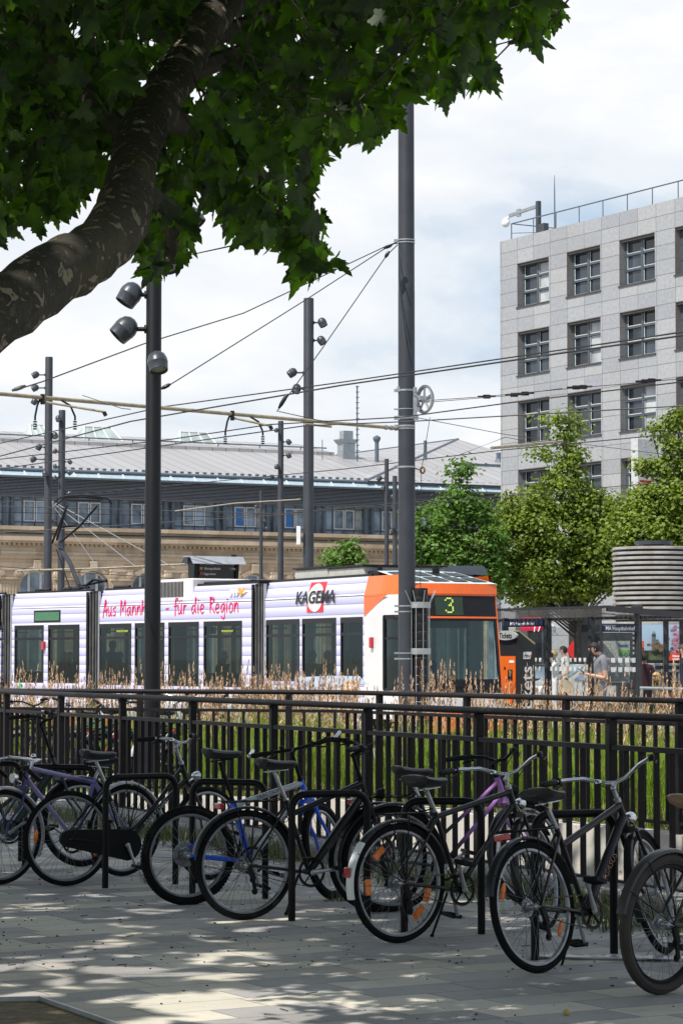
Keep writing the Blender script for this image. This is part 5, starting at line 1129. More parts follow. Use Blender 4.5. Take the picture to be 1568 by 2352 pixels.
# spring wheel tensioner
tw = empty('wheel_tensioner', 'toothed steel tensioning wheel bolted to the right side of the big mast', 'tensioner', loc=(mx_ + mr_, my - .05, zM(918)))
mb = MB(); cx_, cz_ = (975 - 953) / sM, 0.0; rw = .215; wm_ = Matrix.Translation((cx_, 0, 0)) @ Matrix.Rotation(R(-56), 4, 'Z')
mb.torus((0, 0, 0), rw, .018, wm_, 40, 8); mb.torus((0, .035, 0), rw * .97, .014, wm_, 40, 6)
for k in range(60):
    a = 2 * math.pi * k / 60; mb.box((-.008, -.012, -.006), (.008, .012, .006), wm_ @ Matrix.Translation(((rw + .02) * math.cos(a), .0, (rw + .02) * math.sin(a))) @ Matrix.Rotation(-a, 4, 'Y'))
mb.build('toothed_wheel', M_alu, tw, smooth=False)
mb = MB()
for k in range(5): a = 2 * math.pi * k / 5 + .3; mb.tube([wm_ @ Vector((0, 0, 0)), wm_ @ Vector((rw * .5 * math.cos(a), 0, rw * .5 * math.sin(a))), wm_ @ Vector((rw * math.cos(a), 0, rw * math.sin(a)))], [.03, .018, .022], 7)
mb.lathe([(.055, -.07), (.055, .07)], wm_ @ Matrix.Rotation(math.pi / 2, 4, 'X'), 14, cap=True); mb.build('wheel_spokes', M_alu, tw, smooth=True)
mb = MB(); mb.bar((-.18, -.02, .16), (.03, -.02, .14), .05, .05); mb.bar((.0, -.02, .2), (.0, -.02, -.3), .04, .07); mb.bar((-.02, -.04, .10), (.13, -.04, -.02), .03, .045); mb.bar((.06, -.05, -.0), (.28, -.05, .02), .03, .04); mb.bar((-.02, -.02, -.22), (.08, -.02, -.15), .03, .06); mb.bar((-.3, -.0, -.31), (.06, -.0, -.31), .06, .07); mb.bar((-.3, .0, .17), (-.02, .0, .17), .06, .08); mb.build('bracket', M_galv, tw)
# weight stack with guard bars
ws_ = empty('weight_stack', 'stack of dark round weights in a cage of thin steel bars beside the mast', 'weight stack', loc=(mx_ + 31 / sM, my - .12, 0))
mb = MB(); k = 0; z = .35; zt = zM(1366)
while z < zt: mb.lathe([(.02, z), (.118, z), (.122, z + .01), (.122, z + .125), (.118, z + .135), (.02, z + .135)], None, 20); z += .145
mb.build('weights', M_dk, ws_, smooth=True)
for k in range(8):
    a = 2 * math.pi * k / 8 + .25; c_, s_ = math.cos(a), math.sin(a); mb = MB(); mb.tube([(.155 * c_, .155 * s_, .1), (.155 * c_, .155 * s_, zM(1388)), (.17 * c_, .17 * s_, zM(1385)), (.26 * c_, .22 * s_, zM(1357))], .0075, 6); mb.build('guard_bar', M_galv, ws_, smooth=True)
for y in (1394, 1500): mb = MB(); mb.lathe([(.168, -.05), (.168, .05)], Matrix.Translation((0, 0, zM(y - 4))), 26); mb.lathe([(.162, .05), (.162, -.05)], Matrix.Translation((0, 0, zM(y - 4))), 26); mb.bar((-.25, .1, zM(y + 6)), (-.155, .05, zM(y + 2)), .05, .05); mb.bar((-.24, .1, zM(y - 22)), (-.24, .1, zM(y + 26)), .03, .05); mb.build('guard_ring', M_galv, ws_, smooth=False)
# ---- wires
def wire(name, pts, label, r_=.010, m=M_wire, group='overhead wires', cat='wire', sag=0):
    P = [p if isinstance(p, Vector) else (WZ(*p) if abs(p[2]) < 15 else W(*p)) for p in pts]; Q = []
    for i in range(len(P) - 1):
        n = 10 if sag else 1
        for k in range(n): t = k / n; q_ = P[i].lerp(P[i + 1], t); q_.z -= sag * 4 * t * (1 - t); Q.append(q_)
    Q.append(P[-1]); mb = MB(); mb.tube(Q, r_, 6); return mb.build(name, m, smooth=True, label=label, cat=cat, group=group, fix=True)
wire('overhead_wire', [(-60, 1032, 5.6), (370, 935, 5.6), (784, 878, 5.6), (1640, 752, 5.6)], 'upper of the two close overhead wires rising towards the right edge')
wire('overhead_wire', [(-60, 1064, 5.45), (300, 968, 5.45), (784, 885, 5.45), (1640, 760, 5.45)], 'lower of the two close overhead wires crossing the office building', r_=.012)
wire('overhead_wire', [(-60, 1062, 5.3), (400, 1008, 5.3), (620, 975, 5.3), (784, 967, 5.3)][:3] + [(925, 958, 5.3), (1164, 926, 5.3), (1640, 868, 5.3)], 'overhead wire passing just above the tan strut end at the mast')
wire('overhead_wire', [(-60, 1086, 5.2), (400, 1020, 5.2), (700, 978, 5.2), (939, 968, 5.2), (1640, 928, 5.2)], 'overhead wire sloping gently from the roof gutter to the third row of windows')
wire('overhead_wire', [(-60, 1160, 5.6), (300, 1124, 5.6), (784, 1078, 5.6), (1150, 1034, 5.6), (1640, 988, 5.6)], 'overhead wire crossing the dark slatted band of the station')
wire('overhead_wire', [(-60, 1175, 5.4), (500, 1187, 5.4), (784, 1172, 5.4), (1150, 1140, 5.4), (1640, 1098, 5.4)], 'lowest overhead wire crossing the station windows and the tree tops')
wire('overhead_wire', [(970, 921, 6.3), (1110, 911, 6.3), (1300, 893, 6.3), (1420, 883, 6.3), (1640, 863, 6.3)], 'thin wire from the tensioning wheel to the right edge', r_=.007)
wire('overhead_wire', [(970, 925, 6.25), (1165, 909, 6.25), (1290, 892, 6.25)], 'second thin wire just below the one from the tensioning wheel', r_=.006)
for x, y in ((1117, 911), (1180, 907), (1205, 904), (1322, 890), (1338, 889), (1480, 876), (1495, 874)):
    p = WZ(x, y, 6.3); mb = MB(); mb.cbox((-.07, -.035, -.035), (.07, .035, .035), .012); mb.tube([(-.16, 0, 0), (.16, 0, .01)], .018, 6); o = mb.build('wire_clamp', M_dk, label='dark clamp on the thin wire %s the office windows' % {1117: 'left of', 1180: 'at the left corner of', 1205: 'beside the first column of', 1322: 'in front of the second column of', 1338: 'right beside its twin in', 1480: 'above the fourth column of', 1495: 'rightmost among'}[x], cat='wire clamp', group='clamps on the thin wire'); o.location = p
mt = WS(912, 556, sM)
wire('span_wire', [mt, W(885, 566, my - .5), W(560, 719, 36), W(330, 790, 33), W(100, 876, 31), W(30, 898, 30)], 'long span wire from the top mast clamp to the left end of the strut', r_=.0085)
wire('span_wire', [mt, W(880, 573, my - .4), W(700, 690, 40), W(376, 893, 36)], 'span wire from the mast clamp to the strut beside the dark lamp post', r_=.0085)
wire('span_wire', [mt + Vector((0, 0, -.05)), W(888, 586, my - .3), W(740, 800, 40.5), W(636, 945, 39)], 'span wire dropping steeply left of the mast to the middle of the strut', r_=.0085)
for p_, q_ in (((880, 570), (900, 563)), ((884, 592), (893, 577)), ((28, 897), (60, 886)), ((370, 893), (392, 882)), ((640, 938), (660, 905))):
    a, b = W(*p_, my - .4 if p_[0] > 800 else 36), W(*q_, my - .4 if p_[0] > 800 else 36); mb = MB(); mb.tube([a, a.lerp(b, .3), a.lerp(b, .7), b], [.015, .03, .03, .015], 7)
    mb.build('turnbuckle', M_dk, smooth=True, label='turnbuckle in the span wire near %s' % {880: 'the top mast clamp', 884: 'the mast, lowest of the three', 28: 'the left edge', 370: 'the dark lamp post', 640: 'the middle strut fitting'}[p_[0]], cat='turnbuckle', group='turnbuckles in the span wires')
wire('pulley_rope', [WS(987, 958, sM), WS(968, 1076, sM)], 'rope from the tensioning wheel down to the small pulley', r_=.006); wire('pulley_rope', [WS(967, 1085, sM), WS(965, 1340, sM), WS(965, 1362, sM)], 'rope from the small pulley down to the weight stack', r_=.006)
mb = MB(); p = WS(970, 1080, sM); mb.torus((0, 0, 0), .05, .018, Matrix.Rotation(R(-50), 4, 'Z'), 20, 6); mb.tube([(-.02, 0, 0), (-.13, .0, .03)], .012, 6); mb.build('pulley', mat('brass_brown', (.20, .13, .06), .5, .5), smooth=True, label='small brown pulley on the mast below the strut', cat='pulley').location = p
wire('span_wire', [WS(950, 958, sM), W(1160, 998, 48), W(1640, 1058, 60)], 'thin span wire from the tensioner bracket down to the right', r_=.0065); wire('span_wire', [W(1054, 1045, 50), W(1160, 1004, 48), W(1260, 1024, 52), W(1290, 1015, 53)], 'short crossing span wire in front of the office corner', r_=.0065)
def strut(name, a, b, r_, label): mb = MB(); mb.tube([a, b], r_, 12); return mb.build(name, M_tan, smooth=True, label=label, cat='strut', group='tan glassfibre struts')
sa, sb = WS(913, 984, sM), W(-30, 902, 37.2)
strut('cantilever_strut', sa, sb, .030, 'long tan strut reaching left from the mast in front of the sky')
def on(t): return sa.lerp(sb, t)
def tx(x): return (913 - x) / (913 + 30)
for x in (908, 896, 882): mb = MB(); mb.tube([on(tx(x)) - (sb - sa).normalized() * .02, on(tx(x)) + (sb - sa).normalized() * .02], .042, 12); mb.build('strut_collar', M_galv, smooth=True, label='steel collar on the tan strut, %s from the mast' % {908: 'first', 896: 'second', 882: 'third'}[x], cat='collar', group='collars on the long strut')
for x, lab in ((502, 'middle'), (84, 'left')):                        # steady arms with insulators
    p0 = on(tx(x)); dx = (120 if x == 502 else 155) / 150.; root = empty('steady_arm', 'hanging steady arm with two curved droppers, %s of the long strut' % lab, 'steady arm', 'steady arms', loc=p0)
    e = W(x + (118 if x == 502 else 155), 978 if x == 502 else 946, p0.y) - p0; mb = MB(); mb.tube([(0, 0, -.06), e], .018, 8); mb.build('arm_tube', M_tan, root, smooth=True)
    mb = MB(); mb.tube([e, e + Vector((.03, 0, -.06))], .03, 8); mb.box((-.03, -.04, -.1), (.03, .04, .05)); mb.build('arm_fittings', M_dk, root)
    for k, o_ in enumerate((-.03, .28)):
        P = [Vector((o_, 0, .0 - o_ * .15)), Vector((o_ + (.13 if k else -.05), 0, -.12)), Vector((o_ + (.2 if k else -.08), 0, -.28)), Vector((o_ + (.2 if k else -.08), 0, -.34))]; mb = MB(); mb.tube(P, .016, 7)
        for j in range(4): mb.lathe([(.012, -.012), (.03, -.008), (.03, .008), (.012, .012)], Matrix.Translation(P[-1] + Vector((0, 0, -.02 - j * .035))), 10)
        mb.build('insulator_dropper', M_dk, root, smooth=True)
strut('strut_brace', WS(760, 980, 140), WS(700, 974, 142), .02, 'short tan brace under the strut near the mast'); strut('strut_brace', W(1128, 1029, 48.5), W(1290, 1014, 53), .03, 'short tan strut in front of the office corner'); 
wire('span_wire', [W(190, 908, 37.8), W(280, 938, 37.5), W(300, 940, 37.4)], 'tie wire beneath the left half of the long strut', r_=.007); wire('span_wire', [W(640, 945, 39), W(752, 970, 40.3)], 'tie wire beneath the middle of the long strut', r_=.007)
# background wires behind the tram: pale stays and horizontal rods
for i, (a, b, r_, lab) in enumerate((((118, 1150), (402, 1305), .013, 'upper pale stay wire running down right from the left lamp posts'), ((118, 1152), (312, 1301), .012, 'lower pale stay wire running down right from the left lamp posts'), ((118, 1155), (225, 1303), .008, 'thin pale stay wire nearest the pantograph'))): wire('stay_wire', [W(*a, 82), W(*b, 74)], lab, r_=r_, m=M_galv)
for i, (a, b, c, lab) in enumerate((((40, 1311), (240, 1305), (425, 1296), 'tan rod across the station arches behind the pantograph'), ((402, 1174), (540, 1156), (690, 1147), 'cream cable bundle from the middle lamp post to the left'), ((-20, 1162), (640, 1180), (980, 1150), 'thin wire in front of the station windows'), ((-20, 1300), (200, 1316), (420, 1330), 'thin wire above the tram roof at the left'), ((-20, 1225), (300, 1205), (690, 1180), 'thin wire along the station parapet'))):
    wire('background_wire', [W(*a, 66), W(*b, 66), W(*c, 66)], lab, r_=.028 if i == 0 else (.02 if i == 1 else .012), m=M_tan if i == 0 else (mat('cream_cable', (.30, .27, .21), .6) if i == 1 else M_wire))
# cable box on middle post
mb = MB(); p = WS(686, 1231, 98); mb.cbox((-.05, -.2, -.22), (.05, .0, .22), .01); mb.build('cable_box', M_white, label='white cable box on the side of the tallest middle lamp post', cat='cable box').location = p
# ---- departure boards
def board(x0, x1, y0, y1, s, label, yawdeg, pole_x, lit):
    c = WS((x0 + x1) / 2, y1, s); w_ = (x1 - x0) / s; h = (y1 - y0) / s; root = empty('departure_board', label, 'departure board', 'roofed departure boards', m=Matrix.Translation((c.x, c.y, 0)) @ Matrix.Rotation(R(yawdeg), 4, 'Z')); z0 = c.z
    zt = z0 + h; hw = w_ * .42; mb = MB(); mb.prism([(-hw, -.16, z0), (-hw, .16, z0), (-hw, .26, zt - .06), (-hw, -.26, zt - .06)], (.10, 0, 0)); mb.prism([(hw - .08, -.16, z0), (hw - .08, .16, z0), (hw - .08, .26, zt - .06), (hw - .08, -.26, zt - .06)], (.08, 0, 0)); mb.prism([(-hw + .1, -.10, z0), (-hw + .1, .12, z0), (-hw + .1, .18, zt - .1), (-hw + .1, -.17, zt - .1)], (2 * hw - .18, 0, 0)); mb.build('housing', M_pole2, root)
    mb = MB(); mb.prism([(-hw - .12, -.42, zt - .22), (-hw - .12, -.22, zt - .02), (-hw - .12, .24, zt), (-hw - .12, .44, zt - .2), (-hw - .12, .24, zt - .03), (-hw - .12, -.22, zt - .05)], (2 * hw + .24, 0, 0)); mb.build('board_roof', M_lamp if not lit else mat('board_roof_grey', (.30, .32, .35), .4), root)
    mb = MB(); mb.tube([(hw + .07, .3, 0), (hw + .07, .3, zt + .05)], .07, 14); mb.build('post', M_pole2, root, smooth=True)
    mb = MB(); mb.prism([(-hw + .15, -.108, z0 + .03), (hw - .12, -.108, z0 + .03), (hw - .12, -.168, zt - .14), (-hw + .15, -.168, zt - .14)], (0, -.012, -.002)); sc = mb.build('screen', mat('lcd_dark', (.02, .018, .022), .25, var=.1), root)
    if lit:
        tmat = mat('lcd_text', (.35, .35, .35), .4, emit=(.6, .6, .6), es=.25); up = Vector((0, -.06, zt - .14 - z0 - .03)).normalized()
        for k, (t_, sz) in enumerate((('rnv  Mannheim Hauptbahnhof, Steig C   13:31', .07), ('3   Rheingoldhalle            1 Min', .085), ('4   Oggersheim', .075), ('     Comeniusstrasse        5 Min', .075), ('5   Rheingoldhalle          20 Min', .085))):
            zz = zt - .2 - k * .135; text(t_, sz, tmat, 'board_text', axm((-hw + .19, -.175 + (zt - .14 - zz) * .07 - .012, zz - .03), (1, 0, 0), up), root, extrude=.001, sx=.9 * w_ / 1.45)
        mb = MB(); 
        for k, c_ in ((1, 0), (2, 1), (4, 0)): zz = zt - .2 - k * .135; mb.cur = c_; mb.box((-hw + .17, -.19, zz - .03), (-hw + .24, -.155, zz + .035))
        mb.build('line_tiles', [mat('tile_yellow', (.4, .3, .02), .4), mat('tile_red', (.4, .02, .02), .4)], root)
    return root
board(425, 556, 1277, 1345, 88, 'roofed departure board with a lit screen above the middle tram section', 25, 540, True)
board(976, 1106, 1298, 1350, 104, 'roofed departure board seen behind the orange cab roof', 25, 1085, False)
# ================================================================ STATION BUILDING (far left to centre)
st = empty('station_building', 'long sandstone station with a dark window storey, slatted band and grey seamed metal roof', 'station building', m=Matrix.Identity(4)); SW = Wall((-784 / 40.0, FPX / 40.0), (11100, 5900)); st.matrix_world = SW.m
UL, UR = -14.0, SW.u(1250)
def zS(y, x=0, off=0): return SW.hit(x, y, off)[1]
Zg, Zs, Zl, Zw, Zc, Zd = zS(1076), zS(1093), zS(1134), zS(1206), zS(1231), zS(1246)
q = NT('sandstone'); x, y, z = q.sep(q.c); bu = q.math('DIVIDE', x, 1.1); bz = q.math('DIVIDE', z, .42); row = q.math('FLOOR', bz); bu2 = q.math('ADD', bu, q.math('MULTIPLY', row, .5)); rn = q.wn(q.comb(q.math('FLOOR', bu2), row, 2)); 
c = q.ramp(rn, [(0, (.46, .35, .24)), (.5, (.56, .44, .31)), (1, (.62, .50, .37))]); nn = q.noise(.9, 6); c = q.mix(q.math('MULTIPLY', q.math('SUBTRACT', nn, .45, True), 1.6), c, (.20, .15, .11))
jt = q.math('MINIMUM', q.math('MULTIPLY', q.math('FRACT', bu2), 1.1), q.math('MULTIPLY', q.math('FRACT', bz), .42)); c = q.mix(q.math('MULTIPLY', q.math('LESS_THAN', jt, .02), .5), c, (.14, .10, .07)); q.color(c); q.rough(.9); q.bump(q.noise(12, 4), .3, .02); M_sand = q.m
q = NT('seamed_zinc'); x, y, z = q.sep(q.c); sx_ = q.math('ADD', q.math('MULTIPLY', x, 1.0), 0); fr_ = q.math('FRACT', q.math('DIVIDE', sx_, .95)); pn = q.wn(q.comb(q.math('FLOOR', q.math('DIVIDE', sx_, .95)), 0, 0)); c = q.ramp(pn, [(0, (.36, .365, .38)), (1, (.43, .435, .445))]); c = q.mix(q.math('MULTIPLY', q.noise(.35, 5), .35), c, (.46, .40, .34)); c = q.mix(q.math('LESS_THAN', fr_, .07), c, (.20, .20, .21)); q.color(c); q.rough(.5); q.b.inputs['Metallic'].default_value = .25; M_zinc = q.m
M_stw = mat('station_window_glass', (.24, .31, .38), .07, var=.8, scale=.8, spec=1.0); M_win = mat('white_window_frame', (.62, .63, .64), .5); M_bluf = mat('blue_grey_steel', (.10, .13, .16), .5); M_slat = mat('dark_slats', (.05, .055, .065), .45)
mb = MB(); wall_z = zS(1300)
arch_u = [SW.u(x, 1320) for x in (-52, 84, 222, 352, 470, 582, 700, 816, 930, 1040)]; au = sum(arch_u[i + 1] - arch_u[i] for i in range(9)) / 9; arch_u = [arch_u[1] + (i - 1) * au for i in range(-2, 11)]
ra = .30 * au; zsp = zS(1350); zat = zsp + ra; 
# wall built as strips with arched openings
ztop = Zd - .9
for i, u_ in enumerate(arch_u):
    n = 10; P = [(u_ + au / 2, 0, ztop), (u_ - au / 2, 0, ztop), (u_ - au / 2, 0, 0), (u_ - ra, 0, 0), (u_ - ra, 0, zsp)] + [(u_ - ra * math.cos(math.pi * k / n), 0, zsp + ra * math.sin(math.pi * k / n)) for k in range(1, n)] + [(u_ + ra, 0, zsp), (u_ + ra, 0, 0), (u_ + au / 2, 0, 0)]
    V = [Vector(p) for p in P]; mb.face(V)
    I_ = [4 + k for k in range(n + 1)]; 
    for k in range(n): a_, b_ = V[4 + k], V[5 + k]; mb.face([a_, b_, b_ + Vector((0, .5, 0)), a_ + Vector((0, .5, 0))])
    for a_, b_ in ((V[3], V[4]), (V[4 + n], V[5 + n])): mb.face([a_, b_, b_ + Vector((0, .5, 0)), a_ + Vector((0, .5, 0))])
mb.box((UL - 4, .6, 0), (UR, 14, Zd)); mb.build('stone_wall', M_sand, st, fix=False)
for i, u_ in enumerate(arch_u):
    mb = MB(); n = 14
    for k in range(n): a0_, a1_ = math.pi * k / n, math.pi * (k + 1) / n; q0 = [(u_ - rr_ * math.cos(a), -.0, zsp + rr_ * math.sin(a)) for rr_, a in ((ra, a0_), (ra, a1_), (ra * 1.22, a1_), (ra * 1.22, a0_))]; mb.prism([Vector(p) + Vector((0, -.14, 0)) for p in q0], (0, .13, 0))
    mb.box((u_ - .22, -.24, zat + .02), (u_ + .22, -.0, zat + ra * .55)); mb.build('arch_surround', M_sand, st)
    for sg in (-1, 1):
        mb = MB(); pu = u_ + au / 2 + sg * au * .11
        if sg > 0: pu = u_ + au / 2
        else: continue
        mb.box((pu - .55, -.18, 0), (pu + .55, -.0, zS(1330))); 
        for k in range(6): mb.box((pu - .5 + k * .18, -.21, 0), (pu - .42 + k * .18, -.18, zS(1332)))
        zc_ = zS(1330); mb.box((pu - .7, -.3, zc_), (pu + .7, 0, zc_ + .12)); mb.box((pu - .72, -.3, zc_ + .52), (pu + .72, 0, zc_ + .66))
        for s2 in (-1, 1): mb.lathe([(.0, -.05), (.12, -.05), (.12, 0), (.24, 0), (.24, .28), (.0, .3)], Matrix.Translation((pu + s2 * .5, -.3, zc_ + .32)) @ Matrix.Rotation(-math.pi / 2, 4, 'X'), 12)
        mb.box((pu - .5, -.2, zc_ + .12), (pu + .5, 0, zc_ + .52)); mb.build('pilaster', M_sand, st)
    fm = MB(); 
    for k in range(12): a0_, a1_ = math.pi * k / 12, math.pi * (k + 1) / 12; fm.bar((u_ - ra * .94 * math.cos(a0_), .3, zsp + ra * .94 * math.sin(a0_)), (u_ - ra * .94 * math.cos(a1_), .3, zsp + ra * .94 * math.sin(a1_)), .08, .16, (0, 1, 0))
    for k in (-.9, -.35, .35, .9): fm.box((u_ + ra * k - .07, .25, 0), (u_ + ra * k + .07, .35, zsp + ra * math.sqrt(max(.05, 1 - k * k)) * .95))
    fm.box((u_ - ra, .25, zsp - .6), (u_ + ra, .35, zsp - .48)); wo_ = fm.build('window_frame', M_win, st); gm = MB(); gm.face([(u_ - ra, .33, 0)] + [(u_ - ra * math.cos(math.pi * k / 12), .33, zsp + ra * math.sin(math.pi * k / 12)) for k in range(13)] + [(u_ + ra, .33, 0)]); gm.build('pane', M_stw, wo_, fix=False)
# entablature
mb = MB(); mb.box((UL - 4, -.12, ztop), (UR, .6, ztop + .28)); mb.box((UL - 4, -.22, ztop + .28), (UR, .6, ztop + .40)); mb.box((UL - 4, -.06, ztop + .40), (UR, .6, Zd)); mb.box((UL - 4, -.42, Zd + .12), (UR, .6, Zd + .38)); mb.box((UL - 4, -.36, Zd + .38), (UR, .6, Zd + .48)); mb.box((UL - 4, -.10, Zd + .60), (UR, .6, Zw - .25)); mb.box((UL - 4, -.30, Zw - .25), (UR, 2, Zw - .02)); mb.box((UL - 4, -.30, Zd), (UR, .6, Zd + .12)); mb.build('cornice', M_sand, st)
mb = MB(); u_ = UL
while u_ < UR: mb.box((u_, -.27, Zd - .14), (u_ + .15, -.05, Zd - .003)); u_ += .30
mb.build('dentils', mat('dentil_stone', (.44, .33, .21), .9), st)
mb = MB(); mb.prism([(UL - 4, -.44, Zd + .49), (UL - 4, .1, Zd + .62), (UL - 4, .1, Zd + .56), (UL - 4, -.44, Zd + .47)], (UR - UL + 4, 0, 0)); mb.build('ledge_flashing', M_slat, st)
# dark glazed storey
mb = MB(); mb.box((UL - 4, .9, Zw), (UR, 6, Zl + .1)); mb.build('storey_core', mat('dark_interior', (.02, .024, .03), .7), st)
mb = MB(); mb.face([(UL - 4, .62, Zw), (UR, .62, Zw), (UR, .62, Zl), (UL - 4, .62, Zl)]); mb.build('storey_glass', M_stw, st, fix=False)
pu = [SW.u(x) for x in (24, 150, 275, 398, 517, 635, 742, 855)]; pb = (pu[-1] - pu[0]) / 7; u_ = pu[0] - pb * 2; blu = mat('open_pane_sky_blue', (.05, .20, .50), .08, spec=.9); hz = Zl - Zw; k = 0
cu_ = mat('pale_curtain', (.35, .37, .36), .8, var=.3, scale=4)
while u_ < UR:
    mb = MB(); mb.tube([(u_ - .24, .45, Zw), (u_ - .24, .45, Zl)], .13, 8); mb.tube([(u_ + .24, .45, Zw), (u_ + .24, .45, Zl)], .13, 8); mb.build('column', M_bluf, st, smooth=True)
    fm = MB()
    for f_ in (.0, .22, .5, .76, 1.0): fm.box((u_ + .3 + (pb - .6) * f_ - .03, .56, Zw), (u_ + .3 + (pb - .6) * f_ + .03, .63, Zl))
    for f_ in (.14, .84): fm.box((u_ + .3, .565, Zw + hz * f_ - .03), (u_ + pb - .3, .62, Zw + hz * f_ + .03))
    fo = fm.build('glazing_bars', M_bluf, st)
    for j, (f0, f1) in enumerate(((.235, .49), (.51, .75))):
        a_, b_ = u_ + .3 + (pb - .6) * f0, u_ + .3 + (pb - .6) * f1; wm_2 = MB(); z0_, z1_ = Zw + hz * .16, Zw + hz * .83; t = .07
        for lo, hi in (((a_, .5, z0_), (b_, .56, z0_ + t)), ((a_, .5, z1_ - t), (b_, .56, z1_)), ((a_, .5, z0_ + t), (a_ + t, .56, z1_ - t)), ((b_ - t, .5, z0_ + t), (b_, .56, z1_ - t))): wm_2.box(lo, hi)
        wo_ = wm_2.build('window_frame', M_win, st)
        if j == 0 and k in (6, 7): g_ = MB(); g_.face([(a_ + t, .53, z0_ + t), (b_ - t * 1.5, .53, z0_ + t), (b_ - t * 4, .53, z1_ - t), (a_ + t, .53, z1_ - t)]); g_.build('pane', blu, wo_, fix=False)
    if k % 2 == 0: g_ = MB(); a_ = u_ + .3 + (pb - .6) * .79; g_.box((a_, .605, Zw + .15), (a_ + (pb - .6) * .17, .612, Zl - .1)); g_.build('curtain', cu_, st)
    u_ += pb; k += 1
mb = MB(); z_ = Zl; mb.box((UL - 4, .2, Zl - .12), (UR, .6, Zl))
nsl = 12
for i in range(nsl): z0_ = Zl + (Zs - Zl) * i / nsl; mb.prism([(UL - 4, -.12, z0_ + .01), (UL - 4, -.12, z0_ + .045), (UL - 4, .05, z0_ + .08), (UL - 4, .06, z0_ + .05)], (UR - UL + 4, 0, 0))
mb.build('slatted_band', mat('slat_grey', (.20, .215, .24), .45), st); mb = MB(); mb.prism([(UL - 4, .06, Zl), (UL - 4, .06, Zs), (UL - 4, 1, Zs), (UL - 4, 1, Zl)], (UR - UL + 4, 0, 0)); mb.build('band_backing', M_slat, st)
mb = MB(); mb.prism([(UL - 4, -.5, Zs), (UL - 4, .0, Zg - .05), (UL - 4, .0, Zg - .15), (UL - 4, -.5, Zs - .06)], (UR - UL + 4, 0, 0)); mb.build('glass_canopy', mat('canopy_glass_pale', (.40, .50, .56), .15, spec=.7), st)
mb = MB(); u_ = UL
while u_ < UR: mb.bar((u_, -.52, Zs + .03), (u_, .0, Zg - .01), .10, .06); u_ += pb / 2.2
mb.build('canopy_ribs', mat('rib_pale', (.55, .57, .58), .4), st); mb = MB(); mb.tube([(UL - 4, -.08, Zg - .02), (UR, -.08, Zg - .02)], .10, 8); mb.tube([(UL - 4, -.53, Zs), (UR, -.53, Zs)], .05, 6); mb.build('gutter', M_bluf, st)
zr_ = zS(1014, 0, 10); zr2 = zS(990, 0, 15)
mb = MB(); mb.face([(UL - 4, -.05, Zg), (UR, -.05, Zg), (UR, 10, zr_), (UL - 4, 10, zr_)]); rfo = mb.build('roof', M_zinc, st, fix=False)
mb = MB(); mb.face([(UL - 4, 10, zr_ + .18), (UR - 10, 10, zr_ + .18), (UR - 10, 15, zr2), (UL - 4, 15, zr2)]); mb.box((UL - 4, 9.9, zr_ - .1), (UR - 10, 10, zr_ + .2)); mb.face([(UL - 4, 15, zr2), (UR - 10, 15, zr2), (UR - 10, 24, Zg), (UL - 4, 24, Zg)]); mb.build('upper_roof', M_zinc, st, fix=False)
mb = MB(); mb.tube([(UL - 4, 11, zr_ + .55), (UR - 10, 11, zr_ + .55)], .05, 6); u_ = UL
while u_ < UR - 10: mb.tube([(u_, 11, zr_ + .2), (u_, 11, zr_ + .55)], .04, 5); u_ += 3.0
mb.build('roof_rail', M_bluf, st); mb = MB(); u_ = UL
while u_ < UR: mb.box((u_, .35, Zg + .13), (u_ + .22, .42, Zg + .25)); u_ += .5
mb.build('snow_guards', M_bluf, st)
sg_ = glass('skylight_glass', (.55, .68, .60), .75)
for x0, x1, y0, y1 in ((62, 108, 976, 1006), (180, 272, 981, 1006), (400, 492, 993, 1020)):
    a_, z1_ = SW.hit(x0, y1, 13); b_, z0_ = SW.hit(x1, y1 + 2, 13); zt_ = SW.hit((x0 + x1) / 2, y0, 13)[1]; w_ = b_ - a_; zb_ = min(z0_, z1_) - .3; mb = MB(); P = [(a_, 12, zb_), (b_, 12, zb_), (b_, 15, zb_), (a_, 15, zb_), (a_ + w_ * .15, 13, zt_), (b_ - w_ * .18, 13, zt_)]
    mb.poly(P, [(0, 1, 5, 4), (1, 2, 5), (3, 0, 4), (2, 3, 4, 5)]); so2 = mb.build('skylight', mat('skylight_pane', (.40, .47, .45), .12, var=.3, scale=.8, spec=.9), st); mb = MB()
    for p_, q_ in ((0, 4), (1, 5), (4, 5), (0, 1)): mb.tube([P[p_], P[q_]], .07, 6)
    for f_ in (.33, .66): mb.tube([Vector(P[0]).lerp(Vector(P[1]), f_), Vector(P[4]).lerp(Vector(P[5]), f_)], .05, 6)
    mb.build('skylight_bars', M_win, so2)
mb = MB(); p = SW.hit(795, 1046, 9); u_ = p[0]; z_ = p[1]; mb.box((u_ - .45, 8.6, z_ - .5), (u_ + .45, 9.4, z_ + .8)); mb.prism([(u_ - .45, 8.6, z_ + .75), (u_ + .45, 8.6, z_ + .75), (u_ + .7, 8.6, z_ + 1.0), (u_ + .7, 8.6, z_ + 1.05), (u_ - .7, 8.6, z_ + 1.05), (u_ - .7, 8.6, z_ + 1.0)], (0, .9, 0)); mb.box((u_ - .35, 8.7, z_ + 1.0), (u_ + .35, 9.3, z_ + 1.6)); mb.build('roof_vent', mat('vent_metal', (.30, .33, .35), .4, .3), st)
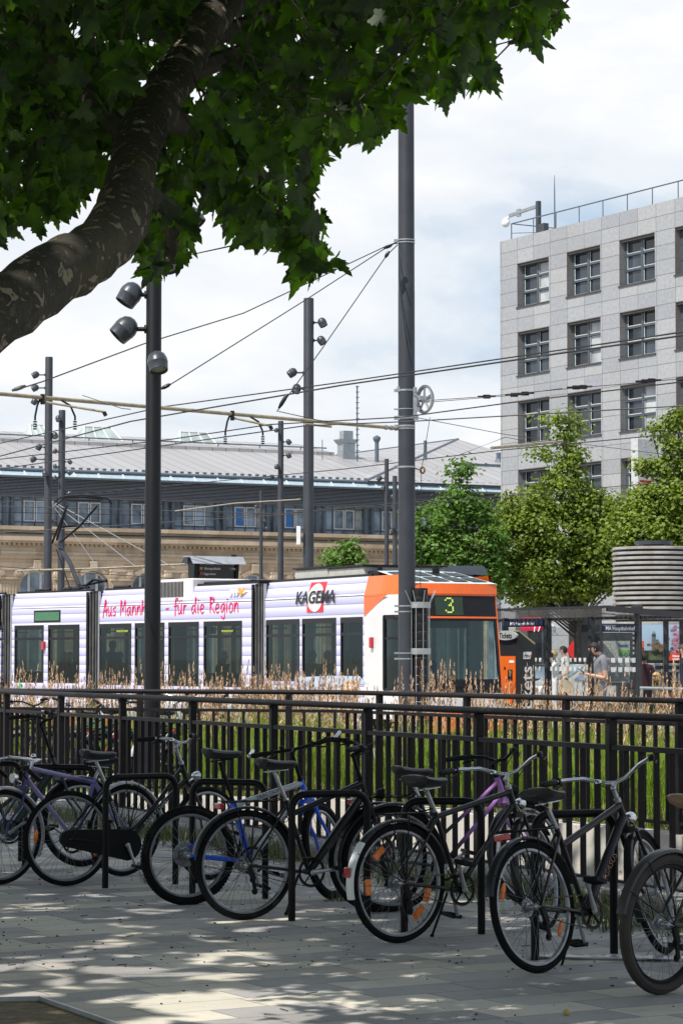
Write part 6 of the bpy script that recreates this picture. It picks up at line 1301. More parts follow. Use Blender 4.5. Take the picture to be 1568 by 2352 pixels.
for x, y0, y1, r_ in ((820, 886, 1048, .05), (865, 1006, 1050, .14), (740, 1010, 1040, .03), (1144, 1040, 1085, .16), (976, 1012, 1020, .12)):
    a_ = SW.hit(x, y1, 8); zt_ = SW.hit(x, y0, 8)[1]; mb = MB(); mb.tube([(a_[0], 8, a_[1] - 1), (a_[0], 8, zt_)], r_, 8)
    if x == 820:
        z_ = a_[1]
        while z_ < zt_: mb.box((a_[0] - .12, 7.9, z_), (a_[0] + .12, 8.0, z_ + .04)); z_ += .35
    if x in (865,): mb.lathe([(r_, 0), (r_ * 1.8, .2), (r_ * 1.8, .35), (.0, .5)], Matrix.Translation((a_[0], 8, zt_ - .3)), 10)
    if x == 1144: mb.lathe([(.5, -1.3), (.5, -.9), (.16, -.4)], Matrix.Translation((a_[0], 8, zt_)), 10)
    mb.build('roof_mast' if x == 820 else 'flue', M_bluf, st)
# hipped pavilion roof at the right end
au_, az_ = SW.hit(1051, 1009, 16); bl = SW.u(945, 1100, -.3); br = SW.u(1180, 1120, -.3); al = SW.hit(829, 1049, 16)
mb = MB(); A_ = Vector((au_, 16, az_)); B_ = Vector((bl - 3.2, -.3, Zg + .05)); C_ = Vector((br + 9, -.3, Zg + .05)); D_ = Vector((al[0] - 2, 16, al[1])); E_ = Vector((br + 12, 30, Zg))
mb.poly([A_, B_, C_, D_, E_], [(0, 1, 2), (0, 3, 1), (0, 2, 4)]); mb.build('pavilion_roof', M_zinc, st, fix=False)
mb = MB(); mb.tube([A_, B_], .10, 6); mb.tube([A_, D_], .08, 6); mb.build('hip_ridge', M_bluf, st); 
du_, dz_ = SW.hit(1105, 1068, 7); mb = MB(); mb.prism([(du_ - 1.8, 6, dz_ - .25), (du_ + 4, 6, dz_ - .25), (du_ + 4, 6, dz_ + .0), (du_ - 1.8, 6, dz_ + .0)], (0, 5, 0)); mb.build('roof_dormer', M_bluf, st)
# ================================================================ OFFICE BUILDING (right)
OW = Wall(((1150 - 784) / 44.1, FPX / 44.1), (3514, -5900)); of = empty('office_building', 'grey granite office block with dark gridded windows and a roof railing, at the right', 'office building', m=OW.m)
oz = lambda y, x=1150, off=0: OW.hit(x, y, off)[1]
ZT = oz(557)
cols = [(OW.u(1187, 700), OW.u(1260, 700)), (OW.u(1301, 700), OW.u(1378, 700)), (OW.u(1422, 700), OW.u(1503, 700))]; pit = ((cols[2][0] - cols[0][0]) / 2 + (cols[2][1] - cols[0][1]) / 2) / 2; ww_ = sum(b - a for a, b in cols) / 3; c0_u = (cols[0][0] + cols[0][1]) / 2
rows = [(oz(598, 1224), oz(697, 1224)), (oz(757, 1224), oz(858, 1224)), (oz(917, 1224), oz(1018, 1224)), (oz(1076, 1224), oz(1177, 1224))]; rp_h = (rows[0][0] - rows[3][0]) / 3; wh = sum(a - b for a, b in rows) / 4; rt = rows[0][0]
panelw, panelh = pit / 3, rp_h / 5
q = NT('granite_panels'); x, y, z = q.sep(q.c); pu_ = q.math('DIVIDE', q.math('SUBTRACT', x, c0_u - ww_ / 2), panelw); pz_ = q.math('DIVIDE', q.math('SUBTRACT', z, rt), panelh); rn = q.wn(q.comb(q.math('FLOOR', pu_), q.math('FLOOR', pz_), 5)); c = q.ramp(rn, [(0, (.30, .315, .34)), (.6, (.34, .355, .375)), (1, (.37, .38, .39))]); gr_ = q.noise(5.5, 8, rough=.75); c = q.mix(.24, c, q.ramp(gr_, [(.35, (.12, .12, .125)), (.5, (.42, .42, .42)), (.65, (.72, .71, .70))]), 'OVERLAY')
bl_ = q.noise(.25, 4); c = q.mix(q.math('MULTIPLY', q.math('SUBTRACT', bl_, .5, True), 1.0), c, (.24, .22, .20))
e1 = q.math('MULTIPLY', q.math('FRACT', pu_), panelw); e2 = q.math('MULTIPLY', q.math('FRACT', pz_), panelh); c = q.mix(q.math('MULTIPLY', q.math('LESS_THAN', q.math('MINIMUM', e1, e2), .035), .75), c, (.13, .10, .085)); q.color(c); q.rough(.75); M_gran = q.m
M_ofg = mat('office_glass', (.03, .042, .058), .05, var=.9, scale=.35, spec=.5); M_ofr = mat('office_frame_blue', (.06, .08, .10), .4); M_ofp = mat('pane_edge_pale', (.55, .55, .52), .5); M_dkr = mat('reveal_dark', (.06, .058, .055), .6)
NCOL, UEND = 8, c0_u + pit * 7 + ww_; dep = .45
mb = MB(); zlow = 4.1; zz = ZT; us_ = [0.0]
for i in range(NCOL): us_ += [c0_u + pit * i - ww_ / 2, c0_u + pit * i + ww_ / 2]
us_.append(UEND + 3); RZ = [(rt - rp_h * j, rt - rp_h * j - wh) for j in range(4)] + [(rt - rp_h * 4, rt - rp_h * 4 - wh)]; RZ = [r_ for r_ in RZ if r_[1] > zlow]
prev = ZT
for (zt_, zb_) in RZ:
    mb.box((0, 0, zt_), (us_[-1], dep, prev)); prev = zb_
    for i in range(0, len(us_) - 1, 2): mb.box((us_[i], 0, zb_), (us_[i + 1], dep, zt_))
mb.box((0, 0, zlow), (us_[-1], dep, prev)); mb.box((0, dep, zlow), (dep, 22, ZT)); mb.box((us_[-1] - dep, dep, 0), (us_[-1], 22, ZT)); mb.box((0, .0, ZT), (us_[-1], 22, ZT + .05))
mb.box((0, 0, 0), (1.3, .8, zlow)); ucol = []
for i in range(1, 9): u_ = c0_u + pit * (i - .5); mb.box((u_ - panelw * .55, 0, 0), (u_ + panelw * .55, .8, zlow))
mb.build('granite_facade', M_gran, of)
mb = MB(); mb.box((.5, 3.5, 0), (us_[-1] - .5, 21, ZT - .2)); mb.build('inner_walls', mat('office_inside', (.10, .10, .10), .8), of)
mb = MB(); mb.box((1.3, .75, 3.3), (us_[-1], .8, zlow)); 
for i in range(30): mb.box((1.3 + i * 1.35, .7, 0), (1.42 + i * 1.35, .78, 3.3))
mb.build('shop_front_frame', M_ofr, of); mb = MB(); mb.face([(1.3, .79, 0), (us_[-1], .79, 0), (us_[-1], .79, 3.3), (1.3, .79, 3.3)]); mb.build('shop_front_glass', mat('shop_glass', (.03, .035, .04), .06, var=.5, scale=.6, spec=.8), of, fix=False)
for (zt_, zb_) in RZ:
    for i in range(NCOL):
        a_, b_ = c0_u + pit * i - ww_ / 2, c0_u + pit * i + ww_ / 2; o_ = .32; mb = MB(); t = .13; mid = (a_ + b_) / 2
        mb.box((a_, o_, zb_ + .0), (a_ + t + .06, o_ + .1, zt_)); mb.box((b_ - t, o_, zb_), (b_, o_ + .1, zt_)); mb.box((a_, o_, zt_ - t), (b_, o_ + .1, zt_)); mb.box((a_, o_, zb_), (b_, o_ + .1, zb_ + t * .7)); mb.box((mid - .08, o_ - .02, zb_), (mid + .08, o_ + .08, zt_))
        for f_ in (1 / 3, 2 / 3): z_ = zb_ + (zt_ - zb_) * f_; mb.box((a_, o_ - .015, z_ - .05), (b_, o_ + .08, z_ + .06))
        fo = mb.build('window_frame', M_ofr, of); mb = MB(); h3 = (zt_ - zb_) / 3
        for c_ in range(2):
            for r_ in range(3):
                p0, p1 = (a_ + t + .06, mid - .08) if c_ == 0 else (mid + .08, b_ - t); q0, q1 = zb_ + h3 * r_ + .06, zb_ + h3 * (r_ + 1) - .06; e_ = .045
                mb.box((p0, o_ + .03, q0), (p1, o_ + .05, q0 + e_)); mb.box((p0, o_ + .03, q0 + e_), (p0 + e_, o_ + .05, q1))
        mb.build('pane_edging', M_ofp, fo); mb = MB(); mb.face([(a_, o_ + .09, zb_), (b_, o_ + .09, zb_), (b_, o_ + .09, zt_), (a_, o_ + .09, zt_)]); mb.build('pane', M_ofg, fo, fix=False)
        mb = MB(); mb.box((a_ - .06, -.06, zb_ - .07), (b_ + .06, .3, zb_ - .0)); mb.box((a_, .06, zt_ - .12), (b_, .32, zt_ - .003)); mb.build('sill', M_dkr, fo)
        if (i * 7 + int(zt_)) % 3 == 1: mb = MB(); mb.face([(mid + .1, o_ + .085, zb_ + .1), (b_ - t, o_ + .085, zb_ + .1), (b_ - t, o_ + .085, zt_ - .15), (mid + .1, o_ + .085, zt_ - .15)]); mb.build('blind', mat('window_blind', (.42, .45, .47), .4, var=.3, scale=.9), fo, fix=False)
mb = MB(); u_ = .35
mb.tube([(.35, .5, ZT + 1.0), (UEND, .5, ZT + 1.0)], .035, 6); mb.tube([(.35, .5, ZT + .5), (5, 6, ZT + .5)], .02, 5); mb.tube([(.35, .5, ZT + 1.0), (.35, 8, ZT + 1.0)], .03, 5); mb.tube([(.35, .5, ZT), (.35, .5, ZT + 1.0)], .035, 5)
while u_ < UEND: u_ += 2.0; mb.tube([(u_, .5, ZT), (u_, .5, ZT + 1.0)], .03, 5)
mb.build('roof_railing', M_bluf, of)
cm_ = empty('camera_mast', 'mast with a white dome camera on a long arm at the office roof corner', 'camera mast', m=of.matrix_world.copy())
pu_0 = OW.u(1235, 520, 1.2); z0_ = OW.hit(1235, 533, 1.2)[1]; z1_ = OW.hit(1235, 462, 1.2)[1]; ua_ = OW.hit(1157, 472, 1.2)[0]
mb = MB(); mb.box((pu_0 - .11, 1.12, z0_ - .6), (pu_0 + .11, 1.32, z1_ + .0)); mb.build('mast_post', M_lamp, cm_); mb = MB(); mb.bar((pu_0, 1.2, z1_ - .25), (ua_ + .5, 1.2, z1_ - .38), .14, .16); mb.box((ua_ + 1.2, 1.15, z1_ - .55), (ua_ + 1.5, 1.25, z1_ - .15)); mb.build('mast_arm', M_galv, cm_); mb = MB(); mb.ell((ua_ + .15, 1.2, z1_ - .7), (.28, .2, .25), 12, 8); mb.bar((ua_ + .15, 1.2, z1_ - .5), (ua_ + .6, 1.2, z1_ - .4), .1, .12); mb.build('dome_camera', M_white, cm_, smooth=True)
mb = MB(); mb.box((pu_0 + .3, 1.0, z0_ - .5), (pu_0 + .8, 1.3, z0_ + .35)); mb.build('equipment_box', M_slat, cm_)
u_ = OW.u(1273, 520, 1.0); mb = MB(); mb.tube([(u_, 1, ZT), (u_, 1, OW.hit(1273, 440, 1)[1]), (u_, 1, OW.hit(1273, 402, 1)[1])], [.04, .03, .012], 6); o = mb.build('rooftop_aerial', M_lamp, label='thin whip aerial on the office roof beside the camera mast', cat='aerial'); o.matrix_world = OW.m
# advertising pylon in front of the office
yl = empty('sign_pylon', 'tall white sign pylon with a red FUBWAY board, half hidden by trees', 'sign pylon', loc=WS(1490, 1511, 52)); yl['label'] = 'tall white sign pylon with a red shop board, half hidden by the right hand trees'
yz = lambda y: WS(1490, y, 52).z - yl.location.z; yx = lambda x: (x - 1490) / 52.
yl.location.z = 0; yz = lambda y: WS(1490, y, 52).z
mb = MB(); mb.box((yx(1453), -.5, 0), (yx(1464), .3, yz(1007))); mb.prism([(yx(1464), -.5, 0), (yx(1518), .4, 0), (yx(1518), .7, 0), (yx(1464), -.2, 0)], (0, 0, yz(1010))); mb.build('pylon_body', mat('pylon_white', (.62, .63, .64), .5), yl)
dd = Vector((yx(1518) - yx(1464), .9, 0)).normalized(); mb = MB(); o0 = Vector((yx(1468), -.45, yz(1126))); mb.prism([o0, o0 + dd * (.95), o0 + dd * .95 + Vector((0, 0, .42)), o0 + Vector((0, 0, .42))], Vector((.02, -.03, 0))); mb.prism([o0 + Vector((0, 0, -.7)), o0 + dd * .95 + Vector((0, 0, -.7)), o0 + dd * .95 + Vector((0, 0, -.5)), o0 + Vector((0, 0, -.5))], Vector((.02, -.03, 0))); mb.build('pylon_sign', flatmat('pylon_red', (.5, .01, .03), .4), yl)
text('FUBWAY', .34, M_white, 'pylon_lettering', axm(o0 + Vector((.02, -.06, .07)), dd, (0, 0, 1)), yl, sx=.62)
# ================================================================ VENT TOWER
sV = 84.0; vc = WS(1502, 1511, sV); vr = 95 / sV; vt = empty('vent_tower', 'round ventilation tower of stacked pale rings with a raised disc lid', 'ventilation tower', loc=(vc.x, vc.y, 0)); zv = lambda y: WS(1500, y, sV).z
mb = MB(); mb.lathe([(vr * .93, 0), (vr * .93, zv(1262))], None, 48); mb.lathe([(0, zv(1264)), (vr * .9, zv(1264))], None, 48); mb.build('core', M_dk, vt, smooth=True)
y = 1258; k = 0; q = NT('weathered_ring'); x_, y_, z_ = q.sep(q.c); f = q.noise(3, 6); q.color(q.ramp(f, [(.3, (.25, .225, .19)), (.55, (.34, .33, .315)), (.75, (.40, .40, .39))])); q.rough(.6); M_ring = q.m
while y < 1500:
    z1_, z0_ = zv(y), zv(y + 6.4); mb = MB(); mb.lathe([(vr * .93, z0_), (vr * .99, z0_), (vr, z0_ + .01), (vr, z1_ - .01), (vr * .98, z1_), (vr * .93, z1_)], None, 56); mb.build('ring', M_ring, vt, smooth=True); y += 11.4; k += 1
mb = MB(); mb.lathe([(0, zv(1252)), (43 / sV, zv(1252)), (43 / sV, zv(1243)), (0, zv(1242))], None, 36); mb.lathe([(.3, zv(1262)), (.3, zv(1252))], None, 16); mb.build('lid', M_lamp, vt, smooth=True)
# ================================================================ TREES
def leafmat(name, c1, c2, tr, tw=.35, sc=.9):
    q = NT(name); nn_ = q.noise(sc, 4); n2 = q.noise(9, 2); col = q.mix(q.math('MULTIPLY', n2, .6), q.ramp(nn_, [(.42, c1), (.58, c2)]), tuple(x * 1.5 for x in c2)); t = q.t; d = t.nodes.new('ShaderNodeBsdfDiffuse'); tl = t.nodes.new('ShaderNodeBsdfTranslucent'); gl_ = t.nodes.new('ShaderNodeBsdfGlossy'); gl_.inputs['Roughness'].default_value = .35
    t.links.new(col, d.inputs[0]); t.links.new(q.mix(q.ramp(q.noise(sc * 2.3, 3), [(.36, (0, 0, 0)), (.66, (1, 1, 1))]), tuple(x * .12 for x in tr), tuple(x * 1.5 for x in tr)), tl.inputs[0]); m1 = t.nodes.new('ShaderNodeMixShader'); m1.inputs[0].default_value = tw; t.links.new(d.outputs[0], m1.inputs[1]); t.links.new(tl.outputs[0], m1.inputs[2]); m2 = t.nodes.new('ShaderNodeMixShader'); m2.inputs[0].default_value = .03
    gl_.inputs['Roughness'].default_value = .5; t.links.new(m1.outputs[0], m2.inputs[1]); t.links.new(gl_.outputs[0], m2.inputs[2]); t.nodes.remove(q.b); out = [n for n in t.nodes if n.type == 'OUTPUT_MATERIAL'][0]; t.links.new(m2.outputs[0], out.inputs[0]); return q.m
M_lt = leafmat('lime_tree_leaves', (.03, .07, .009), (.17, .235, .03), (.38, .48, .04)); M_lt2 = leafmat('tree_leaves_green', (.035, .085, .014), (.10, .19, .028), (.22, .42, .04)); M_bark = mat('bark_brown', (.055, .045, .035), .9, var=.4, scale=8, bump=.5, bscale=30)
def qtree(name, label, s, lobes, nl, lsz, m, trunk_x, group=None, trunk_top=None):
    """lobes: (px x, px y, rx px, ry px) blobs traced with their own depth; every leaf is a folded quad in a clump"""
    b = WS(trunk_x, 1511, s); root = empty(name, label, 'tree', group, loc=(b.x, b.y, 0)); V = []; F = []
    wt = [l[2] * l[3] for l in lobes]; tot = sum(wt); clumps = []
    for (lx, ly, rx, ry), w_ in zip(lobes, wt):
        c = WS(lx, ly, s) - Vector((b.x, b.y, 0)); n = max(3, int(nl / 40 * w_ / tot)); R_ = Vector((rx / s, rx / s * .95, ry / s))
        for i in range(n):
            d = Vector((random.gauss(0, 1), random.gauss(0, 1), random.gauss(0, 1))).normalized(); rad = random.uniform(.45, 1.14) ** .7; p = c + Vector((d.x * R_.x, d.y * R_.y, d.z * R_.z)) * rad; clumps.append((p, random.uniform(.28, .50) * (1 if rx > 18 else .5), d))
    for p, r_, d in clumps:
        for i in range(40):
            o_ = Vector((random.gauss(0, .60), random.gauss(0, .60), random.gauss(0, .34))) * r_; q_ = p + o_; nrm = (o_.normalized() * .7 + Vector((0, 0, .8)) + Vector((random.uniform(-.7, .7), random.uniform(-.7, .7), random.uniform(-.4, .4)))).normalized()
            a = nrm.orthogonal().normalized(); a = (a * math.cos(i * 2.4) + nrm.cross(a) * math.sin(i * 2.4)); c_ = nrm.cross(a); L_ = lsz * random.uniform(.7, 1.25); k = len(V)
            V += [q_ - a * L_ * .5, q_ + c_ * L_ * .38 + nrm * L_ * .12, q_ + a * L_ * .55, q_ - c_ * L_ * .38 + nrm * L_ * .12]; F += [(k, k + 1, k + 2), (k, k + 2, k + 3)]
    me = bpy.data.meshes.new('crown'); me.from_pydata([tuple(v) for v in V], [], F); me.materials.append(m); o = bpy.data.objects.new('crown', me); COL.objects.link(o); o.parent = root
    mb = MB(); top = max(p.z for p, _, _ in clumps) * .93; mb.tube([(0, 0, 0), (.03, 0, top * .3), (-.05, .05, top * .6), (0, 0, top)], [.16, .13, .08, .02], 9)
    for p, r_, d in clumps[::7]: z_ = p.z * .62; mb.tube([Vector((0, 0, z_)), Vector((p.x * .5, p.y * .5, (p.z + z_) / 2 + .1)), p], [.045, .03, .012], 5)
    mb.build('trunk', M_bark, root, smooth=True); return root
qtree('lime_tree', 'darker green conical tree between the big mast and the office building', 66, [(1050, 1095, 26, 32), (1048, 1150, 44, 36), (1020, 1205, 66, 48), (1080, 1180, 45, 40), (1030, 1275, 78, 50), (985, 1255, 45, 50), (1065, 1330, 60, 55), (985, 1310, 45, 45), (1112, 1240, 42, 60), (1118, 1320, 42, 50)], 11000, .16, M_lt2, 1040, 'street trees in front of the office')
qtree('lime_tree', 'broad lime tree with a thin leafy spire in front of the office windows', 64, [(1305, 962, 22, 13), (1268, 966, 24, 14), (1315, 990, 24, 12), (1300, 1010, 26, 14), (1245, 1038, 30, 10), (1308, 1042, 20, 26), (1305, 1085, 34, 40), (1290, 1140, 85, 45), (1210, 1180, 70, 50), (1370, 1180, 60, 50), (1290, 1220, 110, 60), (1180, 1250, 65, 55), (1400, 1240, 60, 55), (1300, 1300, 120, 60), (1210, 1340, 85, 50), (1330, 1345, 70, 36), (1160, 1310, 40, 40), (1250, 1375, 60, 20), (1432, 1195, 45, 38), (1140, 1225, 32, 36), (1420, 1320, 50, 50)], 34000, .15, M_lt, 1325, 'street trees in front of the office')
qtree('lime_tree', 'yellow green lime tree at the right edge above the ventilation tower', 68, [(1560, 960, 25, 22), (1530, 985, 36, 14), (1550, 1030, 26, 26), (1500, 1075, 34, 20), (1560, 1085, 40, 34), (1540, 1150, 75, 50), (1460, 1170, 40, 40), (1600, 1170, 60, 60), (1500, 1215, 75, 45), (1590, 1240, 80, 55), (1440, 1235, 50, 50), (1540, 1290, 80, 40)], 24000, .15, M_lt, 1560, 'street trees in front of the office')
qtree('young_tree', 'small bright young tree peeping over the tram roof', 60, [(793, 1262, 26, 16), (775, 1285, 28, 18), (812, 1285, 26, 18), (795, 1310, 34, 20)], 1800, .15, M_lt2, 795)
# ================================================================ TRAM STOP
PZ = 0.13
b = MB(); o_ = Vector((2.6, 58.0)); dA = Vector((.505, -.863)); dB = Vector((.863, .505)); pts = [o_ - dA * 2 - dB * .2, o_ + dA * 34 - dB * .2, o_ + dA * 34 + dB * 6, o_ - dA * 2 + dB * 6]
b.prism([(p.x, p.y, 0.0) for p in pts], (0, 0, PZ)); b.build('platform', M_track, kind='structure')
SH = Wall(((1354 - 784) / 113.0, FPX / 113.0), (.505, -.863)); M_sh = mat('shelter_steel', (.028, .03, .034), .4, var=.15)
q = NT('perforated_sheet'); x, y, z = q.sep(q.c); gx = q.math('SUBTRACT', q.math('FRACT', q.math('DIVIDE', x, .16)), .5); gy = q.math('SUBTRACT', q.math('FRACT', q.math('DIVIDE', y, .16)), .5); rr = q.math('ADD', q.math('POWER', q.math('ABSOLUTE', gx), 2), q.math('POWER', q.math('ABSOLUTE', gy), 2)); hole = q.math('LESS_THAN', rr, .13)
q.b.inputs['Base Color'].default_value = (.30, .27, .25, 1); q.rough(.5); q.t.links.new(q.math('SUBTRACT', 1.0, hole), q.b.inputs['Alpha']); M_perf = q.m
M_sg = glass('shelter_glass', (.78, .82, .82), .97); M_frit = mat('frit_white', (.60, .62, .60), .5); M_navy = mat('navy_sign', (.008, .014, .06), .4, var=.03); M_sw = mat('sign_white', (.8, .8, .8), .5, emit=(.8, .8, .8), es=.0)
sh = empty('tram_shelter', 'black steel tram shelter with perforated roof and glass walls right of the tram', 'tram shelter', m=SH.m)
ul, ur = SH.u(1120), 3.0; pc = SH.p + SH.d * 0
mb = MB(); mb.face([(ul, -1.8, 2.60), (ul, .12, 2.47), (ur, .12, 2.47), (ur, -1.8, 2.60)]); mb.build('roof_sheet', M_perf, sh, fix=False)
mb = MB(); mb.box((ul, -1.86, 2.59), (ur + .06, -1.80, 2.64)); mb.box((ul, .06, 2.42), (ur, .14, 2.485)); mb.prism([(ur - .0, -1.80, 2.53), (ur - .0, .14, 2.42), (ur - .0, .14, 2.53), (ur - .0, -1.80, 2.64)], (.06, 0, 0))
for u_ in (-1.0, .7): mb.prism([(u_, -1.8, 2.62), (u_, .06, 2.51), (u_, .06, 2.53), (u_, -1.8, 2.64)], (.05, 0, 0))
mb.build('roof_frame', M_sh, sh)
pus = [SH.u(x) for x in (1156, 1254, 1354)]; pus.append(pus[2] + (pus[2] - pus[0]) / 2)
for u_ in pus: mb = MB(); mb.cbox((u_ - .055, -.02, 0), (u_ + .055, .10, 2.5), .01); mb.build('post', M_sh, sh)
mb = MB(); mb.tube([(2.93, -1.02, 0), (2.93, -1.02, 2.63)], .055, 14); mb.tube([(2.93, -1.02 - .09, 2.60), (2.93, -1.02 + .09, 2.60)], .075, 14); mb.build('round_post', M_sh, sh, smooth=True)
for i in range(3):
    a_, b_ = pus[i] + .06, pus[i + 1] - .06; mb = MB(); mb.face([(a_, .04, .35), (b_, .04, .35), (b_, .04, 2.28), (a_, .04, 2.28)]); po = mb.build('glass_wall', M_sg, sh, fix=False); mb = MB(); k = a_ + .02
    while k < b_ - .1:
        for z_ in (1.38, 1.56): mb.box((k, .03, z_), (k + .085, .037, z_ + .09))
        k += .17
    mb.build('frit_squares', M_frit, po)
pm = MB(); pm.box((2.91, -1.88, 0), (2.95, -1.84, 2.30)); pm.box((2.91, -1.84, 2.27), (2.95, -1.06, 2.30)); pm.box((2.91, -1.84, .3), (2.95, -1.06, .34)); pf = pm.build('side_screen_frame', M_sh, sh)
mb = MB(); mb.face([(2.93, -1.84, .34), (2.93, -1.06, .34), (2.93, -1.06, 2.12), (2.93, -1.84, 2.12)]); mb.build('side_screen_glass', M_sg, pf, fix=False); mb = MB()
for k in range(5):
    for z_ in (1.38, 1.56): mb.box((2.934, -1.80 + k * .165, z_), (2.942, -1.715 + k * .165, z_ + .09))
mb.build('frit_squares', M_sw, pf)
def sgn(wm, parent, a, b, z0, z1, txt, flip):
    pass
mb = MB(); mb.box((2.935, -1.84, 2.14), (2.975, -1.06, 2.265)); so_ = mb.build('station_name_sign', M_navy, sh); o = text('MA Hauptbahnhof', .108, M_sw, 'sign_lettering', axm((2.979, -1.80, 2.175), (0, 1, 0), (0, 0, 1)), so_, extrude=.001, bold=.001)
xs = [v.co.y for v in o.data.vertices]; k = .68 / (max(xs) - min(xs)); mn = min(xs)
for v in o.data.vertices: v.co.y = (v.co.y - mn) * k - 1.79
a_, b_ = pus[0] + .07, pus[1] - .07; zt_, zb_ = SH.hit(1200, 1426)[1], SH.hit(1200, 1440)[1]; mb = MB(); mb.box((a_, -.03, zb_), (b_, .0, zt_)); so_ = mb.build('station_name_sign', M_navy, sh); o = text('MA Hauptbahnhof', .1, M_sw, 'sign_lettering', axm((0, -.035, zb_ + .035), (1, 0, 0), (0, 0, 1)), so_, extrude=.001, bold=.001)
xs = [v.co.x for v in o.data.vertices]; k = (SH.u(1231) - SH.u(1174)) / (max(xs) - min(xs)); mn = min(xs)
for v in o.data.vertices: v.co.x = (v.co.x - mn) * k + SH.u(1174)
# info cabinet with map
ic = empty('information_cabinet', 'black framed route map cabinet with a green notice inside the shelter', 'information cabinet', loc=WS(1409, 1511, 112)); ic.location.z = PZ; w_ = 43 / 112.; z0_, z1_ = WS(1409, 1575, 112).z - PZ, WS(1409, 1453, 112).z - PZ
mb = MB(); mb.cbox((-w_, 0, z0_), (w_, .12, z1_), .01); mb.box((-w_ + .05, .02, 0), (-w_ + .11, .1, z0_)); mb.box((w_ - .11, .02, 0), (w_ - .05, .1, z0_)); mb.build('cabinet_frame', M_sh, ic)
q = NT('route_map'); v1 = q.new('ShaderNodeTexVoronoi', feature='DISTANCE_TO_EDGE'); q.t.links.new(q.c, v1.inputs['Vector']); v1.inputs['Scale'].default_value = 11; q.color(q.mix(q.math('LESS_THAN', v1.outputs['Distance'], .035), (.50, .49, .45), (.22, .17, .15))); q.rough(.5)
mb = MB(); mb.box((-w_ + .06, -.006, z0_ + .06), (w_ - .06, .0, z1_ - .17)); mb.build('map_sheet', mat('map_paper', (.46, .46, .42), .5, var=.06), ic); mb = MB(); mb.box((-w_ + .10, -.010, z0_ + .45), (w_ * .15, -.006, z1_ - .22)); mb.build('route_map', q.m, ic)
mb = MB(); mb.box((w_ * .22, -.012, z0_ + .62), (w_ - .07, -.006, z1_ - .36)); gn = mb.build('green_notice', flatmat('notice_green', (.20, .42, .07), .5), ic); mb = MB(); mb.box((w_ * .26, -.016, z0_ + .80), (w_ - .10, -.012, z0_ + .84))
for k in range(3): mb.torus((w_ * .36 + k * .10, -.014, z1_ - .45), .032, .006, None, 14, 4)
mb.build('notice_print', flatmat('notice_blue', (.02, .12, .20), .5), gn); mb = MB(); 
for k in range(9): mb.box((-w_ * .5, -.012, z0_ + .10 + k * .03), (w_ * .75 - (k % 3) * .05, -.008, z0_ + .112 + k * .03))
mb.box((w_ * .25, -.012, z1_ - .28), (w_ * .32, -.008, z1_ - .22)); mb.build('small_print', flatmat('print_grey', (.15, .15, .15), .5), ic)
# ticket machine
tk = Wall(((1187 - 784) / 117.0, FPX / 117.0), (.863, .505)); M_t = tk.m; tm = empty('ticket_machine', 'black and orange ticket machine with white vertical lettering beside the tram nose', 'ticket machine', m=tk.m)
wS = tk.u(1228); zt = WS(1187, 1462, 117).z; mb = MB(); mb.prism([(0, .0, PZ), (wS, 0, PZ), (wS, 0, zt - .14), (.05, 0, zt + .10), (0, 0, zt + .10)], (0, .66, 0)); mb.build('housing', mat('machine_black', (.018, .018, .02), .4), tm)
mb = MB(); mb.box((-.012, .06, .40), (.0, .60, WS(1187, 1507, 117).z)); fo = mb.build('orange_front', flatmat('machine_orange', (.72, .13, .01), .4), tm); mb = MB(); mb.box((-.03, .16, 1.22), (-.012, .30, 1.42)); mb.box((-.02, .10, .55), (-.012, .5, .75)); mb.ell((-.02, .42, 1.45), (.012, .03, .03), 10, 6); mb.build('coin_slot', M_dk, fo); mb = MB(); mb.box((-.02, .10, 1.55), (-.012, .26, 1.60)); mb.build('machine_label', M_sw, fo)
mb = MB(); mb.lathe([(.0, -.02), (.30, -.02), (.30, .02), (.0, .02)], Matrix.Translation((-.05, .30, zt + .02)) @ Matrix.Rotation(math.pi / 2, 4, 'Y') @ Matrix.Diagonal((.30, 1.25, 1, 1)), 30); eo = mb.build('oval_sign', mat('oval_grey', (.36, .38, .38), .5), tm); text('Tickets', .15, M_blk, 'sign_lettering', axm((-.075, .53, zt - .03), (0, -1, 0), (0, 0, 1)), eo, extrude=.001, bold=.002)
mb = MB(); mb.prism([(wS - .01, -.003, zt - .16), (wS + .0, -.003, zt - .12), (.04, -.003, zt + .12), (.04, -.003, zt + .09)], (0, .67, 0)); mb.build('roof_edge', mat('edge_tan', (.4, .33, .18), .5), tm)
text('tickets', .36, M_sw, 'machine_lettering', axm((wS * .80, -.004, .42), (0, 0, 1), (-1, 0, 0)), tm, extrude=.001, bold=.004, sx=1.12)
mb = MB(); mb.prism([(wS * .33, -.006, zt - .44), (wS * .72, -.006, zt - .44), (wS * .80, -.006, zt - .30), (wS * .33, -.006, zt - .30)], (0, .004, 0)); lo = mb.build('logo_plate', M_sw, tm); text('rn', .11, M_blk, 'logo_text', axm((wS * .36, -.008, zt - .41), (1, 0, 0), (0, 0, 1)), lo, extrude=.001, bold=.003); text('v', .11, flatmat('v_orange', (.7, .12, .01), .4), 'logo_text', axm((wS * .6, -.008, zt - .41), (1, 0, 0), (0, 0, 1)), lo, extrude=.001, bold=.003)
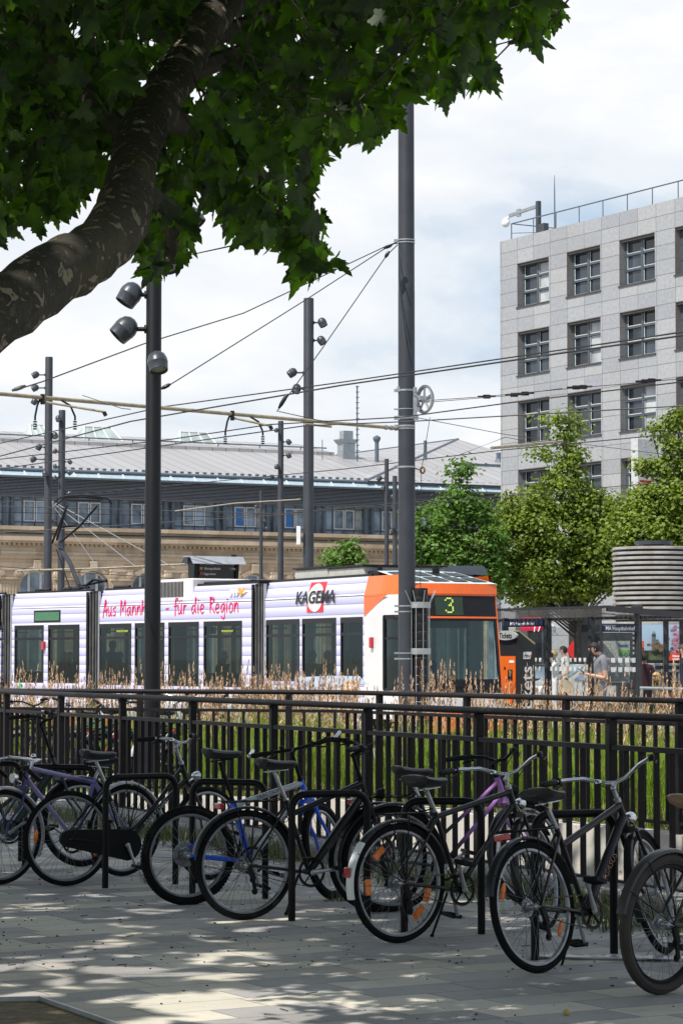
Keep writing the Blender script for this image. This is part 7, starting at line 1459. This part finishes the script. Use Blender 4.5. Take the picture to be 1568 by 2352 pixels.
# shop signs on the office ground floor
ua, za = OW.hit(1195, 1449, -.3); ub, zb = OW.hit(1239, 1417, -.3); mb = MB(); mb.box((ua, -.3, za), (ub, -.1, zb)); ss = mb.build('shop_sign', flatmat('bakery_red', (.62, .01, .06), .4), None, label='red bakery sign on the shop front behind the shelter', cat='shop sign'); ss.matrix_world = of.matrix_world.copy(); ss.matrix_world = OW.m
text('BACKER.', .62, M_sw, 'sign_lettering', axm((ua + (ub - ua) * .42, -.31, za + .22), (1, 0, 0), (0, 0, 1)), ss, sx=.92, extrude=.004); text('17', .9, M_sw, 'sign_lettering', axm((ua + (ub - ua) * .58, -.31, zb - .75), (1, 0, 0), (0, 0, 1)), ss, shear=.2, extrude=.004)
ua, za = OW.hit(1314, 1493, -.1); mb = MB(); mb.prism([(ua - .55, -.1, za), (ua, -.1, za - .45), (ua + .55, -.1, za), (ua, -.1, za + .45)], (0, .05, 0)); ss = mb.build('shop_sign', flatmat('diamond_red', (.55, .02, .02), .4), None, label='small red diamond sign on the dark shop window', cat='shop sign'); ss.matrix_world = OW.m
ua, za = OW.hit(1309, 1508, .6); ss = text('WI', .5, M_sw, 'window_lettering', axm((ua, .6, za), (1, 0, 0), (0, 0, 1)), of)
# second shelter further right with poster wall, rails and bench
s2 = empty('tram_shelter', 'second tram shelter at the right edge with a city poster wall and a blue banner', 'tram shelter', loc=(0, 0, 0)); S_ = 106.
def P2(x, y, s=S_): return WS(x, y, s)
def quadbox(name, x0, y0, x1, y1, s, m, parent, th=.03, **k):
    a = P2(x0, y1, s); b_ = P2(x1, y0, s); mb = MB(); mb.box((a.x, a.y, a.z), (b_.x, a.y + th, b_.z)); return mb.build(name, m, parent, **k)
quadbox('blue_banner', 1469, 1404, 1640, 1413, 107, mat('banner_blue', (.03, .30, .62), .4, var=.25, scale=2), s2)
a = P2(1469, 1415, 112); b_ = P2(1640, 1415, 112); mb = MB(); mb.face([(a.x, a.y - .3, 2.56), (b_.x, a.y - .3, 2.56), (b_.x, a.y + 2.4, 2.46), (a.x, a.y + 2.4, 2.46)]); mb.build('roof_sheet', M_perf, s2); mb = MB(); mb.box((a.x - .05, a.y - .36, 2.47), (b_.x, a.y - .3, 2.60)); mb.box((a.x, a.y + 2.2, 2.44), (b_.x, a.y + 2.28, 2.5)); mb.build('roof_frame', M_sh, s2)
for x in (1529, 1566): p = P2(x, 1500, 109); mb = MB(); mb.cbox((p.x - .055, p.y, 0), (p.x + .055, p.y + .1, 2.47), .01); mb.build('post', M_sh, s2)
pp = quadbox('city_poster', 1460, 1434, 1640, 1516, 105, mat('poster_sky', (.34, .47, .60), .4, var=.05, scale=1), s2)
mk = lambda n, c, **k: flatmat(n, c, .5, **k)
quadbox('poster_ground', 1460, 1494, 1640, 1516, 105.1, mat('poster_dark_green', (.06, .08, .04), .5, var=.7, scale=6), pp, .02); quadbox('poster_tower', 1496, 1456, 1505, 1495, 105.15, mk('poster_tower', (.10, .13, .15)), pp, .02)
mb = MB(); a = P2(1495, 1457, 105.2); b_ = P2(1506, 1457, 105.2); c_ = P2(1500.5, 1449, 105.2); mb.prism([a, b_, c_], (0, .02, 0)); mb.build('poster_tower_roof', mk('poster_copper', (.12, .22, .18)), pp)
mb = MB(); 
for k in range(46): p = P2(1556 + random.gauss(0, 14), 1470 + random.gauss(0, 13), 105.2); mb.ell(p, (.05, .006, .045), 7, 4)
mb.build('poster_blossom', mat('poster_pink', (.30, .14, .20), .6, var=.5, scale=14), pp); mb = MB()
for k in range(30): p = P2(1512 + random.gauss(0, 9), 1486 + random.gauss(0, 5), 105.2); mb.ell(p, (.045, .006, .035), 7, 4)
mb.build('poster_trees', mat('poster_brown', (.12, .09, .05), .6, var=.5, scale=14), pp)
mb = MB(); mb.prism([P2(x, y, 105.3) for x, y in ((1534, 1517), (1540, 1500), (1640, 1500), (1640, 1517))], (0, .02, 0)); ro = mb.build('poster_red_panel', mk('poster_red2', (.62, .05, .02)), pp); text('Klimafreu', .062, M_sw, 'poster_text', axm(P2(1543, 1509, 105.6), (1, 0, 0), (0, 0, 1)), ro, extrude=.001, bold=.002); text('unterweg', .062, M_sw, 'poster_text', axm(P2(1543, 1515.5, 105.6), (1, 0, 0), (0, 0, 1)), ro, extrude=.001, bold=.002)
quadbox('poster_tram', 1462, 1472, 1478, 1510, 105.3, mk('poster_orange', (.55, .10, .02)), pp); quadbox('poster_tram_window', 1464, 1481, 1474, 1500, 105.4, mk('poster_blue_dark', (.03, .06, .10)), pp, .02)
rl = empty('handrail', 'galvanised double handrail with bars at the stop behind the seated woman', 'handrail', loc=(0, 0, 0)); mb = MB()
for y_, s in ((1526, 107), (1541, 107)): mb.tube([P2(1460, y_, s), P2(1640, y_, s)], .025, 8)
mb.build('top_rail', M_galv, rl, smooth=True); mb = MB(); x = 1548
while x < 1640: a = P2(x, 1545, 107); mb.tube([a, (a.x, a.y, .1)], .02, 6); x += 10
for x in (1548, 1500, 1470): a = P2(x, 1526, 107); mb.tube([a, (a.x, a.y, .1)], .03, 6)
mb.build('bars', M_galv, rl, smooth=True)
mb = MB(); mb.tube([P2(1468, 1580, 121), P2(1640, 1584, 121)], .03, 8); a = P2(1640, 1584, 121)
for x in (1472, 1600): p = P2(x, 1581, 121); mb.tube([p, (p.x, p.y, 0)], .03, 8)
mb.build('leaning_rail', M_galv, smooth=True, label='bright horizontal steel leaning rail in front of the seated woman', cat='handrail')
bn = empty('bench', 'steel bench the blonde woman sits on', 'bench', loc=(0, 0, 0)); p = P2(1514, 1560, 112); mb = MB(); mb.box((p.x - 1.2, p.y - .2, PZ + .42), (p.x + 1.2, p.y + .25, PZ + .46)); mb.build('seat', M_galv, bn); mb = MB()
for k in (-1, 1): mb.box((p.x + k * .9 - .03, p.y - .1, PZ), (p.x + k * .9 + .03, p.y + .1, PZ + .42))
mb.build('leg', M_galv, bn)
# people at the stop
def gp(x, s, z=PZ): p = WS(x, 1511, s); p.z = z; return p
r_, M_, S__, ht = person('man in a loose grey sweatshirt and glasses looking down at his phone', gp(1379, 123), R(188), 1.82, (.17, .18, .20), (.16, .16, .17), (.018, .013, .010), headtilt=.9, handL=(.27, .07, 1.17), handR=(.27, -.06, 1.18), elL=(-.02, .25, 1.10), elR=(-.02, -.27, 1.10), sleeves='short', bulk=1.32)
k = 1.82 / 1.75; mb = MB(); hc = S__(ht.x + .005, 0, ht.z + .035)
for sg in (1, -1): mb.torus(hc + Vector((.090, sg * .032, .008)) * k, .021 * k, .0025, Matrix.Translation(hc + Vector((.090, sg * .032, .008)) * k) @ Matrix.Rotation(math.pi / 2, 4, 'Z') @ Matrix.Translation(-(hc + Vector((.090, sg * .032, .008)) * k)), 16, 4); mb.tube([hc + Vector((.09, sg * .052, .01)) * k, hc + Vector((0, sg * .078, .012)) * k], .003, 4)
gl_ = mb.build('glasses', M_dk, r_); mb = MB(); mb.ell(hc + Vector((.0, .082, -.012)) * k, (.01, .01, .014), 8, 6); mb.ell(hc + Vector((.0, -.082, -.012)) * k, (.01, .01, .014), 8, 6); mb.build('earphones', M_white, r_)
mb = MB(); pm = Matrix.Translation(S__(.36, 0.01, 1.23)) @ Matrix.Rotation(R(-35), 4, 'Y'); mb.cbox((-.075, -.037, -.005), (.075, .037, .005), .003, pm); o = mb.build('mobile_phone', M_dk, label='phone held by the man in the grey sweatshirt', cat='phone'); o.matrix_world = M_
r_, M_, S__, ht = person('blonde woman in a white tracksuit holding a phone to her ear behind the shelter glass', gp(1273, 92), R(185), 1.70, (.74, .74, .74), (.70, .70, .70), (.45, .33, .17), female=True, handL=(.10, .10, 1.55), elL=(.18, .22, 1.28), handR=(.12, -.22, .98), hairlen=.0)
mb = MB(); mb.cbox((-.006, -.035, -.075), (.006, .035, .075), .003, Matrix.Translation(S__(.09, .10, 1.61)) @ Matrix.Rotation(R(70), 4, 'Z')); o = mb.build('mobile_phone', M_dk, label='phone at the ear of the woman in the white tracksuit', cat='phone'); o.matrix_world = M_
M_bag = mat('beige_bag', (.50, .40, .28), .7, var=.1); mb = MB(); mb.prism([(-.2, -.06, 0), (.2, -.06, 0), (.16, -.05, .30), (-.16, -.05, .30)], (0, .12, 0)); mb.tube([(-.1, 0, .3), (-.06, 0, .44), (.06, 0, .44), (.1, 0, .3)], .012, 6); o = mb.build('shoulder_bag', M_bag, label='beige shopper bag carried between the two walkers behind the glass', cat='bag'); o.location = gp(1293, 94, .82) + Vector((0, -.35, 0)); o.rotation_euler = (0, R(15), 0)
person('young dark haired man in a white top walking behind the blonde woman', gp(1295, 92), R(190), 1.80, (.62, .60, .58), (.035, .02, .04), (.015, .012, .012), sleeves='short', handL=(.10, .2, 1.05), handR=(.08, -.22, 1.1), elR=(-.06, -.30, 1.18), legs=.12)
person('person in dark clothes with a rucksack seen from behind, right of the round shelter post', gp(1477, 109), R(95), 1.62, (.04, .008, .015), (.012, .012, .014), (.02, .015, .012), skin=(.2, .12, .09))
person('seated woman with long wavy blonde hair in a grey brown T-shirt', gp(1513, 112, PZ), R(215), 1.62, (.11, .095, .08), (.02, .02, .03), (.48, .34, .15), seated=True, female=True, sleeves='short', hairlen=.30, headtilt=.6, handL=(.30, .12, .95), handR=(.28, -.12, .95))
person('person in a dark navy jacket cut off by the right edge of the photo', gp(1571, 113), R(180), 1.78, (.012, .016, .03), (.02, .02, .03), (.05, .04, .03))
# cars
def car(label, x, s, yaw, col, group='cars parked behind the tram stop'):
    p = gp(x, s, 0); root = empty('parked_car', label, 'car', group, m=Matrix.Translation(p) @ Matrix.Rotation(yaw, 4, 'Z')); prof = [(-2.1, .35), (-2.15, .62), (-2.05, .92), (-1.55, 1.0), (-1.0, 1.40), (.35, 1.44), (1.15, .98), (1.95, .84), (2.12, .6), (2.08, .3)]; mb = MB(); V = []
    for yy, k in ((-.86, 1.0), (-.80, 1.0), (0, 1.02), (.80, 1.0), (.86, 1.0)):
        for px_, pz_ in prof:
            ins = (.16 if pz_ > 1.2 else .0); y_ = yy * (1 - ins) if abs(yy) > .1 else 0; V.append((px_, y_, pz_ * (k if pz_ > .5 else 1)))
    n = len(prof); mb.poly(V, [(j * n + i, j * n + i + 1, (j + 1) * n + i + 1, (j + 1) * n + i) for j in range(4) for i in range(n - 1)] + [list(range(n)), [4 * n + i for i in range(n - 1, -1, -1)], [j * n for j in range(5)], [j * n + n - 1 for j in range(4, -1, -1)]])
    bo = mb.build('body', mat('car_paint_' + '_'.join('%d' % int(c * 99) for c in col), col, .25, var=.03, coat=.8), root, smooth=True); mb = MB()
    mb.face([(.42, -.68, 1.42), (1.12, -.76, 1.0), (1.12, .76, 1.0), (.42, .68, 1.42)]); mb.v = [v + Vector((.012, 0, .012)) for v in mb.v]; mb.build('windscreen', M_stw, root, fix=False); mb = MB(); mb.face([(-1.05, -.68, 1.37), (-1.5, -.76, 1.02), (-1.5, .76, 1.02), (-1.05, .68, 1.37)]); mb.v = [v + Vector((-.012, 0, .012)) for v in mb.v]; mb.build('rear_window', M_stw, root, fix=False)
    for sg in (-1, 1): mb = MB(); mb.face([(-1.35, sg * .875, 1.02), (-.95, sg * .745, 1.36), (.28, sg * .745, 1.38), (.95, sg * .875, 1.0)]); mb.build('side_window', M_stw, root, fix=False)
    for wx in (-1.3, 1.3):
        for sg in (-1, 1): mb = MB(); mb.lathe([(.0, -.1), (.30, -.1), (.32, -.06), (.32, .08), (.3, .1), (.22, .11), (.0, .09)], Matrix.Translation((wx, sg * .82, .32)) @ Matrix.Rotation(-sg * math.pi / 2, 4, 'X'), 22); wo2 = mb.build('tyre', M_rubber, root, smooth=True); mb = MB(); mb.lathe([(.0, .12), (.2, .115), (.21, .10)], Matrix.Translation((wx, sg * .82, .32)) @ Matrix.Rotation(-sg * math.pi / 2, 4, 'X'), 18); mb.build('rim', M_alu, wo2)
    for sg in (-1, 1): mb = MB(); mb.ell((2.05, sg * .62, .70), (.09, .18, .09), 10, 6); mb.build('headlight', M_chrome, root, smooth=True); mb = MB(); mb.ell((-2.07, sg * .66, .82), (.06, .14, .09), 10, 6); mb.build('tail_light', M_redl, root)
    return root
car('white car parked behind the walkers, seen through the shelter glass', 1345, 78, R(205), (.75, .75, .74)); car('dark car behind the ticket machine', 1235, 72, R(200), (.02, .022, .025))
# ================================================================ PLANE TREE ABOVE THE CAMERA
pt = empty('plane_tree', 'big plane tree with mottled bark whose thick limb and dark leaves hang over the plaza', 'tree', loc=(-4.2, 8.3, 0)); off = -Vector((-4.2, 8.3, 0))
q = NT('plane_bark'); mp_ = q.new('ShaderNodeMapping'); mp_.inputs['Scale'].default_value = (1, 1, 1); q.t.links.new(q.c, mp_.inputs[0]); v = q.new('ShaderNodeTexNoise'); q.t.links.new(mp_.outputs[0], v.inputs['Vector']); v.inputs['Scale'].default_value = 17; v.inputs['Detail'].default_value = 3; v.inputs['Roughness'].default_value = .45; v.inputs['Distortion'].default_value = .9
f2 = q.noise(26, 8, rough=.7); f3 = q.noise(2.6, 3); base = q.ramp(f2, [(.3, (.018, .016, .010)), (.6, (.052, .045, .030))]); base = q.mix(q.math('MULTIPLY', q.math('SUBTRACT', f3, .5, True), 3, True), base, (.10, .095, .018)); pat = q.math('MULTIPLY', q.math('SUBTRACT', v.outputs['Fac'], .60, True), 60, True); pat2 = q.math('MULTIPLY', q.math('SUBTRACT', .37, v.outputs['Fac'], True), 60, True)
base = q.mix(pat, base, (.26, .22, .145)); base = q.mix(pat2, base, (.09, .078, .052)); q.color(base); q.rough(.85); q.bump(q.math('ADD', q.math('MULTIPLY', f2, 1.0), q.math('MULTIPLY', pat, -.8)), .9, .02); M_plane = q.m
limb = [(-620, 1150, 180, 8.0), (-330, 960, 172, 8.2), (-90, 790, 160, 8.5), (60, 672, 148, 8.8), (160, 610, 142, 9.1), (240, 558, 138, 9.4), (285, 490, 128, 9.7), (296, 420, 116, 10.0), (318, 340, 112, 10.3), (350, 265, 106, 10.7), (398, 180, 102, 11.1), (450, 95, 92, 11.6), (510, 5, 84, 12.0), (580, -110, 72, 12.6), (640, -260, 60, 13.2)]
P = [W(x, y, Y) for x, y, w_, Y in limb]; Rr = [w_ / (FPX / Y) / 2 for x, y, w_, Y in limb]; Q = []; QR = []
for i in range(len(P) - 1):
    p0, p1, p2, p3 = P[max(0, i - 1)], P[i], P[i + 1], P[min(len(P) - 1, i + 2)]
    for t in (0, .25, .5, .75): Q.append(.5 * ((2 * p1) + (p2 - p0) * t + (2 * p0 - 5 * p1 + 4 * p2 - p3) * t * t + (3 * p1 - p0 - 3 * p2 + p3) * t ** 3)); QR.append((Rr[i] * (1 - t) + Rr[i + 1] * t) * (1 + .05 * math.sin(i * 2.1 + t * 5)))
Q.append(P[-1]); QR.append(Rr[-1]); base_pts = [Vector((-4.2, 8.3, -.1)), Vector((-4.15, 8.25, .8)), Vector((-4.0, 8.2, 1.5)), Vector((-3.4, 8.1, 2.0))]
Q = base_pts + Q[2:]; QR = [.36, .29, .25, .21] + QR[2:]
mb = MB(); mb.tube([p + off for p in Q], QR, 26); 
for vv in mb.v: n_ = noise.noise(vv * 3.0); vv += Vector((n_, noise.noise(vv * 3.0 + Vector((9, 0, 0))), n_)) * .034 + Vector((noise.noise(vv * 9), noise.noise(vv * 9 + Vector((5, 0, 0))), noise.noise(vv * 9 + Vector((0, 5, 0))))) * .016
mb.tube([Vector((-4.05, 8.2, 1.2)) + off, Vector((-4.6, 8.3, 3.0)) + off, Vector((-5.2, 10, 5)) + off, Vector((-5, 14, 7)) + off, Vector((-4.5, 18, 8)) + off], [.24, .2, .16, .12, .05], 12); mb.tube([Vector((-4.9, 9, 4.2)) + off, Vector((-7.5, 12, 6.5)) + off, Vector((-8, 17, 7.5)) + off], [.14, .1, .04], 10)
mb.build('trunk', M_plane, pt, smooth=True)
# crown: leaf positions spread through a deep volume; the visible lower fringe follows the photo
mask = [(-400, 560), (20, 575), (45, 520), (70, 535), (120, 520), (180, 470), (240, 430), (330, 470), (300, 560), (320, 620), (370, 640), (425, 650), (425, 585), (455, 545), (425, 500), (462, 430), (478, 470), (520, 540), (565, 560), (610, 560), (665, 600), (690, 650), (740, 640), (795, 645), (775, 590), (750, 560), (745, 500), (715, 470), (742, 445), (728, 400), (745, 350), (800, 325), (850, 350), (880, 330), (900, 300), (935, 315), (930, 270), (905, 250), (950, 215), (1000, 245), (1040, 250), (1050, 215), (1080, 195), (1110, 220), (1155, 228), (1138, 185), (1125, 140), (1095, 110), (1150, 88), (1200, 104), (1240, 108), (1280, 88), (1312, 50), (1290, 10), (1260, -60), (1500, -900), (-400, -900)]
def inside(x, y):
    c = False; j = len(mask) - 1
    for i in range(len(mask)):
        xi, yi = mask[i]; xj, yj = mask[j]
        if (yi > y) != (yj > y) and x < (xj - xi) * (y - yi) / (yj - yi) + xi: c = not c
        j = i
    return c
LF = [(0, 0), (.10, -.02), (.30, -.16), (.42, -.10), (.40, .02), (.50, .16), (.40, .22), (.46, .36), (.30, .36), (.20, .44), (.24, .60), (.14, .66), (.12, .80), (.0, 1.0)]
LF = LF + [(-x, y) for x, y in reversed(LF[1:-1])]
LS = [(0, 0), (.35, -.05), (.45, .35), (.2, .5), (0, 1.0), (-.2, .5), (-.45, .35), (-.35, -.05)]
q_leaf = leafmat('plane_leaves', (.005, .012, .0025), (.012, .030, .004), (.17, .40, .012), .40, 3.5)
V = []; F = []
def leaf(p, size, shape, droop):
    a = random.uniform(0, 2 * math.pi); tip = Vector((math.cos(a) * (1 - droop * .75), math.sin(a) * (1 - droop * .75), -droop)).normalized(); nrm = Vector((random.gauss(0, .7), random.gauss(0, .7) - .35 * droop, random.gauss(.3, .5))); nrm = (nrm - tip * nrm.dot(tip))
    if nrm.length < .1: nrm = tip.orthogonal()
    nrm.normalize(); sd = tip.cross(nrm); k = len(V); bend = random.uniform(-.25, .1); curl = random.uniform(.05, .28); V.append(p + tip * (size * .38)); n = len(shape)
    for x, y in shape: V.append(p + sd * (x * size) + tip * (y * size) + nrm * ((-abs(x) * curl + bend * y * y) * size))
    for i in range(n): F.append((k, k + 1 + i, k + 1 + (i + 1) % n))
cnt = 0
# shoots: cluster leaves along drooping twigs so that the crown has clumps and gaps
tw_ = MB()
tries = 0
LIMB = [(x, y, w_, Y) for x, y, w_, Y in limb]
def hides_limb(x, y, Y):
    for i in range(2, len(LIMB) - 2):
        a, b = LIMB[i], LIMB[i + 1]; dx, dy = b[0] - a[0], b[1] - a[1]; t = max(0, min(1, ((x - a[0]) * dx + (y - a[1]) * dy) / (dx * dx + dy * dy)))
        if math.hypot(x - a[0] - dx * t, y - a[1] - dy * t) < (a[2] * .5 + 38) and Y < a[3] + .45: return True
    return False
while cnt < 10500 and tries < 90000:
    tries += 1; x = random.uniform(-380, 1330); y = random.uniform(-620, 690); Y = random.uniform(9.5, 21)
    if random.random() < .35: Y = random.uniform(9.5, 13)
    if not inside(x, y): continue
    edge = not inside(x, y + 55) or not inside(x + 45, y) or not inside(x - 45, y)
    if not edge and noise.noise(Vector((x * .0075, y * .0075, Y * .3))) < -.18: continue
    if x > 470 and not edge and noise.noise(Vector((x * .022, y * .022, 2.2 + Y * .04))) < -.24: continue
    c = W(x, y, Y); s_ = FPX / Y; hh = random.randint(3, 6); d = Vector((random.gauss(0, 1), random.gauss(0, .8), -.35)).normalized()
    if y > -20 and random.random() < .30 and not hides_limb(x, y, Y) and inside(*[u_ + w_ for u_, w_ in zip(PX(c + d * .3), (0, 25))]): tw_.tube([c - d * .25 + Vector((0, 0, .22)), c, c + d * .30], [.006, .004, .002], 4)
    for j in range(hh):
        p = c + d * (j * .07) + Vector((random.gauss(0, .06), random.gauss(0, .12), random.gauss(0, .05))); X_, Y_ = PX(p); sz = random.uniform(.085, .15) * (1 if Y < 15 else 1.1)
        if hides_limb(X_, Y_, Y): continue
        jt_ = 34 * noise.noise(Vector((X_ * .016, Y_ * .01, 3))) + 14 * noise.noise(Vector((X_ * .06, 0, 9)))
        if inside(X_, Y_) and inside(X_, Y_ + sz * s_ * .45 + jt_) or (not inside(X_, Y_ + 1) and False): 
            xl, yl_ = X_, Y_
            leaf(p, sz, LF, random.uniform(.25, .95)); cnt += 1
print('visible leaves', cnt)
n1 = 0
while n1 < 14500:                                                      # rest of the crown, outside the picture, which shades the plaza
    p = Vector((random.uniform(-15, 6), random.uniform(-9, 24), random.uniform(4.6, 9.8))); e_ = min(((p.x + 5.5) / 8) ** 2 + ((p.y - 13.5) / 10.5) ** 2 + ((p.z - 6.8) / 3.0) ** 2, ((p.x + 3.5) / 9) ** 2 + ((p.y - 3) / 11) ** 2 + ((p.z - 7.2) / 2.8) ** 2)
    if e_ > 1: continue
    X_, Y_ = PX(p) if p.y > 1 else (-9999, 0)
    if -90 < X_ < 1660 and -70 < Y_ < 2400: continue
    if noise.noise(p * .55) < -.58: continue
    gx_, gy_ = p.x + .43 * p.z, p.y + .57 * p.z
    if -2.6 < gx_ < -.1 and 12.0 < gy_ < 15.0 and noise.noise(Vector((gx_ * .6, gy_ * 2.0, 7))) > .04: continue  # unseen crown opened here so sun streaks reach the lower left slabs
    leaf(p, random.uniform(.34, .50), LS, random.uniform(.0, .5)); n1 += 1
n1 = 0
V1, F1 = V, F; V = []; F = []
o2 = Vector((-10.2, 19, 0)); pt2 = empty('plane_tree', 'added plane tree, unseen left of the parked bicycles, shading the near railing', 'tree', loc=o2)  # unseen tree added to cast shade on the near railing
while n1 < 8500:
    p = Vector((random.uniform(-16, -2.4), random.uniform(14, 25), random.uniform(4.0, 10))); e_ = ((p.x + 9) / 6.9) ** 2 + ((p.y - 18.8) / 6.2) ** 2 + ((p.z - 7) / 3.0) ** 2
    if e_ > 1: continue
    X_, Y_ = PX(p)
    if X_ > -70: continue
    leaf(p - o2, random.uniform(.26, .42), LS, random.uniform(0, .6)); n1 += 1
me = bpy.data.meshes.new('crown'); me.from_pydata([tuple(v) for v in V], [], F); me.materials.append(q_leaf); o = bpy.data.objects.new('crown', me); COL.objects.link(o); o.parent = pt2
mb = MB(); mb.tube([(0, 0, 0), (.1, 0, 2.5), (.4, -.2, 5), (.9, -.6, 8.5)], [.3, .24, .18, .05], 14); mb.tube([(.2, 0, 3.6), (-1.8, 0, 6), (-3, .5, 8)], [.13, .09, .03], 8); mb.tube([(.3, -.1, 4.2), (2, -1, 6), (4, -2, 7.5)], [.13, .09, .03], 8); mb.build('trunk', M_plane, pt2, smooth=True)
V, F = V1, F1
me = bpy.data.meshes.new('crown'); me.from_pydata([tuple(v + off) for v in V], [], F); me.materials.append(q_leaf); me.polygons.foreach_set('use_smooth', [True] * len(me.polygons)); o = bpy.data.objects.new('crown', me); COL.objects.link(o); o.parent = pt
for pl in (((350, 265, 10.7), (480, 300, 11.5), (620, 420, 12), (700, 560, 12.2)), ((398, 180, 11.1), (560, 120, 12), (760, 160, 13), (1000, 180, 14), (1120, 150, 14.5)), ((450, 95, 11.6), (700, 20, 13), (1000, -30, 14), (1260, -10, 15), (1275, 10, 15)), ((318, 340, 10.3), (180, 200, 11), (60, 60, 12)), ((296, 420, 10), (390, 480, 10.6), (400, 600, 10.8)), ((620, 420, 12), (560, 480, 12), (545, 540, 12)), ((760, 160, 13), (820, 260, 13), (860, 330, 13))):
    n = len(pl); tw_.tube([W(*p) for p in pl], [.045 * (1 - i / n) + .008 for i in range(n)], 7)
tw_.v = [v + off for v in tw_.v]; tw_.build('branches', M_bark, pt, smooth=True)
# ================================================================ TALL GRASS BED
M_gb = leafmat('reed_blades', (.05, .12, .012), (.24, .36, .035), (.40, .58, .04), .45, 22); M_gp = mat('reed_plumes', (.54, .37, .24), .9, var=.3, scale=3); M_gs = mat('reed_stalks', (.40, .30, .13), .8, var=.3, scale=3)
V = []; F = []; MI = []
def quad(a, b_, c_, d_, m): k = len(V); V.extend((a, b_, c_, d_)); F.append((k, k + 1, k + 2, k + 3)); MI.append(m)
def bed_pt():
    while True:
        if random.random() < .55:
            t = random.uniform(-.3, 9.5); o_ = random.uniform(.35, 3.4); p = K + KD * t + kn * o_; dens = max(.14, .56 - .09 * t)
        else:
            p = Vector((random.uniform(-8.5, .2), random.uniform(30.1, 37.5))); dens = 1.0
            if p.x < -1.9 and p.y < 34.2: continue
            if p.y < (K + (J - K) * (-p.x / 3.9)).y + .4: continue
        if (p - Vector((mx_, my))).length < .5: continue
        if noise.noise(Vector((p.x * .9, p.y * .7, 2))) < (-.35 if dens > .9 else -.12): continue
        if random.random() < dens: return p
for i in range(4700):
    p = bed_pt(); b0 = Vector((p.x, p.y, 0)); h = random.uniform(.85, 1.2) * (1.0 + .22 * noise.noise(Vector((p.x, p.y, 8)))) ; lean = Vector((random.gauss(.03, .09), random.gauss(0, .08), 0)); pl_ = random.random() < .36
    top = b0 + lean * h * 1.3 + Vector((0, 0, h)); mid = b0 + lean * h * .35 + Vector((0, 0, h * .55)); 
    if pl_:
        H_ = min(1.6, random.triangular(.9, 1.6, 1.2) * (1.0 + .20 * noise.noise(Vector((p.x * 1.3, p.y, 4))))); tip = b0 + lean * H_ + Vector((0, 0, H_)); w = Vector((.0035, 0, 0)); pb_ = b0.lerp(tip, .70); quad(b0 - w, b0 + w, pb_ + w * .7, pb_ - w * .7, 1)
        L_ = (tip - pb_); n = 22
        for j in range(n):
            t = random.random() ** .9; c = pb_ + L_ * t; wd = .034 * (1 - t) ** .6 * (min(1, t * 5 + .25)); a = random.uniform(0, 6.28); d = Vector((math.cos(a), math.sin(a), 0)); q0 = c; q1 = c + d * wd + Vector((0, 0, .035)); sdv = Vector((-d.y, d.x, 0)) * .0065; quad(q0 - sdv, q0 + sdv, q1 + sdv * .6 + Vector((0, 0, .012)), q1 - sdv * .6, 2)
    for j in range(4):
        a = random.uniform(0, 6.28); d = Vector((math.cos(a), math.sin(a), 0)); hh = h * random.uniform(.4, 1.0); w = Vector((random.uniform(.0025, .0065), random.uniform(-.003, .003), 0)); l = d * hh * random.uniform(.08, .30); m = b0 + d * .03 + l * .3 + Vector((0, 0, hh * .6)); t_ = b0 + l + Vector((0, 0, hh)); quad(b0 + d * .03 - w, b0 + d * .03 + w, m + w, m - w, 0); k = len(V); V.extend((m - w, m + w, t_)); F.append((k, k + 1, k + 2)); MI.append(0)
me = bpy.data.meshes.new('reed_grass'); me.from_pydata([tuple(v) for v in V], [], F)
for m_ in (M_gb, M_gs, M_gp): me.materials.append(m_)
me.polygons.foreach_set('material_index', MI); o = bpy.data.objects.new('reed_grass', me); COL.objects.link(o); tag(o, 'tall green reed grass with tan feathery plumes behind the far railing', 'grass', kind='stuff')
mb = MB()                                                             # low verge grass and soil at the foot of the reeds
for i in range(7000):
    t = random.uniform(-.2, 11); o_ = random.uniform(.22, .9); p = K + KD * t + kn * o_
    if random.random() < .3: pj = random.random(); p = J.lerp(K, pj) + jn * random.uniform(.22, .8)
    hh = random.uniform(.05, .22); a = random.uniform(0, 6.28); l = Vector((math.cos(a), math.sin(a), 0)) * hh * random.uniform(.2, 1.0); w = Vector((-l.y, l.x, 0)).normalized() * .004; b0 = Vector((p.x, p.y, .03)); mb.cur = 0 if random.random() < .55 else 1
    mb.face([b0 - w, b0 + w, b0 + l * .5 + w + Vector((0, 0, hh * .7)), b0 + l * .5 - w + Vector((0, 0, hh * .7))]); mb.face([b0 + l * .5 - w + Vector((0, 0, hh * .7)), b0 + l * .5 + w + Vector((0, 0, hh * .7)), b0 + l + Vector((0, 0, hh))])
tag(mb.build('verge_grass', [M_gb, M_weedd], kind='stuff', fix=False), 'short green and straw coloured grass on top of the ramp wall', 'grass')
sheet('flower_bed', [(K + kn * .2)[:], (K + KD * 12 + kn * .2)[:], (K + KD * 12 + kn * 3.2)[:], (K + kn * 8.4)[:], (-9, 38.0), (-9, 34.5), (-1.9, 34.3), (-1.9, 30.3)], .008, M_soil)
print('objects', len(bpy.data.objects))
for o in bpy.data.objects:
    if 'label' in o and len(str(o['label']).split()) > 16: print('LONG', len(str(o['label']).split()), o.name, o['label'])
